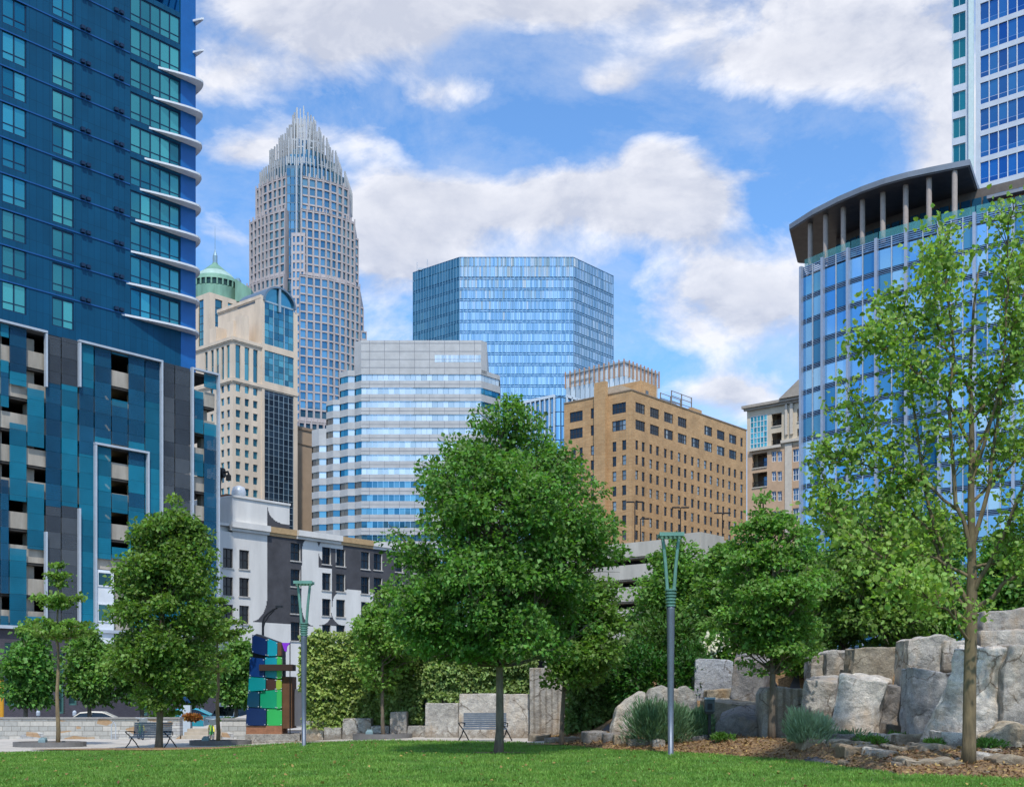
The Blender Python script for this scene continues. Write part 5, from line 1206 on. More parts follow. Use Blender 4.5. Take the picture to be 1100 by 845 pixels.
def grassmat():
    m = leafmat('grass_blade', '456c2a', '92ba5a', .3); nt = m.node_tree; b = [n for n in nt.nodes if n.type == 'BSDF_PRINCIPLED'][0]; l = b.inputs['Base Color'].links[0].from_socket
    a = tex(nt, .45, 5, .65); c = tex(nt, 2.2, 4, .7); k = ramp(nt, a.outputs[0], .32, .7, (.68, .78, .62, 1), (1.2, 1.08, .95, 1)); k2 = ramp(nt, c.outputs[0], .6, .78, (1, 1, 1, 1), (1.35, 1.08, .8, 1))
    nt.links.new(mix(nt, 1, mix(nt, 1, l, k, 'MULTIPLY'), k2, 'MULTIPLY'), b.inputs['Base Color']); return m
blades('grass', 300000, 19, 47, .075, grassmat())
# ================================================================ stone
GR = granite('granite_grey', '938e87', 'd2cdc3', st=.5); GRB = granite('granite_blue', '8b8e93', 'bdbebf', st=.25); GRT = granite('granite_tan', '94866f', 'c4bba8', stain=(.42, .27, .13), st=.75)
GRD = granite('granite_drilled', '8b8377', 'c0bbb2', st=.5, drill=True); GRK = granite('granite_dark', '6e6b69', 'a39f9b', st=.45); GRW = granite('granite_white', 'b4ada3', 'ded8cd', st=.5)
def rock(label, front, Y, dep, mat, back=None, cat='boulder', group=None, bev=.05, amp=.05, name='granite_block', cell=.22, sx=0, yy=None):
    fr = [P(p[0], p[1], Y if yy is None else yy[i]) for i, p in enumerate(front)]
    if back is None: bk = [p + Vector((sx + (0 if abs(p.x) < 0 else 0), dep, 0)) for p in fr]
    else: bk = [P(p[0], p[1], Y + dep) for p in back]
    cxm = sum(p.x for p in fr) / len(fr); zb = min(p.z for p in fr); c = Vector((cxm, Y + dep / 2, zb))
    bm = bmesh.new(); a = [bm.verts.new(p - c) for p in fr]; b = [bm.verts.new(p - c) for p in bk]; n = len(a)
    bm.faces.new(a[::-1]); bm.faces.new(b)
    for i in range(n): bm.faces.new((a[i], a[(i + 1) % n], b[(i + 1) % n], b[i]))
    bmesh.ops.recalc_face_normals(bm, faces=bm.faces)
    if bev: bmesh.ops.bevel(bm, geom=list(bm.edges), offset=bev, segments=2, profile=.6, affect='EDGES', clamp_overlap=True)
    bmesh.ops.triangulate(bm, faces=bm.faces)
    for _ in range(5):
        ed = [e for e in bm.edges if e.calc_length() > cell]
        if not ed or len(bm.verts) > 9000: break
        bmesh.ops.subdivide_edges(bm, edges=ed, cuts=1); bmesh.ops.triangulate(bm, faces=bm.faces)
    bm.normal_update(); sd = Vector((random.uniform(0, 50), random.uniform(0, 50), random.uniform(0, 50)))
    for v in bm.verts:
        q = v.co + sd; d = noise.noise(q * 1.1) * amp + (abs(noise.noise(q * 1.9)) - .25) * amp * 1.3 + noise.noise(q * 3.1) * amp * .6 + noise.noise(q * 8) * amp * .22; v.co += v.normal * d
    me = bpy.data.meshes.new(name); bm.to_mesh(me); bm.free(); me.materials.append(mat); me.update()
    o = bpy.data.objects.new(name, me); o.location = c; COL.objects.link(o); return tag(o, label, cat, group)
def rect(x0, x1, y0, y1, j=1.0): return [(x0 + random.uniform(-j, j) * .5, y1), (x1 + random.uniform(-j, j) * .5, y1), (x1 + random.uniform(-j, j), y0 + random.uniform(-j, j) * .6), ((x0 + x1) / 2, y0 + random.uniform(-j, j) * .5), (x0 + random.uniform(-j, j), y0 + random.uniform(-j, j) * .6)]
gs = 'cut granite blocks of the low wall under the ivy'
slabs = [(323.5, 347.5, 773.5, 796.5, 48.6, 'squat granite cube starting the low wall, just behind the left lamp post', GR), (347.8, 367, 781, 796, 48.4, 'low granite seat slab between the squat cube and the wide notched block', GR),
    (367.5, 398.6, 771.5, 796, 47.8, 'wide granite block with a notched top at the foot of the left ivy', GR), (399, 418.6, 779.5, 796, 47.6, 'low granite seat slab behind the small tree pit with the thin trunk', GRW),
    (419, 437, 764.5, 796, 46.9, 'narrow upright granite post block standing taller than its low neighbours', GRW), (437.4, 456.3, 779.5, 795.5, 46.8, 'low granite seat slab right of the narrow upright post block', GR),
    (456.7, 492.5, 755, 795.5, 46.0, 'broad speckled granite slab left of the bench by the trunk of the big central tree', GR), (493, 568.8, 745, 795.5, 45.3, 'longest pale granite slab directly behind the bench by the big central tree', GRW),
    (569.3, 604, 717.5, 795, 44.6, 'tallest standing granite slab with vertical drill grooves', GRD), (606, 622, 735, 795, 45.2, 'brown grooved granite slab half hidden by the ivy column', GRD)]
for x0, x1, y0, y1, Y, lb, mt in slabs: rock(lb, rect(x0, x1, y0, y1, .8), Y, .9 if y0 > 750 else .6, mt, cat='granite slab', group=gs, bev=.03, amp=.022, name='granite_slab', cell=.3)
gf = 'flat ledge stones at the lawn edge'
flats = [(568, 590, 789, 798, 42, 'thin flat grey stone at the foot of the tallest grooved slab'), (586, 604, 793, 802, 39.6, 'flat pale stone by the thin trunk right of the bench'), (605, 627, 791, 801, 39.2, 'wide flat stone just right of the thin forked trunk'),
    (627, 653, 786, 802, 37.4, 'cracked ledge stone at the foot of the ivy column'), (648, 672, 787, 803, 36.6, 'layered ledge stone left of the rosemary bush'), (660, 684, 790, 806, 35.8, 'low brownish ledge stone below the rosemary bush'), (676, 702, 793, 807, 35.2, 'grey ledge stone between the rosemary bush and the lawn'),
    (700, 716, 794, 808, 34.6, 'small dark ledge stone just left of the right lamp post'), (727, 745, 786, 806, 34.9, 'craggy dark stone just right of the right lamp post'), (744, 760, 790, 804, 34.8, 'brown square stone below the grey utility box'), (786, 800, 794, 800, 33.8, 'small white stone in the mulch under the pale capped boulder'), (800, 813, 795, 801, 33.6, 'second small white stone beside the thin brown trunk')]
for x0, x1, y0, y1, Y, lb in flats: rock(lb, rect(x0, x1, y0, y1, 1.6), Y, .8, random.choice([GR, GRK, GRT]), cat='ledge stone', group=gf, bev=.04, amp=.05, name='ledge_stone', cell=.16)
gb = 'big granite blocks of the rock garden'
B_ = [
 ('pale triangular granite facet beside the ivy column', [(655, 795), (694, 795), (694, 743), (689, 741), (672, 752), (664, 760)], 37.6, 1.2, GRW, None, .06),
 ('rounded grey granite slab standing behind the rosemary bush', [(694, 795), (750, 795), (749.5, 748), (746, 741), (738, 735.5), (733, 736), (729, 740), (718, 739), (712, 736.5), (700, 739), (695, 747)], 36.9, .8, GR, None, .05),
 ('bluish smooth granite slab under the white flowering shrub', [(745, 760), (789, 762), (788, 710), (783, 708), (750, 706.5), (747, 709)], 39.4, 1.0, GRB, None, .02),
 ('stepped granite block behind the bluish slab with brown edge', [(757, 770), (792, 770), (792, 739), (760, 741)], 38.6, .7, GRT, None, .05),
 ('square granite block with bright flat top, just left of the thin brown trunk', [(783, 762), (819, 762), (822, 715), (822, 712), (788, 707)], 37.2, 1.2, GRK, [(790, 758), (829, 756), (829, 740), (830, 706), (794, 704.5)], .03),
 ('small bluish block peeking over the square bright-topped block', [(793, 712), (827, 712), (827, 695), (822, 693.5), (797, 693)], 39.6, .8, GRB, None, .03),
 ('flat-topped granite ledge behind the grey utility box', [(749, 792), (808, 792), (812, 757), (780, 754), (752, 752)], 36.2, 1.3, GRT, [(752, 790), (815, 790), (816, 752), (782, 748.5), (756, 748.5)], .05),
 ('dark boulder capped with a pale tilted flake, left of the thin brown trunk', [(766, 800), (818, 800), (819, 785), (812, 776), (788, 767), (769, 775)], 34.9, 1.2, GRK, [(770, 795), (820, 795), (820, 765), (815, 756), (796, 757), (776, 765)], .06),
 ('beige drilled granite block behind the thin brown trunk', [(818, 808), (862, 808), (863, 760), (863, 739), (826, 737.5), (820, 745)], 34.4, 1.2, GRD, None, .05),
 ('square grey block with bright sloping top, left of the big leaning block', [(859, 775), (893, 775), (897, 757), (899, 733), (864, 730)], 33.9, 1.3, GR, [(866, 770), (900, 770), (900, 745), (900, 726), (872, 725)], .05),
 ('big leaning granite block with bright top in the middle of the rock garden', [(890, 797), (922, 799), (944, 794), (946, 760), (952, 734), (938, 731), (902, 724)], 31.6, 1.5, GRW, [(902, 790), (924, 792), (950, 785), (955, 755), (957, 731), (940, 724), (905, 721.5)], .07),
 ('smaller grey block at the left end of the top row', [(870, 740), (887.5, 740), (887.5, 703), (872, 704.5)], 36.4, .9, GR, None, .05),
 ('rough rounded grey block second along the top row', [(886.5, 740), (915, 740), (915, 700), (905, 699.5), (895, 698), (888, 701)], 36.1, .9, GR, None, .06),
 ('long beige granite block with chiselled right half on the top row', [(914.8, 742), (974, 742), (973.5, 695.5), (940, 694.5), (918, 695.5)], 34.7, 1.0, GRT, None, .05),
 ('dark cracked block between the leaning block and the tall split boulder', [(944, 790), (986, 792), (982, 760), (981, 736), (962, 737), (947, 735)], 32.3, 1.0, GRK, None, .1),
 ('tall split boulder with dark blue face left of the foreground trunk', [(974, 770), (1030, 770), (1030, 700), (1028, 685), (1018, 681), (976, 686)], 31.8, 1.2, GR, None, .08),
 ('dark blue triangular boulder facet in front of the tall split boulder', [(981, 806), (1000, 806), (1024, 745), (1026, 722), (1004, 722), (980, 716)], 30.4, 1.0, GRB, None, .08),
 ('largest pale sloping boulder behind the foreground trunk', [(982, 806), (1086, 806), (1086, 740), (1083, 697), (1062, 696), (1024, 697), (1023, 722), (1008, 752), (990, 788)], 28.9, 1.6, GRW, [(1000, 796), (1088, 796), (1089, 740), (1089, 694), (1062, 694), (1030, 694), (1028, 710), (1022, 742), (1006, 776)], .1),
 ('grey upright boulder at the right edge of the picture', [(1077, 806), (1122, 806), (1122, 693), (1088, 693), (1078, 722)], 28.6, 1.6, GR, None, .06),
 ('small pale boulder bridging the top behind the foreground trunk', [(1014, 720), (1042, 720), (1042, 688), (1016, 688)], 31.6, .8, GRW, None, .05),
 ('flat stacked granite block below the highest block at the right edge', [(1052, 715), (1120, 715), (1120, 675), (1054, 677)], 31.9, 1.2, GR, None, .05),
 ('highest granite block at the right edge, tucked under leaves', [(1055, 690), (1125, 690), (1125, 652), (1058, 656)], 34, 1.2, GR, None, .04),
 ('low rubbly granite lump at the foot of the right edge boulder', [(1060, 815), (1130, 818), (1128, 782), (1090, 776), (1066, 790)], 27.3, 1.0, GRT, None, .12),
]
for lb, fr, Y, dp, mt, bk, am in B_: rock(lb, fr, Y, dp, mt, bk, group=gb, bev=.04, amp=am, cell=.17)
gl_ = 'flat broken stones on the mulch by the foreground trunk'
L_ = [(866, 882, 809, 820, 29.4, 'flat orange-edged ledge stone nearest the silvery lavender'), (880, 912, 802, 815, 29.6, 'long thin grey ledge plate right of the silvery lavender'), (900, 930, 808, 818, 28.2, 'broken grey ledge plate in the middle of the mulch'), (912, 938, 815, 826, 26.8, 'low slab of grey rubble at the lawn edge, right of the lavender'),
    (936, 962, 816, 827, 26.2, 'flat jagged slab at the lawn edge centre of the mulch'), (958, 985, 812, 822, 26.6, 'pale plate leaning on the mulch before the sloping boulder'), (980, 1014, 823, 834, 24.6, 'dark pointed plate at the lawn edge left of the foreground trunk'), (992, 1022, 812, 822, 26.4, 'white wedge stone left of the foreground trunk'),
    (1012, 1030, 796, 816, 27.2, 'knobbly white rubble lump just left of the foreground trunk'), (1018, 1034, 824, 834, 24.3, 'small round white stone touching the foreground trunk base'), (1052, 1080, 816, 828, 24.8, 'flat stone just right of the foreground trunk base'), (1074, 1104, 822, 834, 24.2, 'flat stone at the right corner of the picture'),
    (945, 972, 786, 800, 30.2, 'brown rubble lump under the dark cracked block'), (905, 930, 790, 802, 30.4, 'small brown rubble under the big leaning block'), (966, 990, 792, 806, 29.2, 'rubble lump at the left tip of the sloping boulder')]
for x0, x1, y0, y1, Y, lb in L_:
    zg_ = G(PX((x0 + x1) / 2, Y), Y); yb = HZ + (H - zg_ + .12) / Y * F; h = y1 - y0
    xm_ = (x0 + x1) / 2; wd_ = (x1 - x0) * .66
    rock(lb, rect(xm_ - wd_, xm_ + wd_, yb - h * 1.15, yb, 2.6), Y, random.uniform(.5, .9), random.choice([GR, GRW, GRT, GRK]), cat='rubble stone', group=gl_, bev=.03, amp=.07, name='rubble_stone', cell=.13)
for i in range(90):
    x = random.uniform(7.6, 14); y = float(E(x)) + random.uniform(.6, 7.2)
    if y > np.interp(x, R1[0], R1[1]) - .3: continue
    pxx = CX + x / y * F; yb = HZ + (H - G(x, y) + .08) / y * F; w_ = random.uniform(4, 11); hh_ = w_ * random.uniform(.35, .8)
    rock('small angular rubble stone scattered on the mulch before the granite blocks', rect(pxx - w_, pxx + w_, yb - hh_, yb, 3.5), y, random.uniform(.25, .55), random.choice([GR, GRT, GRW, GRT]), cat='rubble stone', group='loose rubble in the rock garden', bev=.02, amp=.07, name='rubble_stone', cell=.12)
def chips(name, n, mat, size):
    c = []
    while len(c) < n:
        x = random.uniform(1.3, 14); e = float(E(x)); y = e + random.uniform(-.25, 5.2); 
        c.append((x, y, G(x, y) + .03))
    c = np.array(c); N = len(c); L = size * RNG.uniform(.4, 1.6, N); dr = RNG.normal(size=(N, 3)); dr[:, 2] *= .35; nr = RNG.normal(size=(N, 3)) * .5 + np.array([0, 0, 1])
    o = leaf_obj(name, mat, None, c, dr, nr, L, L * .45, .15); o['kind'] = 'stuff'
def fallen(n):
    y = RNG.uniform(19, 46, n); x = RNG.uniform(-.5, .5, n) * y; k = y < E(x) - .1; c = np.stack([x, y, g(x, y) + .075], -1)[k]; N = len(c); dr = RNG.normal(size=(N, 3)); dr[:, 2] *= .3; nr = RNG.normal(size=(N, 3)) * .4 + np.array([0, 0, 1]); L = .09 * RNG.uniform(.5, 1.3, N)
    o = leaf_obj('fallen_leaves', leafmat('dry_leaf', '5c4526', 'b59a58', .1), None, c, dr, nr, L, L * .7, .2); o['kind'] = 'stuff'
fallen(900)
chips('mulch_chips', 16000, leafmat('chip', '4a3523', 'b58c5c', 0.02), .08)
# ================================================================ low walls, steps
def rubble_mat():
    m, nt, b, out = newmat('ashlar'); tc = nd(nt, 'ShaderNodeTexCoord'); sx = nd(nt, 'ShaderNodeSeparateXYZ'); nt.links.new(tc.outputs['Object'], sx.inputs[0]); cb = nd(nt, 'ShaderNodeCombineXYZ'); nt.links.new(sx.outputs[0], cb.inputs[0]); nt.links.new(sx.outputs[2], cb.inputs[1])
    br = nd(nt, 'ShaderNodeTexBrick', offset=.37, squash=.7, squash_frequency=3); nt.links.new(cb.outputs[0], br.inputs[0]); br.inputs['Scale'].default_value = 1; br.inputs['Brick Width'].default_value = .62; br.inputs['Row Height'].default_value = .23; br.inputs['Mortar Size'].default_value = .012; br.inputs['Bias'].default_value = -.2
    br.inputs['Color1'].default_value = lin('a3a29c'); br.inputs['Color2'].default_value = lin('c3beb4'); br.inputs['Mortar'].default_value = lin('77736c')
    br2 = nd(nt, 'ShaderNodeTexBrick', offset=.41, squash=1.5, squash_frequency=2); nt.links.new(cb.outputs[0], br2.inputs[0]); br2.inputs['Scale'].default_value = 1; br2.inputs['Brick Width'].default_value = .34; br2.inputs['Row Height'].default_value = .135; br2.inputs['Mortar Size'].default_value = .01
    br2.inputs['Color1'].default_value = lin('97989a'); br2.inputs['Color2'].default_value = lin('c9c6bf'); br2.inputs['Mortar'].default_value = lin('77736c')
    v2 = nd(nt, 'ShaderNodeTexVoronoi', distance='CHEBYCHEV'); m2 = nd(nt, 'ShaderNodeMapping'); m2.inputs['Scale'].default_value = (.8, 2.1, 1); nt.links.new(cb.outputs[0], m2.inputs[0]); nt.links.new(m2.outputs[0], v2.inputs['Vector']); v2.inputs['Scale'].default_value = 1; s2 = nd(nt, 'ShaderNodeSeparateColor'); nt.links.new(v2.outputs['Color'], s2.inputs[0])
    base_ = mix(nt, math_(nt, 'GREATER_THAN', s2.outputs[1], .5), br.outputs[0], br2.outputs[0])
    vo = nd(nt, 'ShaderNodeTexVoronoi'); mp = nd(nt, 'ShaderNodeMapping'); mp.inputs['Scale'].default_value = (1.4, 4, 1); nt.links.new(cb.outputs[0], mp.inputs[0]); nt.links.new(mp.outputs[0], vo.inputs['Vector']); vo.inputs['Scale'].default_value = 1
    sc_ = nd(nt, 'ShaderNodeSeparateColor'); nt.links.new(vo.outputs['Color'], sc_.inputs[0])
    col = mix(nt, math_(nt, 'MULTIPLY', ramp(nt, sc_.outputs[0], .87, .9), .7), base_, lin('a97f48')); t = tex(nt, 6, 5, .7)
    col = mix(nt, .6, col, ramp(nt, t.outputs[0], .3, .7, (.65, .65, .65, 1), (1.15, 1.15, 1.15, 1)), 'MULTIPLY')
    nt.links.new(col, b.inputs['Base Color']); b.inputs['Roughness'].default_value = .85; bump(nt, b, br.outputs[1], -.5, .03); return m
ASH = rubble_mat(); CAPM = plain('cap_stone', '8d8a86', .8, 0, .1, 2)
def low_wall(px0, px1, Y, ytop, label):
    x0, x1 = PX(px0, Y), PX(px1, Y); zt = H + (HZ - ytop) / F * Y; zb = min(G(x0, Y), G(x1, Y)) - .3
    r = empty('stone_wall', ((x0 + x1) / 2, Y, zb), label, 'wall', 'low ashlar stone walls along the path')
    m = MB(); m.box(x0, x1, Y, Y + .55, zb, zt - .08); m.build('masonry', ASH, r); c = MB(); c.box(x0 - .04, x1 + .04, Y - .05, Y + .6, zt - .08, zt); c.build('capstone', CAPM, r)
low_wall(-90, 193, 56, 770, 'long grey ashlar wall behind the bench under the leafy left tree'); low_wall(238, 273, 56, 771, 'short ashlar wall between the steps and the coloured panel pillar')
st = MB(); x0, x1 = PX(193, 56), PX(238, 56)
for i in range(3): st.box(x0 + .05, x1 - .05, 56.1 + i * .5, 58.5, G(x0, 56) - .3, G(x0, 56) + .02 + .15 * (i + 1))
single(st, 'steps', plain('step_stone', 'b3a898', .8, 0, .08, 2), 'pale stone steps through the gap in the ashlar wall', 'steps')
rp = MB(); rp.hexa([(x0 + .1, 58.5, G(x0, 58)), (x1 - .1, 58.5, G(x0, 58)), (x1 + 3, 66, .05), (x0 + 1.5, 66, .05), (x0 + .1, 58.5, G(x0, 58) + .45), (x1 - .1, 58.5, G(x0, 58) + .45), (x1 + 3, 66, .75), (x0 + 1.5, 66, .75)]); o = rp.build('ramp_path', M_PATH); o['kind'] = 'structure'
pl = MB(); mt = GR; x0, x1 = PX(263, 49.6), PX(322, 49.6); zb = G(-10, 49)
pl.box(x0, x1, 49.6, 53, zb - .3, zb + .34); pl.box(x0 + 1.0, x1 - .1, 49.0, 49.58, zb - .3, zb + .12)
single(pl, 'granite_plinth', mt, 'grey granite plinth with one step under the coloured panel pillar', 'plinth')
# tree pits with kerbs
def pit(px0, px1, Y, label):
    xc, rx = PX((px0 + px1) / 2, Y), (PX(px1, Y) - PX(px0, Y)) / 2; zb = G(xc, Y); r = empty('tree_pit', (xc, Y, zb), label, 'tree pit', 'round stone kerbed tree pits')
    k = MB(); n = 32; ry = .95
    for i in range(n):
        a0, a1 = 2 * math.pi * i / n, 2 * math.pi * (i + 1) / n; q = lambda a, s, z: (xc + rx * s * math.cos(a), Y + ry * s * math.sin(a), z)
        k.hexa([q(a0, 1, zb - .2), q(a1, 1, zb - .2), q(a1, .88, zb - .2), q(a0, .88, zb - .2), q(a0, 1, zb + .2), q(a1, 1, zb + .2), q(a1, .88, zb + .2), q(a0, .88, zb + .2)])
    k.build('kerb', plain('kerb_stone', '6f6c6a', .8, 0, .1, 3), r); s = MB(); s.poly([(xc + rx * .9 * math.cos(2 * math.pi * i / n), Y + ry * .9 * math.sin(2 * math.pi * i / n), zb + .14) for i in range(n)]); s.build('soil', M_SOIL, r)
pit(15, 92, 47.6, 'stone kerbed tree pit at the left edge, under the thin layered tree'); pit(204, 270, 49.0, 'stone kerbed tree pit left of the coloured pillar, holding a thin layered tree'); pit(379, 443, 46.2, 'stone kerbed tree pit before the low granite slabs and ivy')
for px, Y, lb in ((46, 46.9, 'grey-green uplight box in the tree pit at the left edge'), (221, 48.3, 'grey-green uplight box in the tree pit by the green bicycle'), (397, 45.6, 'grey-green uplight box in the tree pit before the low slabs')):
    x = PX(px, Y); z = G(x, Y) + .1; u = MB(); u.box(x - .14, x + .14, Y - .12, Y + .12, z, z + .2); u.loft([(x - .14, Y - .12, z + .2), (x + .14, Y - .12, z + .2), (x + .14, Y + .12, z + .2), (x - .14, Y + .12, z + .2)], [(x - .08, Y - .1, z + .28), (x + .08, Y - .1, z + .28), (x + .1, Y + .12, z + .3), (x - .1, Y + .12, z + .3)])
    single(u, 'uplight', plain('uplight_green', '7f9598', .5, .2, .08), lb, 'light', 'ground uplights in the tree pits')
# ================================================================ coloured pillar
def pillar():
    Y = 50.3; x0, x1 = PX(265, Y), PX(313, Y); zb = G(x0, Y) + .34; root = empty('colour_panel_pillar', ((x0 + x1) / 2, Y, zb), 'pillar clad in navy, teal and green coloured panels above a brick base', 'sculpture')
    S = lambda zx, zy: (PX(255 + zx / 6.03, Y), H + (HZ - (660 + zy / 6.03)) / F * Y)
    body = MB(); pts = [S(68, 716), S(286, 716), S(284, 190), S(270, 178), S(120, 122), S(103, 130)]
    body.loft([(a, Y + .12, z) for a, z in pts], [(a + .06, Y + .7, z) for a, z in pts]); body.build('core', plain('pillar_core', '2a2c33', .7, 0, .1), root)
    C = {'navy': '102a5c', 'teal': '0e8a8f', 'teal2': '1397ab', 'deep': '12415c', 'green': '0f9a6e', 'lime': '36b45c', 'yellow': '98b53c', 'brown': '4a2e2a', 'lgreen': '4db84d', 'blue': '123a78'}
    Q = [('navy', (97, 128), (195, 160), (193, 268), (96, 243)), ('teal2', (199, 154), (262, 180), (260, 266), (198, 268)), ('blue', (86, 275), (180, 285), (180, 405), (82, 398)), ('teal2', (181, 276), (258, 270), (256, 412), (182, 404)),
         ('lgreen', (260, 270), (290, 274), (290, 410), (258, 414)), ('teal', (80, 402), (188, 410), (186, 488), (76, 496)), ('brown', (190, 414), (252, 418), (252, 484), (189, 488)), ('yellow', (254, 420), (290, 422), (290, 480), (254, 484)),
         ('deep', (74, 498), (148, 498), (146, 600), (68, 596)), ('green', (151, 494), (256, 486), (256, 606), (149, 602)), ('lime', (258, 486), (290, 484), (290, 604), (258, 608)), ('navy', (66, 602), (192, 606), (190, 716), (60, 714)), ('lime', (194, 610), (290, 612), (290, 716), (193, 717))]
    for i, (c, *q) in enumerate(Q):
        m = MB(); d = .06 + .05 * (i % 3); a = [S(*t) for t in q]; m.loft([(x, Y - d, z) for x, z in a], [(x, Y + .1, z) for x, z in a])
        rr = MC.get('pp_' + c) or plain('pp_' + c, C[c], .25, .1, .05, 1); m.build('colour_panel', rr, root)
        b = MB()
        for (x, z) in a: 
            cx_, cz_ = sum(t[0] for t in a) / 4, sum(t[1] for t in a) / 4; X_, Z_ = x + (cx_ - x) * .12, z + (cz_ - z) * .12; b.box(X_ - .02, X_ + .02, Y - d - .015, Y - d + .005, Z_ - .02, Z_ + .02)
        b.build('bolt', M_SILV, root)
    WD = plain('corten', '6b4a33', .7, .1, .12, 2, .1); m = MB(); a, b = S(290, 735), S(352, 400); m.box(a[0], b[0], Y + .05, Y + 1.1, a[1], b[1]); m.build('brown_column', WD, root)
    m = MB(); a, b = S(150, 362), S(365, 322); m.box(a[0], b[0], Y - .3, Y + .5, a[1], b[1]); m.build('beam', plain('dark_wood', '3d2a22', .7, 0, .1), root)
    m = MB(); a, b = S(262, 180), S(286, 265); m.box(a[0], b[0], Y - .04, Y + .9, b[1], a[1]); m.build('top_trim', WD, root)
    m = MB(); a, b = S(356, 720), S(412, 480); m.box(a[0], b[0], Y + .5, Y + .8, a[1], b[1]); m.build('grey_door', plain('grey_door', '6f7078', .5, .1, .05), root)
    m = MB(); a, b = S(60, 741), S(291, 718); m.box(a[0], b[0], Y - .1, Y + 1.2, zb, b[1]); m.build('brick_base', plain('pillar_brick', '9a6b50', .8, 0, .15, 6), root)
    x, z = S(315, 180); y = Y - .3; k = y / Y; zz = lambda q: H + (q - H) * k; f = MB()
    p = [S(288, 181), S(343, 181), S(322, 206), S(318, 240), S(304, 232)]
    f.loft([(a * k, y, zz(c)) for a, c in p], [(a * k, y + .05, zz(c)) for a, c in p]); rr = empty('purple_banner', (x * k, y, G(x, y)), 'small purple wedge banner on a thin mast right of the coloured pillar', 'banner')
    f.build('cloth', plain('purple', '8a2fd0', .6, 0, .05), rr); t = MB(); xm = S(338, 0)[0] * k; t.tube([(xm, y + .1, G(x, y)), (xm, y + .1, zz(S(0, 178)[1]))], .022, 6); t.build('mast', M_BLACK, rr)
pillar()
# ================================================================ lamp posts, benches, box, bikes, kiosk, cars
def lamp(px, Y, hgt, label, rz=0):
    x = PX(px, Y); z = G(x, Y); r = empty('lamp_post', (x, Y, z), label, 'street lamp', 'slim park lamp posts with forked tops'); r.rotation_euler.z = 0
    PM = plain('post_grey', '6d7683', .45, .5, .08, 3); TM = plain('verdigris', '6f9a8c', .5, .4, .1, 3); k = hgt / 6.05
    p = MB(); p.lathe(x, Y, [(.15, z - .05), (.15, z + .04), (.075, z + .06), (.085, z + 1.5 * k), (.112, z + 4.0 * k), (.115, z + 4.05 * k)], 16); p.build('post', PM, r, True)
    c = MB(); prof = []
    for i in range(6): zz = z + 4.05 * k + i * .085 * k; prof += [(.1 + i * .006, zz), (.135 + i * .006, zz + .015), (.135 + i * .006, zz + .05), (.1 + i * .006, zz + .06)]
    c.lathe(x, Y, prof, 16); c.build('ringed_collar', TM, r)
    for sg in (-1, 1):
        a = MB(); a.tube([(x + sg * .09, Y, z + 4.5 * k), (x + sg * .14, Y, z + 5.2 * k), (x + sg * .22, Y, z + 5.98 * k)], [.05, .048, .045], 8); a.build('arm', TM, r)
    h = MB(); zt = z + hgt - .1
    for dy in (-.22, .22): h.box(x - .33, x + .33, Y + dy - .035, Y + dy + .035, zt, zt + .1)
    for i in range(6): q = x - .29 + .58 * i / 5; h.box(q - .025, q + .025, Y - .185, Y + .185, zt + .02, zt + .08)
    h.box(x - .3, x + .3, Y - .05, Y + .05, zt - .05, zt + .0); h.build('lamp_head', TM, r)
lamp(720.5, 31.6, 6.0, 'lamp post on the right, before the rosemary bush at the lawn edge'); lamp(326.5, 41.5, 5.85, 'lamp post on the left, between the coloured pillar and the ivy')
def bench(px0, px1, Y, label, ytop):
    x0, x1 = PX(px0, Y), PX(px1, Y); xc = (x0 + x1) / 2; w = (x1 - x0) / 2; z = G(xc, Y); r = empty('park_bench', (xc, Y, z), label, 'bench', 'slatted metal park benches')
    SL = plain('bench_slate', '6b7684', .5, .2, .1, 4); BK = plain('bench_iron', '2b2e33', .5, .5, .08); s = MB()
    for i in range(5): s.box(x0 + .1, x1 - .1, Y - .25 + i * .1, Y - .17 + i * .1, z + .43 + i * .004, z + .46 + i * .004)
    s.build('seat', SL, r); b = MB()
    for i in range(7): zz = z + .5 + i * .075; yy = Y + .24 + i * .022; b.box(x0 + .12, x1 - .12, yy, yy + .02, zz, zz + .062)
    b.build('backrest', SL, r)
    for xx in (x0 + .12, x1 - .12, ):
        l = MB(); l.tube([(xx - .17, Y - .26, z), (xx - .05, Y - .1, z + .22), (xx + .02, Y, z + .44)], .022, 6); l.tube([(xx + .2, Y + .3, z), (xx + .1, Y + .18, z + .22), (xx - .02, Y, z + .44), (xx - .12, Y - .22, z + .6), (xx - .16, Y - .26, z + .66)], .022, 6); l.build('leg', BK, r)
        a = MB(); a.tube([(xx - .16, Y - .26, z + .66), (xx - .05, Y, z + .67), (xx + .05, Y + .26, z + .64), (xx + .03, Y + .3, z + .5)], .02, 6); a.build('armrest', BK, r)
bench(494, 547.5, 42.3, 'grey slatted bench behind the trunk of the big central tree', 768); bench(138, 185.5, 46.0, 'grey slatted bench under the leafy left tree, with a bicycle behind it', 778)
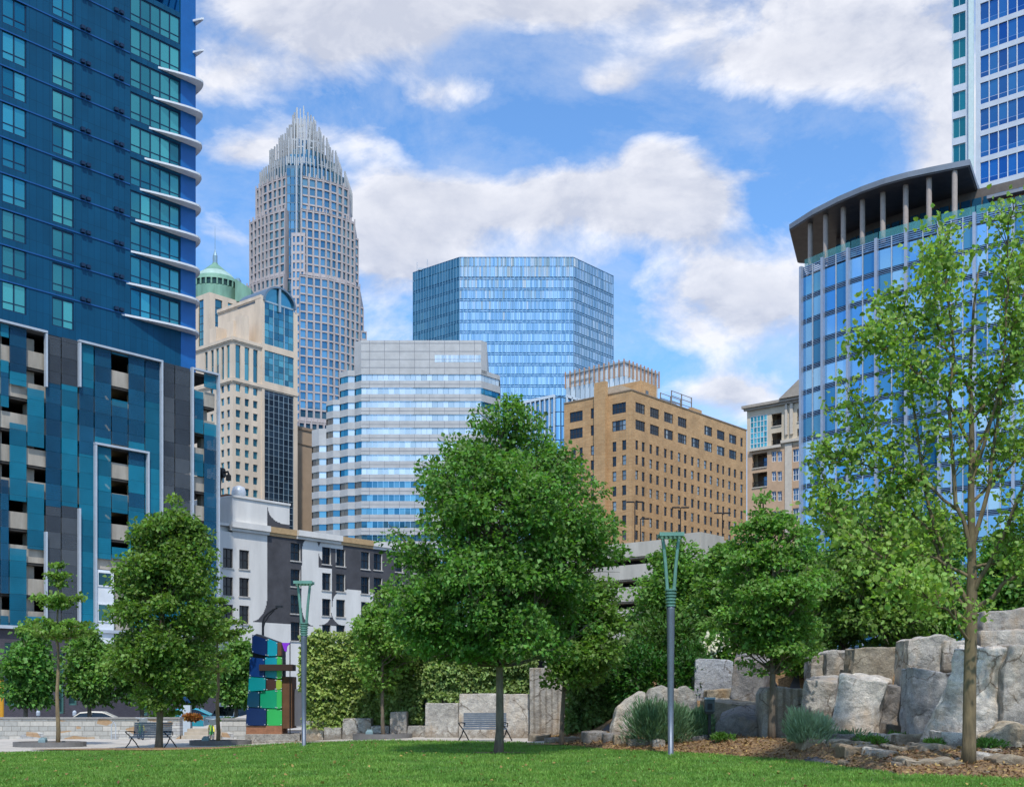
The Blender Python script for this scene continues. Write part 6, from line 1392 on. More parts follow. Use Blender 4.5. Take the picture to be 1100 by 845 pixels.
def ubox():
    Y = 34.6; x = PX(762, Y); z = G(x, Y); zt = H + (HZ - 748.5) / F * Y; r = empty('utility_box', (x, Y, z), 'small dark grey-green electrical box on a post beside the rosemary bush', 'utility box'); M_ = plain('box_green', '3f4a4f', .5, .3, .08)
    b = MB(); b.box(x - .14, x + .14, Y - .1, Y + .1, zt - .42, zt - .06); b.loft([(x - .14, Y - .1, zt - .42), (x + .14, Y - .1, zt - .42), (x + .14, Y + .1, zt - .42), (x - .14, Y + .1, zt - .42)], [(x - .08, Y - .06, zt - .5), (x + .08, Y - .06, zt - .5), (x + .08, Y + .1, zt - .5), (x - .08, Y + .1, zt - .5)]); b.build('housing', M_, r)
    l = MB(); l.box(x - .16, x + .16, Y - .13, Y + .12, zt - .06, zt); l.build('lid', plain('box_lid', '7e90a0', .4, .4, .05), r); d = MB(); d.lathe(x, Y, [(.001, 0), (.001, 0)], 3) if False else d.box(x - .07, x + .07, Y - .115, Y - .1, zt - .36, zt - .18); d.build('socket', M_BLACK, r)
    p = MB(); p.box(x - .04, x + .04, Y - .04, Y + .04, z - .1, zt - .5); p.build('post', M_BLACK, r)
ubox()
def bike(px, Y, ang, label, z=None):
    x = PX(px, Y); z = G(x, Y) if z is None else z; r = empty('bicycle', (x, Y, z), label, 'bicycle', 'lime green shared bicycles'); u = Vector((math.cos(ang), math.sin(ang), 0)); o = Vector((x, Y, z))
    GRN = plain('bike_green', '3fae4a', .4, .1, .05, 3); YL = plain('bike_yellow', 'd8cf3a', .45, .1, .05); n = Vector((-u.y, u.x, 0)); RB = plain('tyre', '2c2c2e', .8, 0, .1)
    q = lambda a, h, s=0: o + u * a + n * s + Vector((0, 0, h))
    for a in (-.52, .52):
        w = MB(); w.tube([q(a + .32 * math.cos(t), .34 + .32 * math.sin(t)) for t in [i * math.pi / 10 for i in range(21)]], .022, 6); w2 = w.build('wheel', RB, r)
        s = MB()
        for i in range(8): t = i * math.pi / 4 + .2; s.tube([q(a, .34), q(a + .3 * math.cos(t), .34 + .3 * math.sin(t))], .005, 4)
        s.build('spokes', M_SILV, w2)
        f = MB(); f.tube([q(a + .38 * math.cos(t), .34 + .38 * math.sin(t)) for t in [.3 + i * .25 for i in range(11)]], .035, 5); f.build('mudguard', YL, r)
    f = MB(); f.tube([q(-.52, .34), q(-.05, .3), q(.36, .75), q(.42, .95)], .03, 7); f.tube([q(.36, .75), q(.52, .34)], .024, 6); f.tube([q(-.05, .3), q(-.2, .85)], .028, 6); f.tube([q(-.52, .34), q(-.2, .75)], .018, 5); f.build('frame', GRN, r)
    h = MB(); h.tube([q(.3, 1.04, -.28), q(.42, 1.02, -.1), q(.42, 1.0, 0), q(.42, 1.02, .1), q(.3, 1.04, .28)], .016, 6); h.build('handlebar', M_SILV, r)
    s = MB(); s.loft([q(-.34, .86, -.09), q(-.34, .86, .09), q(-.05, .87, .03), q(-.05, .87, -.03)], [q(-.34, .93, -.09), q(-.34, .93, .09), q(-.05, .91, .03), q(-.05, .91, -.03)]); s.build('saddle', M_BLACK, r)
    b = MB()
    b.loft([q(.5, .75, -.13), q(.5, .75, .13), q(.75, .75, .13), q(.75, .75, -.13)], [q(.46, 1.0, -.18), q(.46, 1.0, .18), q(.82, 1.0, .18), q(.82, 1.0, -.18)]); b.build('basket', plain('basket_grey', '9aa3a6', .5, .3, .1), r)
bike(227, 53.4, R(-68), 'lime green bicycle standing by the stone steps'); bike(151, 55.3, R(-62), 'lime green bicycle leaning by the wall behind the left bench')
hoop = MB(); x = PX(122, 55.2); z = G(x, 55.2); hoop.tube([(x - .1, 55.2, z), (x - .1, 55.2, z + .7), (x, 55.2, z + .85), (x + .1, 55.2, z + .7), (x + .1, 55.2, z)], .025, 6); single(hoop, 'bike_rack', M_SILV, 'thin steel hoop rack before the ashlar wall, left of the bench', 'bike rack')
def kiosk():
    Y = 68; x = PX(201, Y); z = G(x, Y) + .3; r = empty('pay_kiosk', (x, Y, z), 'pay kiosk with tilted blue solar panel above the steps', 'kiosk'); k = Y / F; Zq = lambda py: H + (HZ - py) * k
    b = MB(); b.box(x - .22, x + .22, Y - .15, Y + .15, z - .3, Zq(757)); b.build('body', plain('kiosk_white', 'c8d0d4', .5, .1, .05), r); p = MB(); p.tube([(x, Y, Zq(757)), (x, Y, Zq(752))], .05, 6); p.build('pole', M_BLACK, r)
    s = MB(); s.loft([(PX(197, Y), Y - .3, Zq(748.5)), (PX(201.5, Y), Y - .3, Zq(748.5)), (PX(204, Y), Y + .1, Zq(754.5)), (PX(199.5, Y), Y + .1, Zq(754.5))], [(PX(197, Y), Y - .25, Zq(748)), (PX(201.5, Y), Y - .25, Zq(748)), (PX(204, Y), Y + .15, Zq(754)), (PX(199.5, Y), Y + .15, Zq(754))]); s.build('solar_panel', plain('solar_blue', '2f6aa8', .3, .3, .05), r)
    t = MB(); t.box(PX(193.5, Y), PX(196, Y), Y - .1, Y + .1, z - .3, Zq(761)); single(t, 'bollard', plain('pale_blue_post', '8fb2cc', .5, .1, .05), 'pale blue square post left of the pay kiosk', 'bollard')
kiosk()
def car(px, Y, yroof, body, label, ang=0, orange=False, suv=False):
    x = PX(px, Y); zt = H + (HZ - yroof) / F * Y; hh = 1.68 if suv else 1.45; z = zt - hh; r = empty('parked_car', (x, Y, z), label, 'car', 'cars parked behind the stone wall'); c, s = math.cos(ang), math.sin(ang)
    T = lambda a, d, h: (x + a * c - d * s, Y + a * s + d * c, z + h); PT = plain('car_' + body, body, .25, .3, .02, .5); GLS = glass('car_glass', '1c262c', '27343a', .4, .05)
    sec = [(-2.25, .45, .8), (-2.15, .3, .98), (-1.2, .25, 1.0), (.9, .25, .98), (2.0, .3, .85), (2.25, .45, .7)]
    b = MB()
    for p, q in zip(sec, sec[1:]):
        a = [T(p[0], -.88, p[1]), T(p[0], .88, p[1]), T(p[0], .82, p[2]), T(p[0], -.82, p[2])]; e = [T(q[0], -.88, q[1]), T(q[0], .88, q[1]), T(q[0], .82, q[2]), T(q[0], -.82, q[2])]; b.loft(a, e)
    b.build('body', PT, r)
    cab = [(-1.85 if suv else -1.6, .98, .98), (-1.5 if suv else -1.0, .98, hh - .06), (-.3, .98, hh), (.35, .98, hh - .03), (1.25, .98, .99)]
    gq = MB()
    for p, q in zip(cab, cab[1:]):
        a = [T(p[0], -.8, .97), T(p[0], .8, .97), T(p[0], .64, max(p[2] - .05, .975)), T(p[0], -.64, max(p[2] - .05, .975))]; e = [T(q[0], -.8, .97), T(q[0], .8, .97), T(q[0], .64, max(q[2] - .05, .975)), T(q[0], -.64, max(q[2] - .05, .975))]; gq.loft(a, e)
    gq.build('window_glass', GLS, r)
    rf = MB()
    for p, q in zip(cab, cab[1:]):
        a = [T(p[0], -.67, p[2] - .07), T(p[0], .67, p[2] - .07), T(p[0], .6, p[2] + .01), T(p[0], -.6, p[2] + .01)]; e = [T(q[0], -.67, q[2] - .07), T(q[0], .67, q[2] - .07), T(q[0], .6, q[2] + .01), T(q[0], -.6, q[2] + .01)]; rf.loft(a, e)
    for sg in (-1, 1): rf.tube([T(-.35, sg * .8, .98), T(-.3, sg * .66, hh - .05)], .05, 5)
    rf.build('roof', PT, r)
    for a in (-1.4, 1.4):
        for sg in (-1, 1): w = MB(); w.tube([T(a, sg * .7, .33), T(a, sg * .92, .33)], .33, 14); w.build('wheel', plain('tyre', '2c2c2e'), r)
    for sg in (-1, 1): l = MB(); l.box(*[v for v in ()]) if False else l.loft([T(2.2, sg * .6 - .15, .58), T(2.2, sg * .6 + .15, .58), T(2.27, sg * .6 + .15, .58), T(2.27, sg * .6 - .15, .58)], [T(2.14, sg * .6 - .15, .72), T(2.14, sg * .6 + .15, .72), T(2.2, sg * .6 + .15, .72), T(2.2, sg * .6 - .15, .72)]); l.build('headlight', plain('lens', 'd8dde0', .2, .2, .03), r)
    if orange: l = MB(); l.loft([T(2.05, -.9, .7), T(2.28, -.9, .7), T(2.28, -.7, .7), T(2.05, -.7, .7)], [T(2.05, -.85, .95), T(2.2, -.85, .95), T(2.2, -.7, .95), T(2.05, -.7, .95)]); l.build('indicator', plain('orange_lens', 'f07030', .4), r)
car(106, 74, 763.5, 'd9d3c2', 'cream sedan showing its roof above the wall behind the left trees', R(8)); car(208, 78, 760, '3fa3b5', 'teal car with orange corner light beside the pay kiosk', R(0), True); car(262, 72, 756.5, 'dfe2e4', 'white car parked behind the short wall left of the coloured pillar', R(-6), suv=True); car(4, 76, 763, 'c9ced3', 'silver car mostly hidden behind the wall at the left edge', R(4)) if False else None
yp = MB(); Y = 70; x = PX(2, Y); yp.tube([(x, Y, G(x, Y)), (x, Y, H + (HZ - 730) / F * Y)], .12, 8); yp.tube([(x, Y, H + (HZ - 730) / F * Y), (x, Y, H + (HZ - 729) / F * Y)], .16, 8); single(yp, 'yellow_pole', plain('yellow_paint', 'd69a28', .5, 0, .06), 'yellow pole at the left edge of the picture', 'pole')
for px, Y, lb in ((41, 80, 'grey parking meter left under the street trees'), (80, 80, 'grey parking meter beside the thin layered tree trunk')):
    x = PX(px, Y); z = G(x, Y); r = empty('parking_meter', (x, Y, z), lb, 'parking meter', 'parking meters along the street'); p = MB(); p.tube([(x, Y, z), (x, Y, z + 1.15)], .04, 6); p.build('post', M_SILV, r); h = MB(); h.lathe(x, Y, [(.06, z + 1.15), (.13, z + 1.2), (.14, z + 1.42), (.09, z + 1.52), (.01, z + 1.55)], 10); h.build('head', M_SILV, r)
def curved_street_lamp():
    Y = 98; z = G(-20, Y); k = Y / F; Zq = lambda py: H + (HZ - py) * k; r = empty('curved_street_lamp', (PX(282.5, Y), Y, z), 'black curved street lamp before the mural wall above the coloured pillar', 'street lamp')
    p = MB(); x = PX(282.5, Y); p.tube([(x, Y, z), (x, Y, Zq(668))], [.13, .1], 8); p.build('pole', M_BLACK, r); a = MB(); a.tube([P(282.5, 668, Y), P(284, 663, Y), P(288, 658.5, Y), P(294, 654, Y), P(298, 652.5, Y)], .09, 6); a.tube([P(282.7, 675, Y), P(284.5, 668, Y), P(289, 661, Y), P(295, 655, Y)], .06, 6); a.build('arm', M_BLACK, r)
    h = MB(); c = P(299.5, 651.5, Y); h.box(c.x - .25, c.x + .35, c.y - .15, c.y + .15, c.z - .08, c.z + .1); h.build('lamp_head', M_BLACK, r)
curved_street_lamp()
def floodlight():
    Y = 121; k = Y / F; r = empty('floodlight', P(238, 530, Y), 'round black floodlight on an arm at the corner of the blue garage', 'floodlight')
    m = MB(); c = P(238.5, 508, Y); m.tube([c + Vector((-.35, 0, 0)), c + Vector((.25, -.1, 0))], [.62, .5], 16); m.build('lamp_drum', M_BLACK, r)
    a = MB(); a.tube([c, c + Vector((.6, 0, .15)), P(247, 513, Y)], .13, 6); a.box(P(243, 0, Y).x, P(248, 0, Y).x, Y - .15, Y + .15, P(0, 516, Y).z, P(0, 510, Y).z); a.tube([c + Vector((-.1, .1, -.4)), P(236.5, 520, Y), P(236.5, 532, Y)], .1, 6); a.build('bracket', M_BLACK, r)
floodlight()
# ================================================================ ivy, shrubs
def ivy(name, label, quads, nleaf, L, mat, group=None, Y=48, thick=.5, cat='ivy'):
    """leaves over a trellis: quads are picture rectangles (x0, x1, y0, y1) at distance Y"""
    x0 = min(q[0] for q in quads); x1 = max(q[1] for q in quads); root = empty(name, (PX((x0 + x1) / 2, Y), Y + .3, G(PX((x0 + x1) / 2, Y), Y)), label, cat, group); fr = MB(); cs = []
    ar = [(q[1] - q[0]) * (q[3] - q[2]) for q in quads]
    for q, a in zip(quads, ar):
        X0, X1 = PX(q[0], Y), PX(q[1], Y); Z1, Z0 = H + (HZ - q[2]) / F * Y, H + (HZ - q[3]) / F * Y; m = int(nleaf * a / sum(ar))
        x = RNG.uniform(X0 - .15, X1 + .15, m); z = RNG.uniform(Z0, Z1 + .1, m); lump = np.array([noise.noise(Vector((xx * 1.3, 3.3, zz * 1.3))) + .5 * noise.noise(Vector((xx * 3.1, 7, zz * 3.1))) for xx, zz in zip(x, z)])
        z = z + np.where(z > Z1 - .5, lump * .45, 0); y = Y - thick * (.35 + .6 * lump) + RNG.uniform(-.12, .5, m); cs.append(np.stack([x, y, z], -1))
        for i in range(max(2, int((X1 - X0) / .5))): xx = X0 + (X1 - X0) * (i + .5) / max(2, int((X1 - X0) / .5)); fr.tube([(xx, Y + .45, Z0 - .6), (xx + .05, Y + .4, (Z0 + Z1) / 2), (xx - .04, Y + .4, Z1 - .3)], [.03, .02, .012], 5)
        n = max(2, int((Z1 - Z0) / .5))
        for i in range(n): zz = Z0 + (Z1 - Z0) * (i + .5) / n; fr.tube([(X0, Y + .5, zz), (X1, Y + .5, zz)], .012, 4)
    fr.build('stem', barkmat('bark_shrub', '5a4a3a'), root); c = np.concatenate(cs); N = len(c); dr = RNG.normal(size=(N, 3)) * .6 + np.array([0, -.6, -.5]); nr = RNG.normal(size=(N, 3)) * .45 + np.array([0, -.9, .55]); Ls = L * RNG.uniform(.6, 1.35, N)
    leaf_obj('foliage', mat, root, c, dr, nr, Ls, Ls * .75)
IV1 = leafmat('ivy_bright', '44662a', 'bacf74', .34); IV2 = leafmat('ivy_mid', '3c5c26', 'acc476', .34); IV3 = leafmat('ivy_dark', '2f4f20', '7fa45c', .3)
ivy('ivy_screen', 'bright yellow-green ivy screen between the coloured pillar and the lamp post', [(327, 412, 680, 742), (331, 361, 740, 782), (371, 412, 740, 782)], 15000, .17, IV1, 'ivy screens behind the granite wall', 48.9)
ivy('ivy_screen', 'mid green ivy screen behind the thin trunk of the small middle tree', [(410, 482, 684, 748), (421, 450, 745, 776), (412, 415, 740, 776)], 11000, .17, IV2, 'ivy screens behind the granite wall', 48.0)
ivy('ivy_screen', 'ivy screen spilling over the long pale slab behind the central bench', [(460, 572, 690, 748), (466, 492, 745, 760)], 15000, .17, IV2, 'ivy screens behind the granite wall', 47.0)
ivy('ivy_column', 'dark green ivy heap beside the tallest grooved slab', [(618, 668, 690, 778), (612, 660, 740, 786)], 11000, .16, IV3, None, 41.5, .9)
tw = MB()
for px, Y in ((366, 49.9), (416, 49.2), (457, 48.7)):
    x = PX(px, Y); t = MB(); t.box(x - .32, x + .32, Y, Y + .3, G(x, Y) - .2, 3.4); single(t, 'trellis_post', plain('trellis_blue', '4f626f', .5, .3, .06), {366: 'blue-grey steel post showing between the two left ivy screens', 416: 'blue-grey steel post behind the thin trunk of the small middle tree', 457: 'blue-grey steel post showing in the ivy left of the broad speckled slab'}[px], 'post', 'steel posts carrying the ivy')
bw = MB(); bw.box(PX(326, 50.6), PX(575, 48.6), 50.4, 50.7, -.5, 3.9); single(bw, 'screen_wall', plain('screen_dark', '3c4740', .8, 0, .15, 1), 'dark planted screen wall behind the ivy screens', 'wall')
LAV = leafmat('rosemary', '3a5c3c', '86a880', .2); LAV2 = leafmat('lavender', '6f8a68', 'b3c6a6', .2); DG = leafmat('shrub_dark', '1f3d14', '5b8a38', .3); MG = leafmat('shrub_mid', '2f5420', '7fae4c', .35)
def gpt(px, Y): x = PX(px, Y); return x, Y, G(x, Y)
bush('rosemary_bush', 'wide feathery rosemary bush behind the right lamp post', *gpt(706, 35.2), 1.25, .8, 1.3, 9000, .2, .14, LAV, up=.9, thin=True, lumps=14); bush('rosemary_bush', 'smaller rosemary bush between the right lamp post and the utility box', *gpt(744, 35.2), .75, .6, .95, 4500, .18, .14, LAV, up=.8, thin=True, lumps=8)
bush('lavender_bush', 'pale silvery lavender bush at the lawn edge of the rock garden', *gpt(868, 29.8), .62, .55, .95, 5000, .17, .15, LAV2, up=1.0, thin=True, lumps=9); bush('ground_cover', 'low grey-green creeping plant right of the silvery lavender', *gpt(905, 30.2), .85, .4, .3, 2200, .12, .25, LAV, up=.4, thin=True)
for px, Y, w_, h_, lb in ((962, 30.6, .35, .28, 'small green weed clump under the dark cracked block'), (1000, 27.2, .3, .22, 'small green weed clump by the white wedge stone'), (780, 34.0, .4, .25, 'low green weed clump in front of the pale capped boulder'), (1062, 26.6, .4, .26, 'low green weed clump right of the foreground trunk'), (935, 29.4, .45, .25, 'low green weed clump at the foot of the big leaning block')):
    x, y, z = gpt(px, Y); bush('ground_cover', lb, x, y, z, w_, w_ * .7, h_, 700, .1, .3, MG, up=.5, lumps=5)
def hyd():
    x, y, z = PX(776, 42), 42, 2.0; r = bush('flowering_shrub', 'hydrangea shrub with cream flower panicles above the bluish slab', x, y, z, 1.5, 1.0, 1.9, 4200, .2, .6, MG, lumps=10); f = MB()
    M_ = plain('cream_petals', 'e6e2c4', .7, 0, .08, 8)
    for i in range(26):
        px, py = random.uniform(752, 803), random.uniform(686, 706); c = P(px, py, 41 + random.uniform(0, .5)); m = MB(); d = Vector((random.gauss(0, .4), -.3, 1)).normalized()
        for k in range(26):
            t = random.random(); q = c + d * t * .3 + Vector(rdir(1)[0]) * .085 * (1.1 - t); m.box(q.x - .03, q.x + .03, q.y - .03, q.y + .03, q.z - .03, q.z + .03)
        m.build('flower_panicle', M_, r)
hyd()
for px, Y, w, h, zz, lb, mt in ((690, 41, 1.3, 2.2, None, 'dark leafy shrub behind the rounded slab, left of the right lamp post', DG), (735, 40.2, 1.1, 2.2, None, 'dark leafy shrub behind the right lamp post above the rounded slab', DG), (722, 43.5, 1.6, 2.8, None, 'tall dark shrub further back behind the right lamp post', DG), (850, 40.5, 1.2, 1.3, None, 'low dark shrub behind the beige drilled block', DG), (866, 38.5, .8, .9, None, 'small yellow-green shrub left of the top row of blocks', MG), (640, 44.5, 1.2, 2.3, None, 'leafy shrub rising behind the dark ivy heap', DG),
        (178, 72, 1.6, 1.1, -.5, 'low green hedge plant above the wall behind the left tree trunk', MG), (258, 66, 1.3, .7, -.3, 'low green shrub behind the short ashlar wall', DG), (206, 66, .5, .3, .3, 'orange-brown grass clump by the pay kiosk', leafmat('orange_grass', '8a5a28', 'c08a48', .2))):
    x = PX(px, Y); bush('shrub', lb, x, Y, G(x, Y) if zz is None else zz, w, w * .8, h, int(2600 * w), .17, .55, mt, group='leafy shrubs of the planting', lumps=9)
# ================================================================ trees
L1 = leafmat('leaf_plane', '2a5020', '88b254', .42); L2 = leafmat('leaf_plane_light', '274a14', '79ab42', .4); L3 = leafmat('leaf_ginkgo', '365c20', '9ac060', .44); L4 = leafmat('leaf_street', '305822', '8cb658', .42); L5 = leafmat('leaf_poplar', '47732a', 'aecd6c', .46); L6 = leafmat('leaf_far', '2d5620', '90b95c', .42)
BK1 = barkmat('bark_grey', '7d7062'); BK2 = barkmat('bark_brown', '75685a'); BK3 = barkmat('bark_olive', '86765a')
tree('shade_tree', 'biggest dense round-crowned tree standing in the middle of the lawn edge', 535, 810, 32.6, [(702, 455, 615), (682, 412, 643), (640, 394, 656), (600, 402, 672), (560, 434, 676), (520, 434, 656), (490, 455, 620), (455, 490, 600), (432, 525, 570), (424, 545, 556)], 210, 56000, .128, L1, BK1, .11, sig=.56, seed=11, shell=.25, topw=.1)
tree('shade_tree', 'dense pointed tree at the left, in front of the bench and blue garage', 170, 804, 44.6, [(752, 140, 205), (735, 118, 222), (700, 108, 240), (660, 112, 246), (620, 122, 242), (590, 132, 232), (560, 142, 222), (540, 165, 205), (531, 178, 192)], 115, 36000, .155, L1, BK1, .125, sig=.58, seed=12, shell=.25, zb=G(PX(170, 44.6), 44.6))
def layered(label, px, Y, top, whorls, r0, mat, group, nl=2600, L=.14, seed=1):
    random.seed(seed); globals()['RNG'] = np.random.default_rng(seed); x = PX(px, Y); z = G(x, Y); zt = H + (HZ - top) / F * Y; root = empty('layered_tree', (x, Y, z), label, 'tree', group); tb = MB(); n = 10
    tb.tube([(x + .03 * math.sin(i * 1.7), Y, z - .1 + (zt - z) * i / n) for i in range(n + 1)], [r0 * (1 - .88 * i / n) + .008 for i in range(n + 1)], 8); cs = []; tot = sum(w[1] * w[2] for w in whorls)
    for (py, hw, wt) in whorls:
        zw = H + (HZ - py) / F * Y; rr = hw / F * Y
        for k in range(7):
            a = 2 * math.pi * k / 7 + random.uniform(-.3, .3); q = rr * random.uniform(.75, 1.05); s = Vector((x, Y, zw - .1 * rr - random.uniform(0, .08))); e = Vector((x + q * math.cos(a), Y + q * math.sin(a), zw + random.uniform(-.07, .08))); pts = bez(s, s.lerp(e, .5) + Vector((0, 0, -.06)), e, 5)
            tb.tube(pts, [.02 * (1 - .8 * i / 5) + .004 for i in range(6)], 4, cap=False); m = int(nl * hw * wt / tot / 7); t = RNG.uniform(.12, 1.02, m); pp = np.array([list(pts[min(5, int(v * 5))].lerp(pts[min(5, int(v * 5) + 1)], v * 5 - int(v * 5))) for v in np.clip(t, 0, 1)]).reshape(-1, 3)
            cs.append(pp + RNG.normal(size=(m, 3)) * np.array([.14, .14, .045]))
    tb.build('trunk', BK3, root, True); c = np.concatenate(cs); N = len(c); dr = RNG.normal(size=(N, 3)); nr = RNG.normal(size=(N, 3)) * .5 + np.array([0, 0, 1]); Ls = L * RNG.uniform(.6, 1.3, N); leaf_obj('crown', mat, root, c, dr, nr, Ls, Ls * .85)
gt = 'thin layered trees in the kerbed pits'
layered('thin tree with flat tiers of leaves in the tree pit at the left edge', 62, 47.6, 602, [(606, 5, 1.2), (617, 10, 1.3), (626, 7, 1), (641, 28, 1.1), (649, 15, .8), (668, 38, 1.1), (676, 42, 1), (682, 24, .5)], .09, L3, gt, 3800, .15, 21)
layered('thin tree with flat tiers of leaves by the green bicycle and steps', 234, 49.0, 640, [(644, 9, 1.2), (654, 14, 1), (668, 26, 1.1), (676, 38, 1.1), (683, 26, .6), (703, 18, .5), (718, 16, .4)], .09, L3, gt, 3200, .15, 22)
tree('small_tree', 'small light green tree before the ivy, its thin trunk in a kerbed pit', 412, 797, 46.2, [(735, 392, 425), (722, 376, 440), (705, 368, 452), (685, 372, 452), (665, 382, 450), (640, 395, 440), (625, 405, 430)], 46, 7000, .15, L3, BK2, .07, sig=.5, seed=23, zb=G(PX(412, 46.2), 46.2))
tree('small_tree', 'dark leafy tree with thin forked trunk just right of the central tree', 603, 801, 38.4, [(735, 585, 640), (715, 578, 668), (690, 572, 678), (660, 580, 676), (635, 592, 664), (615, 605, 650), (600, 615, 640)], 60, 13000, .15, L1, BK2, .07, sig=.55, seed=24, zb=G(PX(603, 38.4), 38.4))
tree('rock_garden_tree', 'green layered tree with thin brown trunk rising among the boulders', 829, 803, 33.2, [(715, 800, 850), (700, 775, 875), (670, 766, 892), (640, 764, 900), (610, 766, 895), (585, 775, 880), (565, 790, 862), (545, 795, 842), (530, 806, 832), (524, 812, 822)], 130, 19000, .125, L3, BK2, .09, sig=.46, seed=25, flat=.34, zb=G(PX(829, 33.2), 33.2), shell=.1)
tree('back_tree', 'bushy bright green tree behind the forked right lamp head', 722, 760, 50, [(745, 690, 760), (720, 676, 772), (690, 670, 775), (650, 672, 778), (620, 680, 768), (598, 695, 752), (580, 712, 738), (572, 720, 730)], 90, 16000, .2, L6, BK2, .14, 'trees on the raised bed', sig=.65, seed=26, zb=1.6)
tree('back_tree', 'bushy green tree between the right lamp and the layered rock garden tree', 775, 745, 47, [(740, 740, 805), (710, 730, 826), (680, 728, 828), (640, 734, 822), (605, 746, 806), (582, 762, 792)], 75, 13000, .2, L4, BK2, .13, 'trees on the raised bed', sig=.65, seed=27, zb=1.8)
bt = [(905, 44, 700, 540, 50, 'dark dense tree behind the layered rock garden tree'), (955, 42, 712, 518, 54, 'tall dark dense tree behind the long beige block'), (1000, 45, 705, 545, 50, 'dark dense tree behind the tall split boulder'), (868, 49, 705, 560, 44, 'darker tree deep between the rock garden tree and the big dense trees'), (1078, 40, 690, 570, 48, 'dark leafy tree at the right edge above the stacked blocks')]
for i, (px, Y, yb, yt, hw, lb) in enumerate(bt):
    hgt = yb - yt; tree('back_tree', lb, px, yb, Y, [(yb - 2, px - hw * .55, px + hw * .55), (yb - hgt * .2, px - hw, px + hw), (yb - hgt * .5, px - hw * 1.02, px + hw), (yb - hgt * .78, px - hw * .72, px + hw * .75), (yt, px - hw * .2, px + hw * .2)], 80, 13000, .17, L4 if i != 1 else L1, BK2, .14, 'trees on the raised bed', sig=.65, seed=30 + i, zb=2.3, shell=.1)
# open foreground tree: ascending visible limbs, loose leaves
def open_tree():
    random.seed(5); globals()['RNG'] = np.random.default_rng(5); Y = 24.6; x0 = PX(1041, Y); z0 = G(x0, Y); root = empty('open_tree', (x0, Y, z0), 'tall open tree with bare trunk and loose light green leaves, nearest on the right', 'tree'); tb = MB(); cs = []; ctr_ = []
    tr = [(1040, 838), (1041, 800), (1042, 720), (1044, 650), (1044, 600), (1043, 540), (1044, 470), (1042, 400), (1046, 330), (1052, 285)]
    path = [P(a, b, Y) for a, b in tr]; path[0].z = z0 - .1; rr = [.17, .14, .128, .118, .09, .07, .055, .04, .026, .012]; tb.tube(path, rr, 12)
    limbs = [[(1042, 672), (1020, 645), (985, 618), (940, 590), (905, 560), (885, 530)], [(1043, 668), (1025, 620), (1005, 570), (975, 520), (950, 470), (935, 430)], [(1043, 655), (1018, 600), (998, 520), (990, 440), (985, 360), (975, 320)], [(1044, 640), (1062, 590), (1080, 530), (1095, 470), (1108, 420)],
             [(1044, 660), (1070, 630), (1105, 600), (1140, 575), (1165, 560)], [(1043, 600), (1028, 540), (1018, 460), (1020, 380), (1012, 310), (1005, 262)], [(1044, 590), (1062, 520), (1072, 440), (1085, 370), (1092, 310)], [(1043, 520), (1060, 460), (1070, 390), (1068, 320), (1062, 262), (1066, 245)], [(1043, 560), (1005, 520), (965, 500), (925, 490), (895, 478)],
             [(1043, 480), (1015, 430), (985, 405), (955, 385), (940, 372)], [(1042, 420), (1025, 370), (1020, 320), (1030, 270), (1035, 245)], [(1044, 540), (1090, 500), (1130, 470), (1160, 450)], [(1044, 450), (1085, 400), (1120, 350), (1140, 320)], [(1043, 620), (1010, 600), (970, 580), (925, 555), (900, 520)], [(1042, 690), (1010, 660), (970, 640), (940, 640)], [(1044, 610), (1075, 600), (1110, 560), (1150, 520)], [(1044, 500), (1075, 430), (1110, 300), (1125, 260)]]
    for li, lm in enumerate(limbs):
        off = random.uniform(-1, 1) * 2.2; n = len(lm); pts = [P(a, b, Y) + Vector((0, off * (i / (n - 1)) ** 1.1, 0)) for i, (a, b) in enumerate(lm)]; pts = [p * 1.0 for p in pts]
        fine = []
        for i in range(n - 1):
            for k in range(3): fine.append(pts[i].lerp(pts[i + 1], k / 3) + Vector((random.gauss(0, .025), random.gauss(0, .025), random.gauss(0, .02))) * (1 if i + k else 0))
        fine.append(pts[-1]); m = len(fine); r0 = .048 if li < 7 else .032; tb.tube(fine, [r0 * (1 - .88 * i / (m - 1)) + .005 for i in range(m)], 7, cap=False)
        for i in range(int(m * .25), m):
            for _ in range(3 if i < m - 3 else 5):
                d = (fine[i] - fine[i - 1]).normalized() * .55 + Vector(rdir(1)[0]) * .75 + Vector((0, 0, .28)); ln = random.uniform(.35, .9); e = fine[i] + d.normalized() * ln
                if e.z > H + (HZ - 243) / F * Y or e.x < PX(884, Y): continue
                mid = fine[i].lerp(e, .5) + Vector((0, 0, .05)); tb.tube([fine[i], mid, e], [.012, .008, .004], 4, cap=False)
                for t in (.45, .75, 1.0):
                    q = fine[i].lerp(e, t); k = random.randint(6, 13); cs.append(np.array(q) + RNG.normal(size=(k, 3)) * np.array([.17, .17, .13]))
    tb.build('trunk', barkmat('bark_light', '76684f'), root, True); c = np.concatenate(cs); N = len(c); dr = RNG.normal(size=(N, 3)) * .8; dr[:, 2] -= .35; nr = RNG.normal(size=(N, 3)) * .6 + np.array([.1, -.3, .8]); Ls = .108 * RNG.uniform(.6, 1.35, N); leaf_obj('crown', L5, root, c, dr, nr, Ls, Ls * RNG.uniform(.7, 1, N), six=True); print('open leaves', N)
open_tree()
sg_ = 'street trees behind the stone wall'
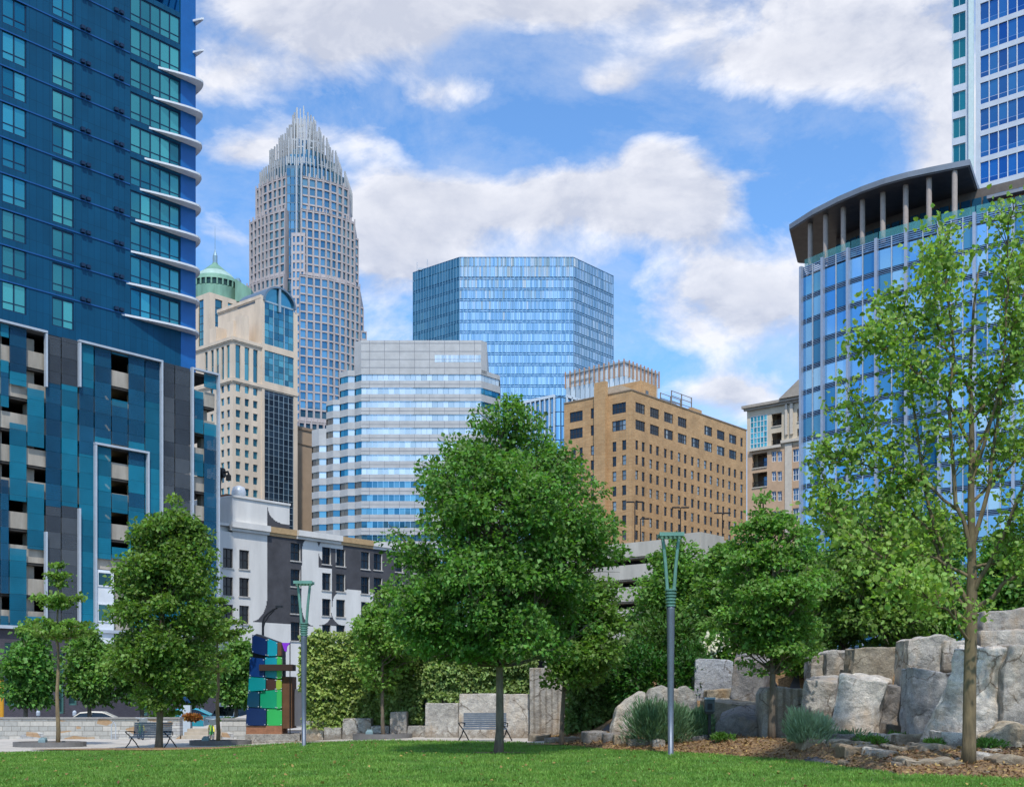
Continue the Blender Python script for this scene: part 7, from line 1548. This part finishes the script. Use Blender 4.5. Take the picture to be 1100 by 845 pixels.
for i, (px, Y, yb, prof, lb) in enumerate([(28, 64, 775, [(752, 10, 55), (730, 4, 62), (700, 8, 60), (680, 16, 50), (668, 22, 42)], 'street tree furthest left behind the wall, before the dark brick base'), (95, 66, 775, [(752, 70, 122), (735, 62, 132), (708, 64, 130), (688, 74, 118), (676, 84, 108)], 'street tree behind the wall right of the thin layered tree'),
        (152, 68, 775, [(748, 125, 185), (730, 118, 190), (705, 120, 188), (690, 130, 178)], 'shaded street tree behind the dense pointed tree'), (205, 70, 772, [(750, 186, 228), (730, 180, 235), (705, 182, 236), (690, 190, 226)], 'street tree behind the thin layered tree by the steps'), (254, 68, 772, [(752, 236, 276), (735, 230, 282), (708, 232, 282), (692, 240, 272), (686, 248, 264)], 'street tree just left of the coloured pillar')]):
    x = PX(px, Y); tree('street_tree', lb, px, yb, Y, prof, 46, 7000, .24, L6 if i != 2 else L4, BK2, .13, sg_, sig=.7, seed=50 + i, zb=G(x, Y), limb_r=.3)
# ================================================================ camera, sky, sun
cam = bpy.data.cameras.new('camera'); co = bpy.data.objects.new('camera', cam); COL.objects.link(co); co.location = (0, 0, H); co.rotation_euler = (R(90), 0, 0)
cam.sensor_width = 36; cam.sensor_fit = 'HORIZONTAL'; cam.lens = 36 * F / 1100; cam.shift_y = (HZ - 422.5) / 1100; cam.clip_start = .1; cam.clip_end = 9000; SC.camera = co
SUN = Vector((.09, -1, 0)).normalized() * math.cos(R(57)) + Vector((0, 0, math.sin(R(57))))
sl = bpy.data.lights.new('sun', 'SUN'); sl.energy = 2.7; sl.angle = R(1.2); sl.color = (1, .95, .88); so = bpy.data.objects.new('sun', sl); COL.objects.link(so); so.location = (30, -30, 60); so.rotation_euler = (-SUN).to_track_quat('-Z', 'Y').to_euler()
w = bpy.data.worlds.new('World'); SC.world = w; w.use_nodes = True; nt = w.node_tree; nt.nodes.clear(); out = nd(nt, 'ShaderNodeOutputWorld'); bg = nd(nt, 'ShaderNodeBackground'); nt.links.new(bg.outputs[0], out.inputs[0])
sk = nd(nt, 'ShaderNodeTexSky', sky_type='NISHITA'); sk.sun_disc = False; sk.sun_elevation = R(57); sk.sun_rotation = math.atan2(SUN.x, SUN.y); sk.air_density = 1.0; sk.dust_density = .6; sk.ozone_density = 2.2; sk.altitude = 200
SKS = .15
tc = nd(nt, 'ShaderNodeTexCoord'); sx = nd(nt, 'ShaderNodeSeparateXYZ'); nt.links.new(tc.outputs['Generated'], sx.inputs[0]); ay = math_(nt, 'MAXIMUM', math_(nt, 'ABSOLUTE', sx.outputs[1]), .04)
u = math_(nt, 'DIVIDE', sx.outputs[0], ay); v = math_(nt, 'DIVIDE', sx.outputs[2], ay)
# cloud banks: where they lie in the sky (azimuth and height), broken up by noise on the direction
BL = [(560, 8, 110, 26, .45), (1010, 150, 50, 90, .35), (300, 15, 150, 62, .6), (240, 85, 95, 36, .6), (430, 40, 90, 40, .45), (480, 105, 66, 28, .62), (700, 0, 240, 34, .6), (800, 65, 140, 42, .7), (930, 40, 130, 60, .55), (1040, 60, 70, 140, .45), (1010, 170, 70, 60, .4), (655, 92, 46, 20, .6), (600, 215, 150, 42, .85), (450, 222, 90, 40, .6), (730, 210, 90, 40, .65), (560, 275, 200, 40, .45), (815, 315, 95, 60, .66), (700, 350, 110, 50, .5), (415, 300, 60, 80, .5), (350, 150, 85, 26, .5), (265, 165, 52, 22, .62), (700, 158, 44, 26, .6), (825, 150, 52, 22, .48), (795, 425, 80, 28, .7), (825, 188, 40, 10, .35), (230, 240, 50, 50, .2), (560, 130, 130, 30, -.35), (870, 160, 110, 40, -.3), (320, 215, 50, 30, -.15), (700, 125, 120, 20, -.25), (700, 395, 120, 18, -.25)]
tot = None
for cx_, cy_, rx, ry, s in BL:
    a = math_(nt, 'MULTIPLY', math_(nt, 'SUBTRACT', u, (cx_ - CX) / F), F / rx); b = math_(nt, 'MULTIPLY', math_(nt, 'SUBTRACT', v, (HZ - cy_) / F), F / ry)
    e = math_(nt, 'EXPONENT', math_(nt, 'MULTIPLY', math_(nt, 'ADD', math_(nt, 'MULTIPLY', a, a), math_(nt, 'MULTIPLY', b, b)), -1.0)); e = math_(nt, 'MULTIPLY', e, s); tot = e if tot is None else math_(nt, 'ADD', tot, e)
mp = nd(nt, 'ShaderNodeMapping'); mp.inputs['Scale'].default_value = (1, 1, 1.7); nt.links.new(tc.outputs['Generated'], mp.inputs[0])
def ns(scale, det, rough, off=(0, 0, 0)):
    va = nd(nt, 'ShaderNodeVectorMath', operation='ADD'); nt.links.new(mp.outputs[0], va.inputs[0]); va.inputs[1].default_value = off; t = nd(nt, 'ShaderNodeTexNoise'); t.inputs['Scale'].default_value = scale; t.inputs['Detail'].default_value = det; t.inputs['Roughness'].default_value = rough; t.inputs['Distortion'].default_value = .25; nt.links.new(va.outputs[0], t.inputs['Vector']); return t.outputs[0]
n1 = ns(8.5, 12, .6); n2 = ns(8.5, 7, .6, (-.01, 0, .028)); n3 = ns(3.0, 5, .55, (4, 2, 1)); n4 = ns(24, 7, .62, (1, 7, 3))
sd_ = math_(nt, 'MULTIPLY', math_(nt, 'MINIMUM', math_(nt, 'MAXIMUM', math_(nt, 'MULTIPLY', math_(nt, 'SUBTRACT', math_(nt, 'ABSOLUTE', u), .5), 2.5), 0), 1), math_(nt, 'ADD', math_(nt, 'MULTIPLY', math_(nt, 'SUBTRACT', n3, .5), 2.2), .42))
den = math_(nt, 'ADD', math_(nt, 'ADD', math_(nt, 'MULTIPLY', tot, 1.0), sd_), math_(nt, 'ADD', math_(nt, 'MULTIPLY', math_(nt, 'SUBTRACT', n1, .5), 2.0), math_(nt, 'MULTIPLY', math_(nt, 'SUBTRACT', n3, .5), .5)))
mask = ramp(nt, den, .27, .66); thick = ramp(nt, den, .5, 1.25)
shade = math_(nt, 'ADD', .55, math_(nt, 'MULTIPLY', math_(nt, 'SUBTRACT', n1, n2), 2.6)); shade = math_(nt, 'ADD', shade, math_(nt, 'MULTIPLY', math_(nt, 'SUBTRACT', n4, .5), .45))
ccol = ramp(nt, shade, .25, .85, (.42, .45, .54, 1), (.76, .76, .79, 1)); ccol = mix(nt, math_(nt, 'MULTIPLY', thick, .6), ccol, (.47, .49, .56, 1))
skc = mix(nt, 1, sk.outputs[0], (SKS, SKS, SKS, 1), 'MULTIPLY'); skc = mix(nt, 1, skc, (.68, .95, 1.16, 1), 'MULTIPLY')
veil = math_(nt, 'MULTIPLY', ramp(nt, math_(nt, 'ADD', ns(5, 9, .68, (9, 3, 5)), math_(nt, 'MULTIPLY', tot, .12)), .48, .8), .5)
skc = mix(nt, veil, skc, (.60, .63, .69, 1))
fin = mix(nt, math_(nt, 'MULTIPLY', mask, .93), skc, ccol)
nt.links.new(fin, bg.inputs[0]); bg.inputs[1].default_value = 1.0
SC.view_settings.view_transform = 'Standard'; SC.view_settings.look = 'None'; SC.view_settings.exposure = .5; SC.view_settings.gamma = 1
SC.render.engine = 'CYCLES'; SC.cycles.use_denoising = True; SC.cycles.max_bounces = 7; SC.cycles.transparent_max_bounces = 12; SC.cycles.diffuse_bounces = 3; SC.cycles.glossy_bounces = 4; SC.cycles.caustics_reflective = False; SC.cycles.caustics_refractive = False; SC.cycles.sample_clamp_indirect = 8
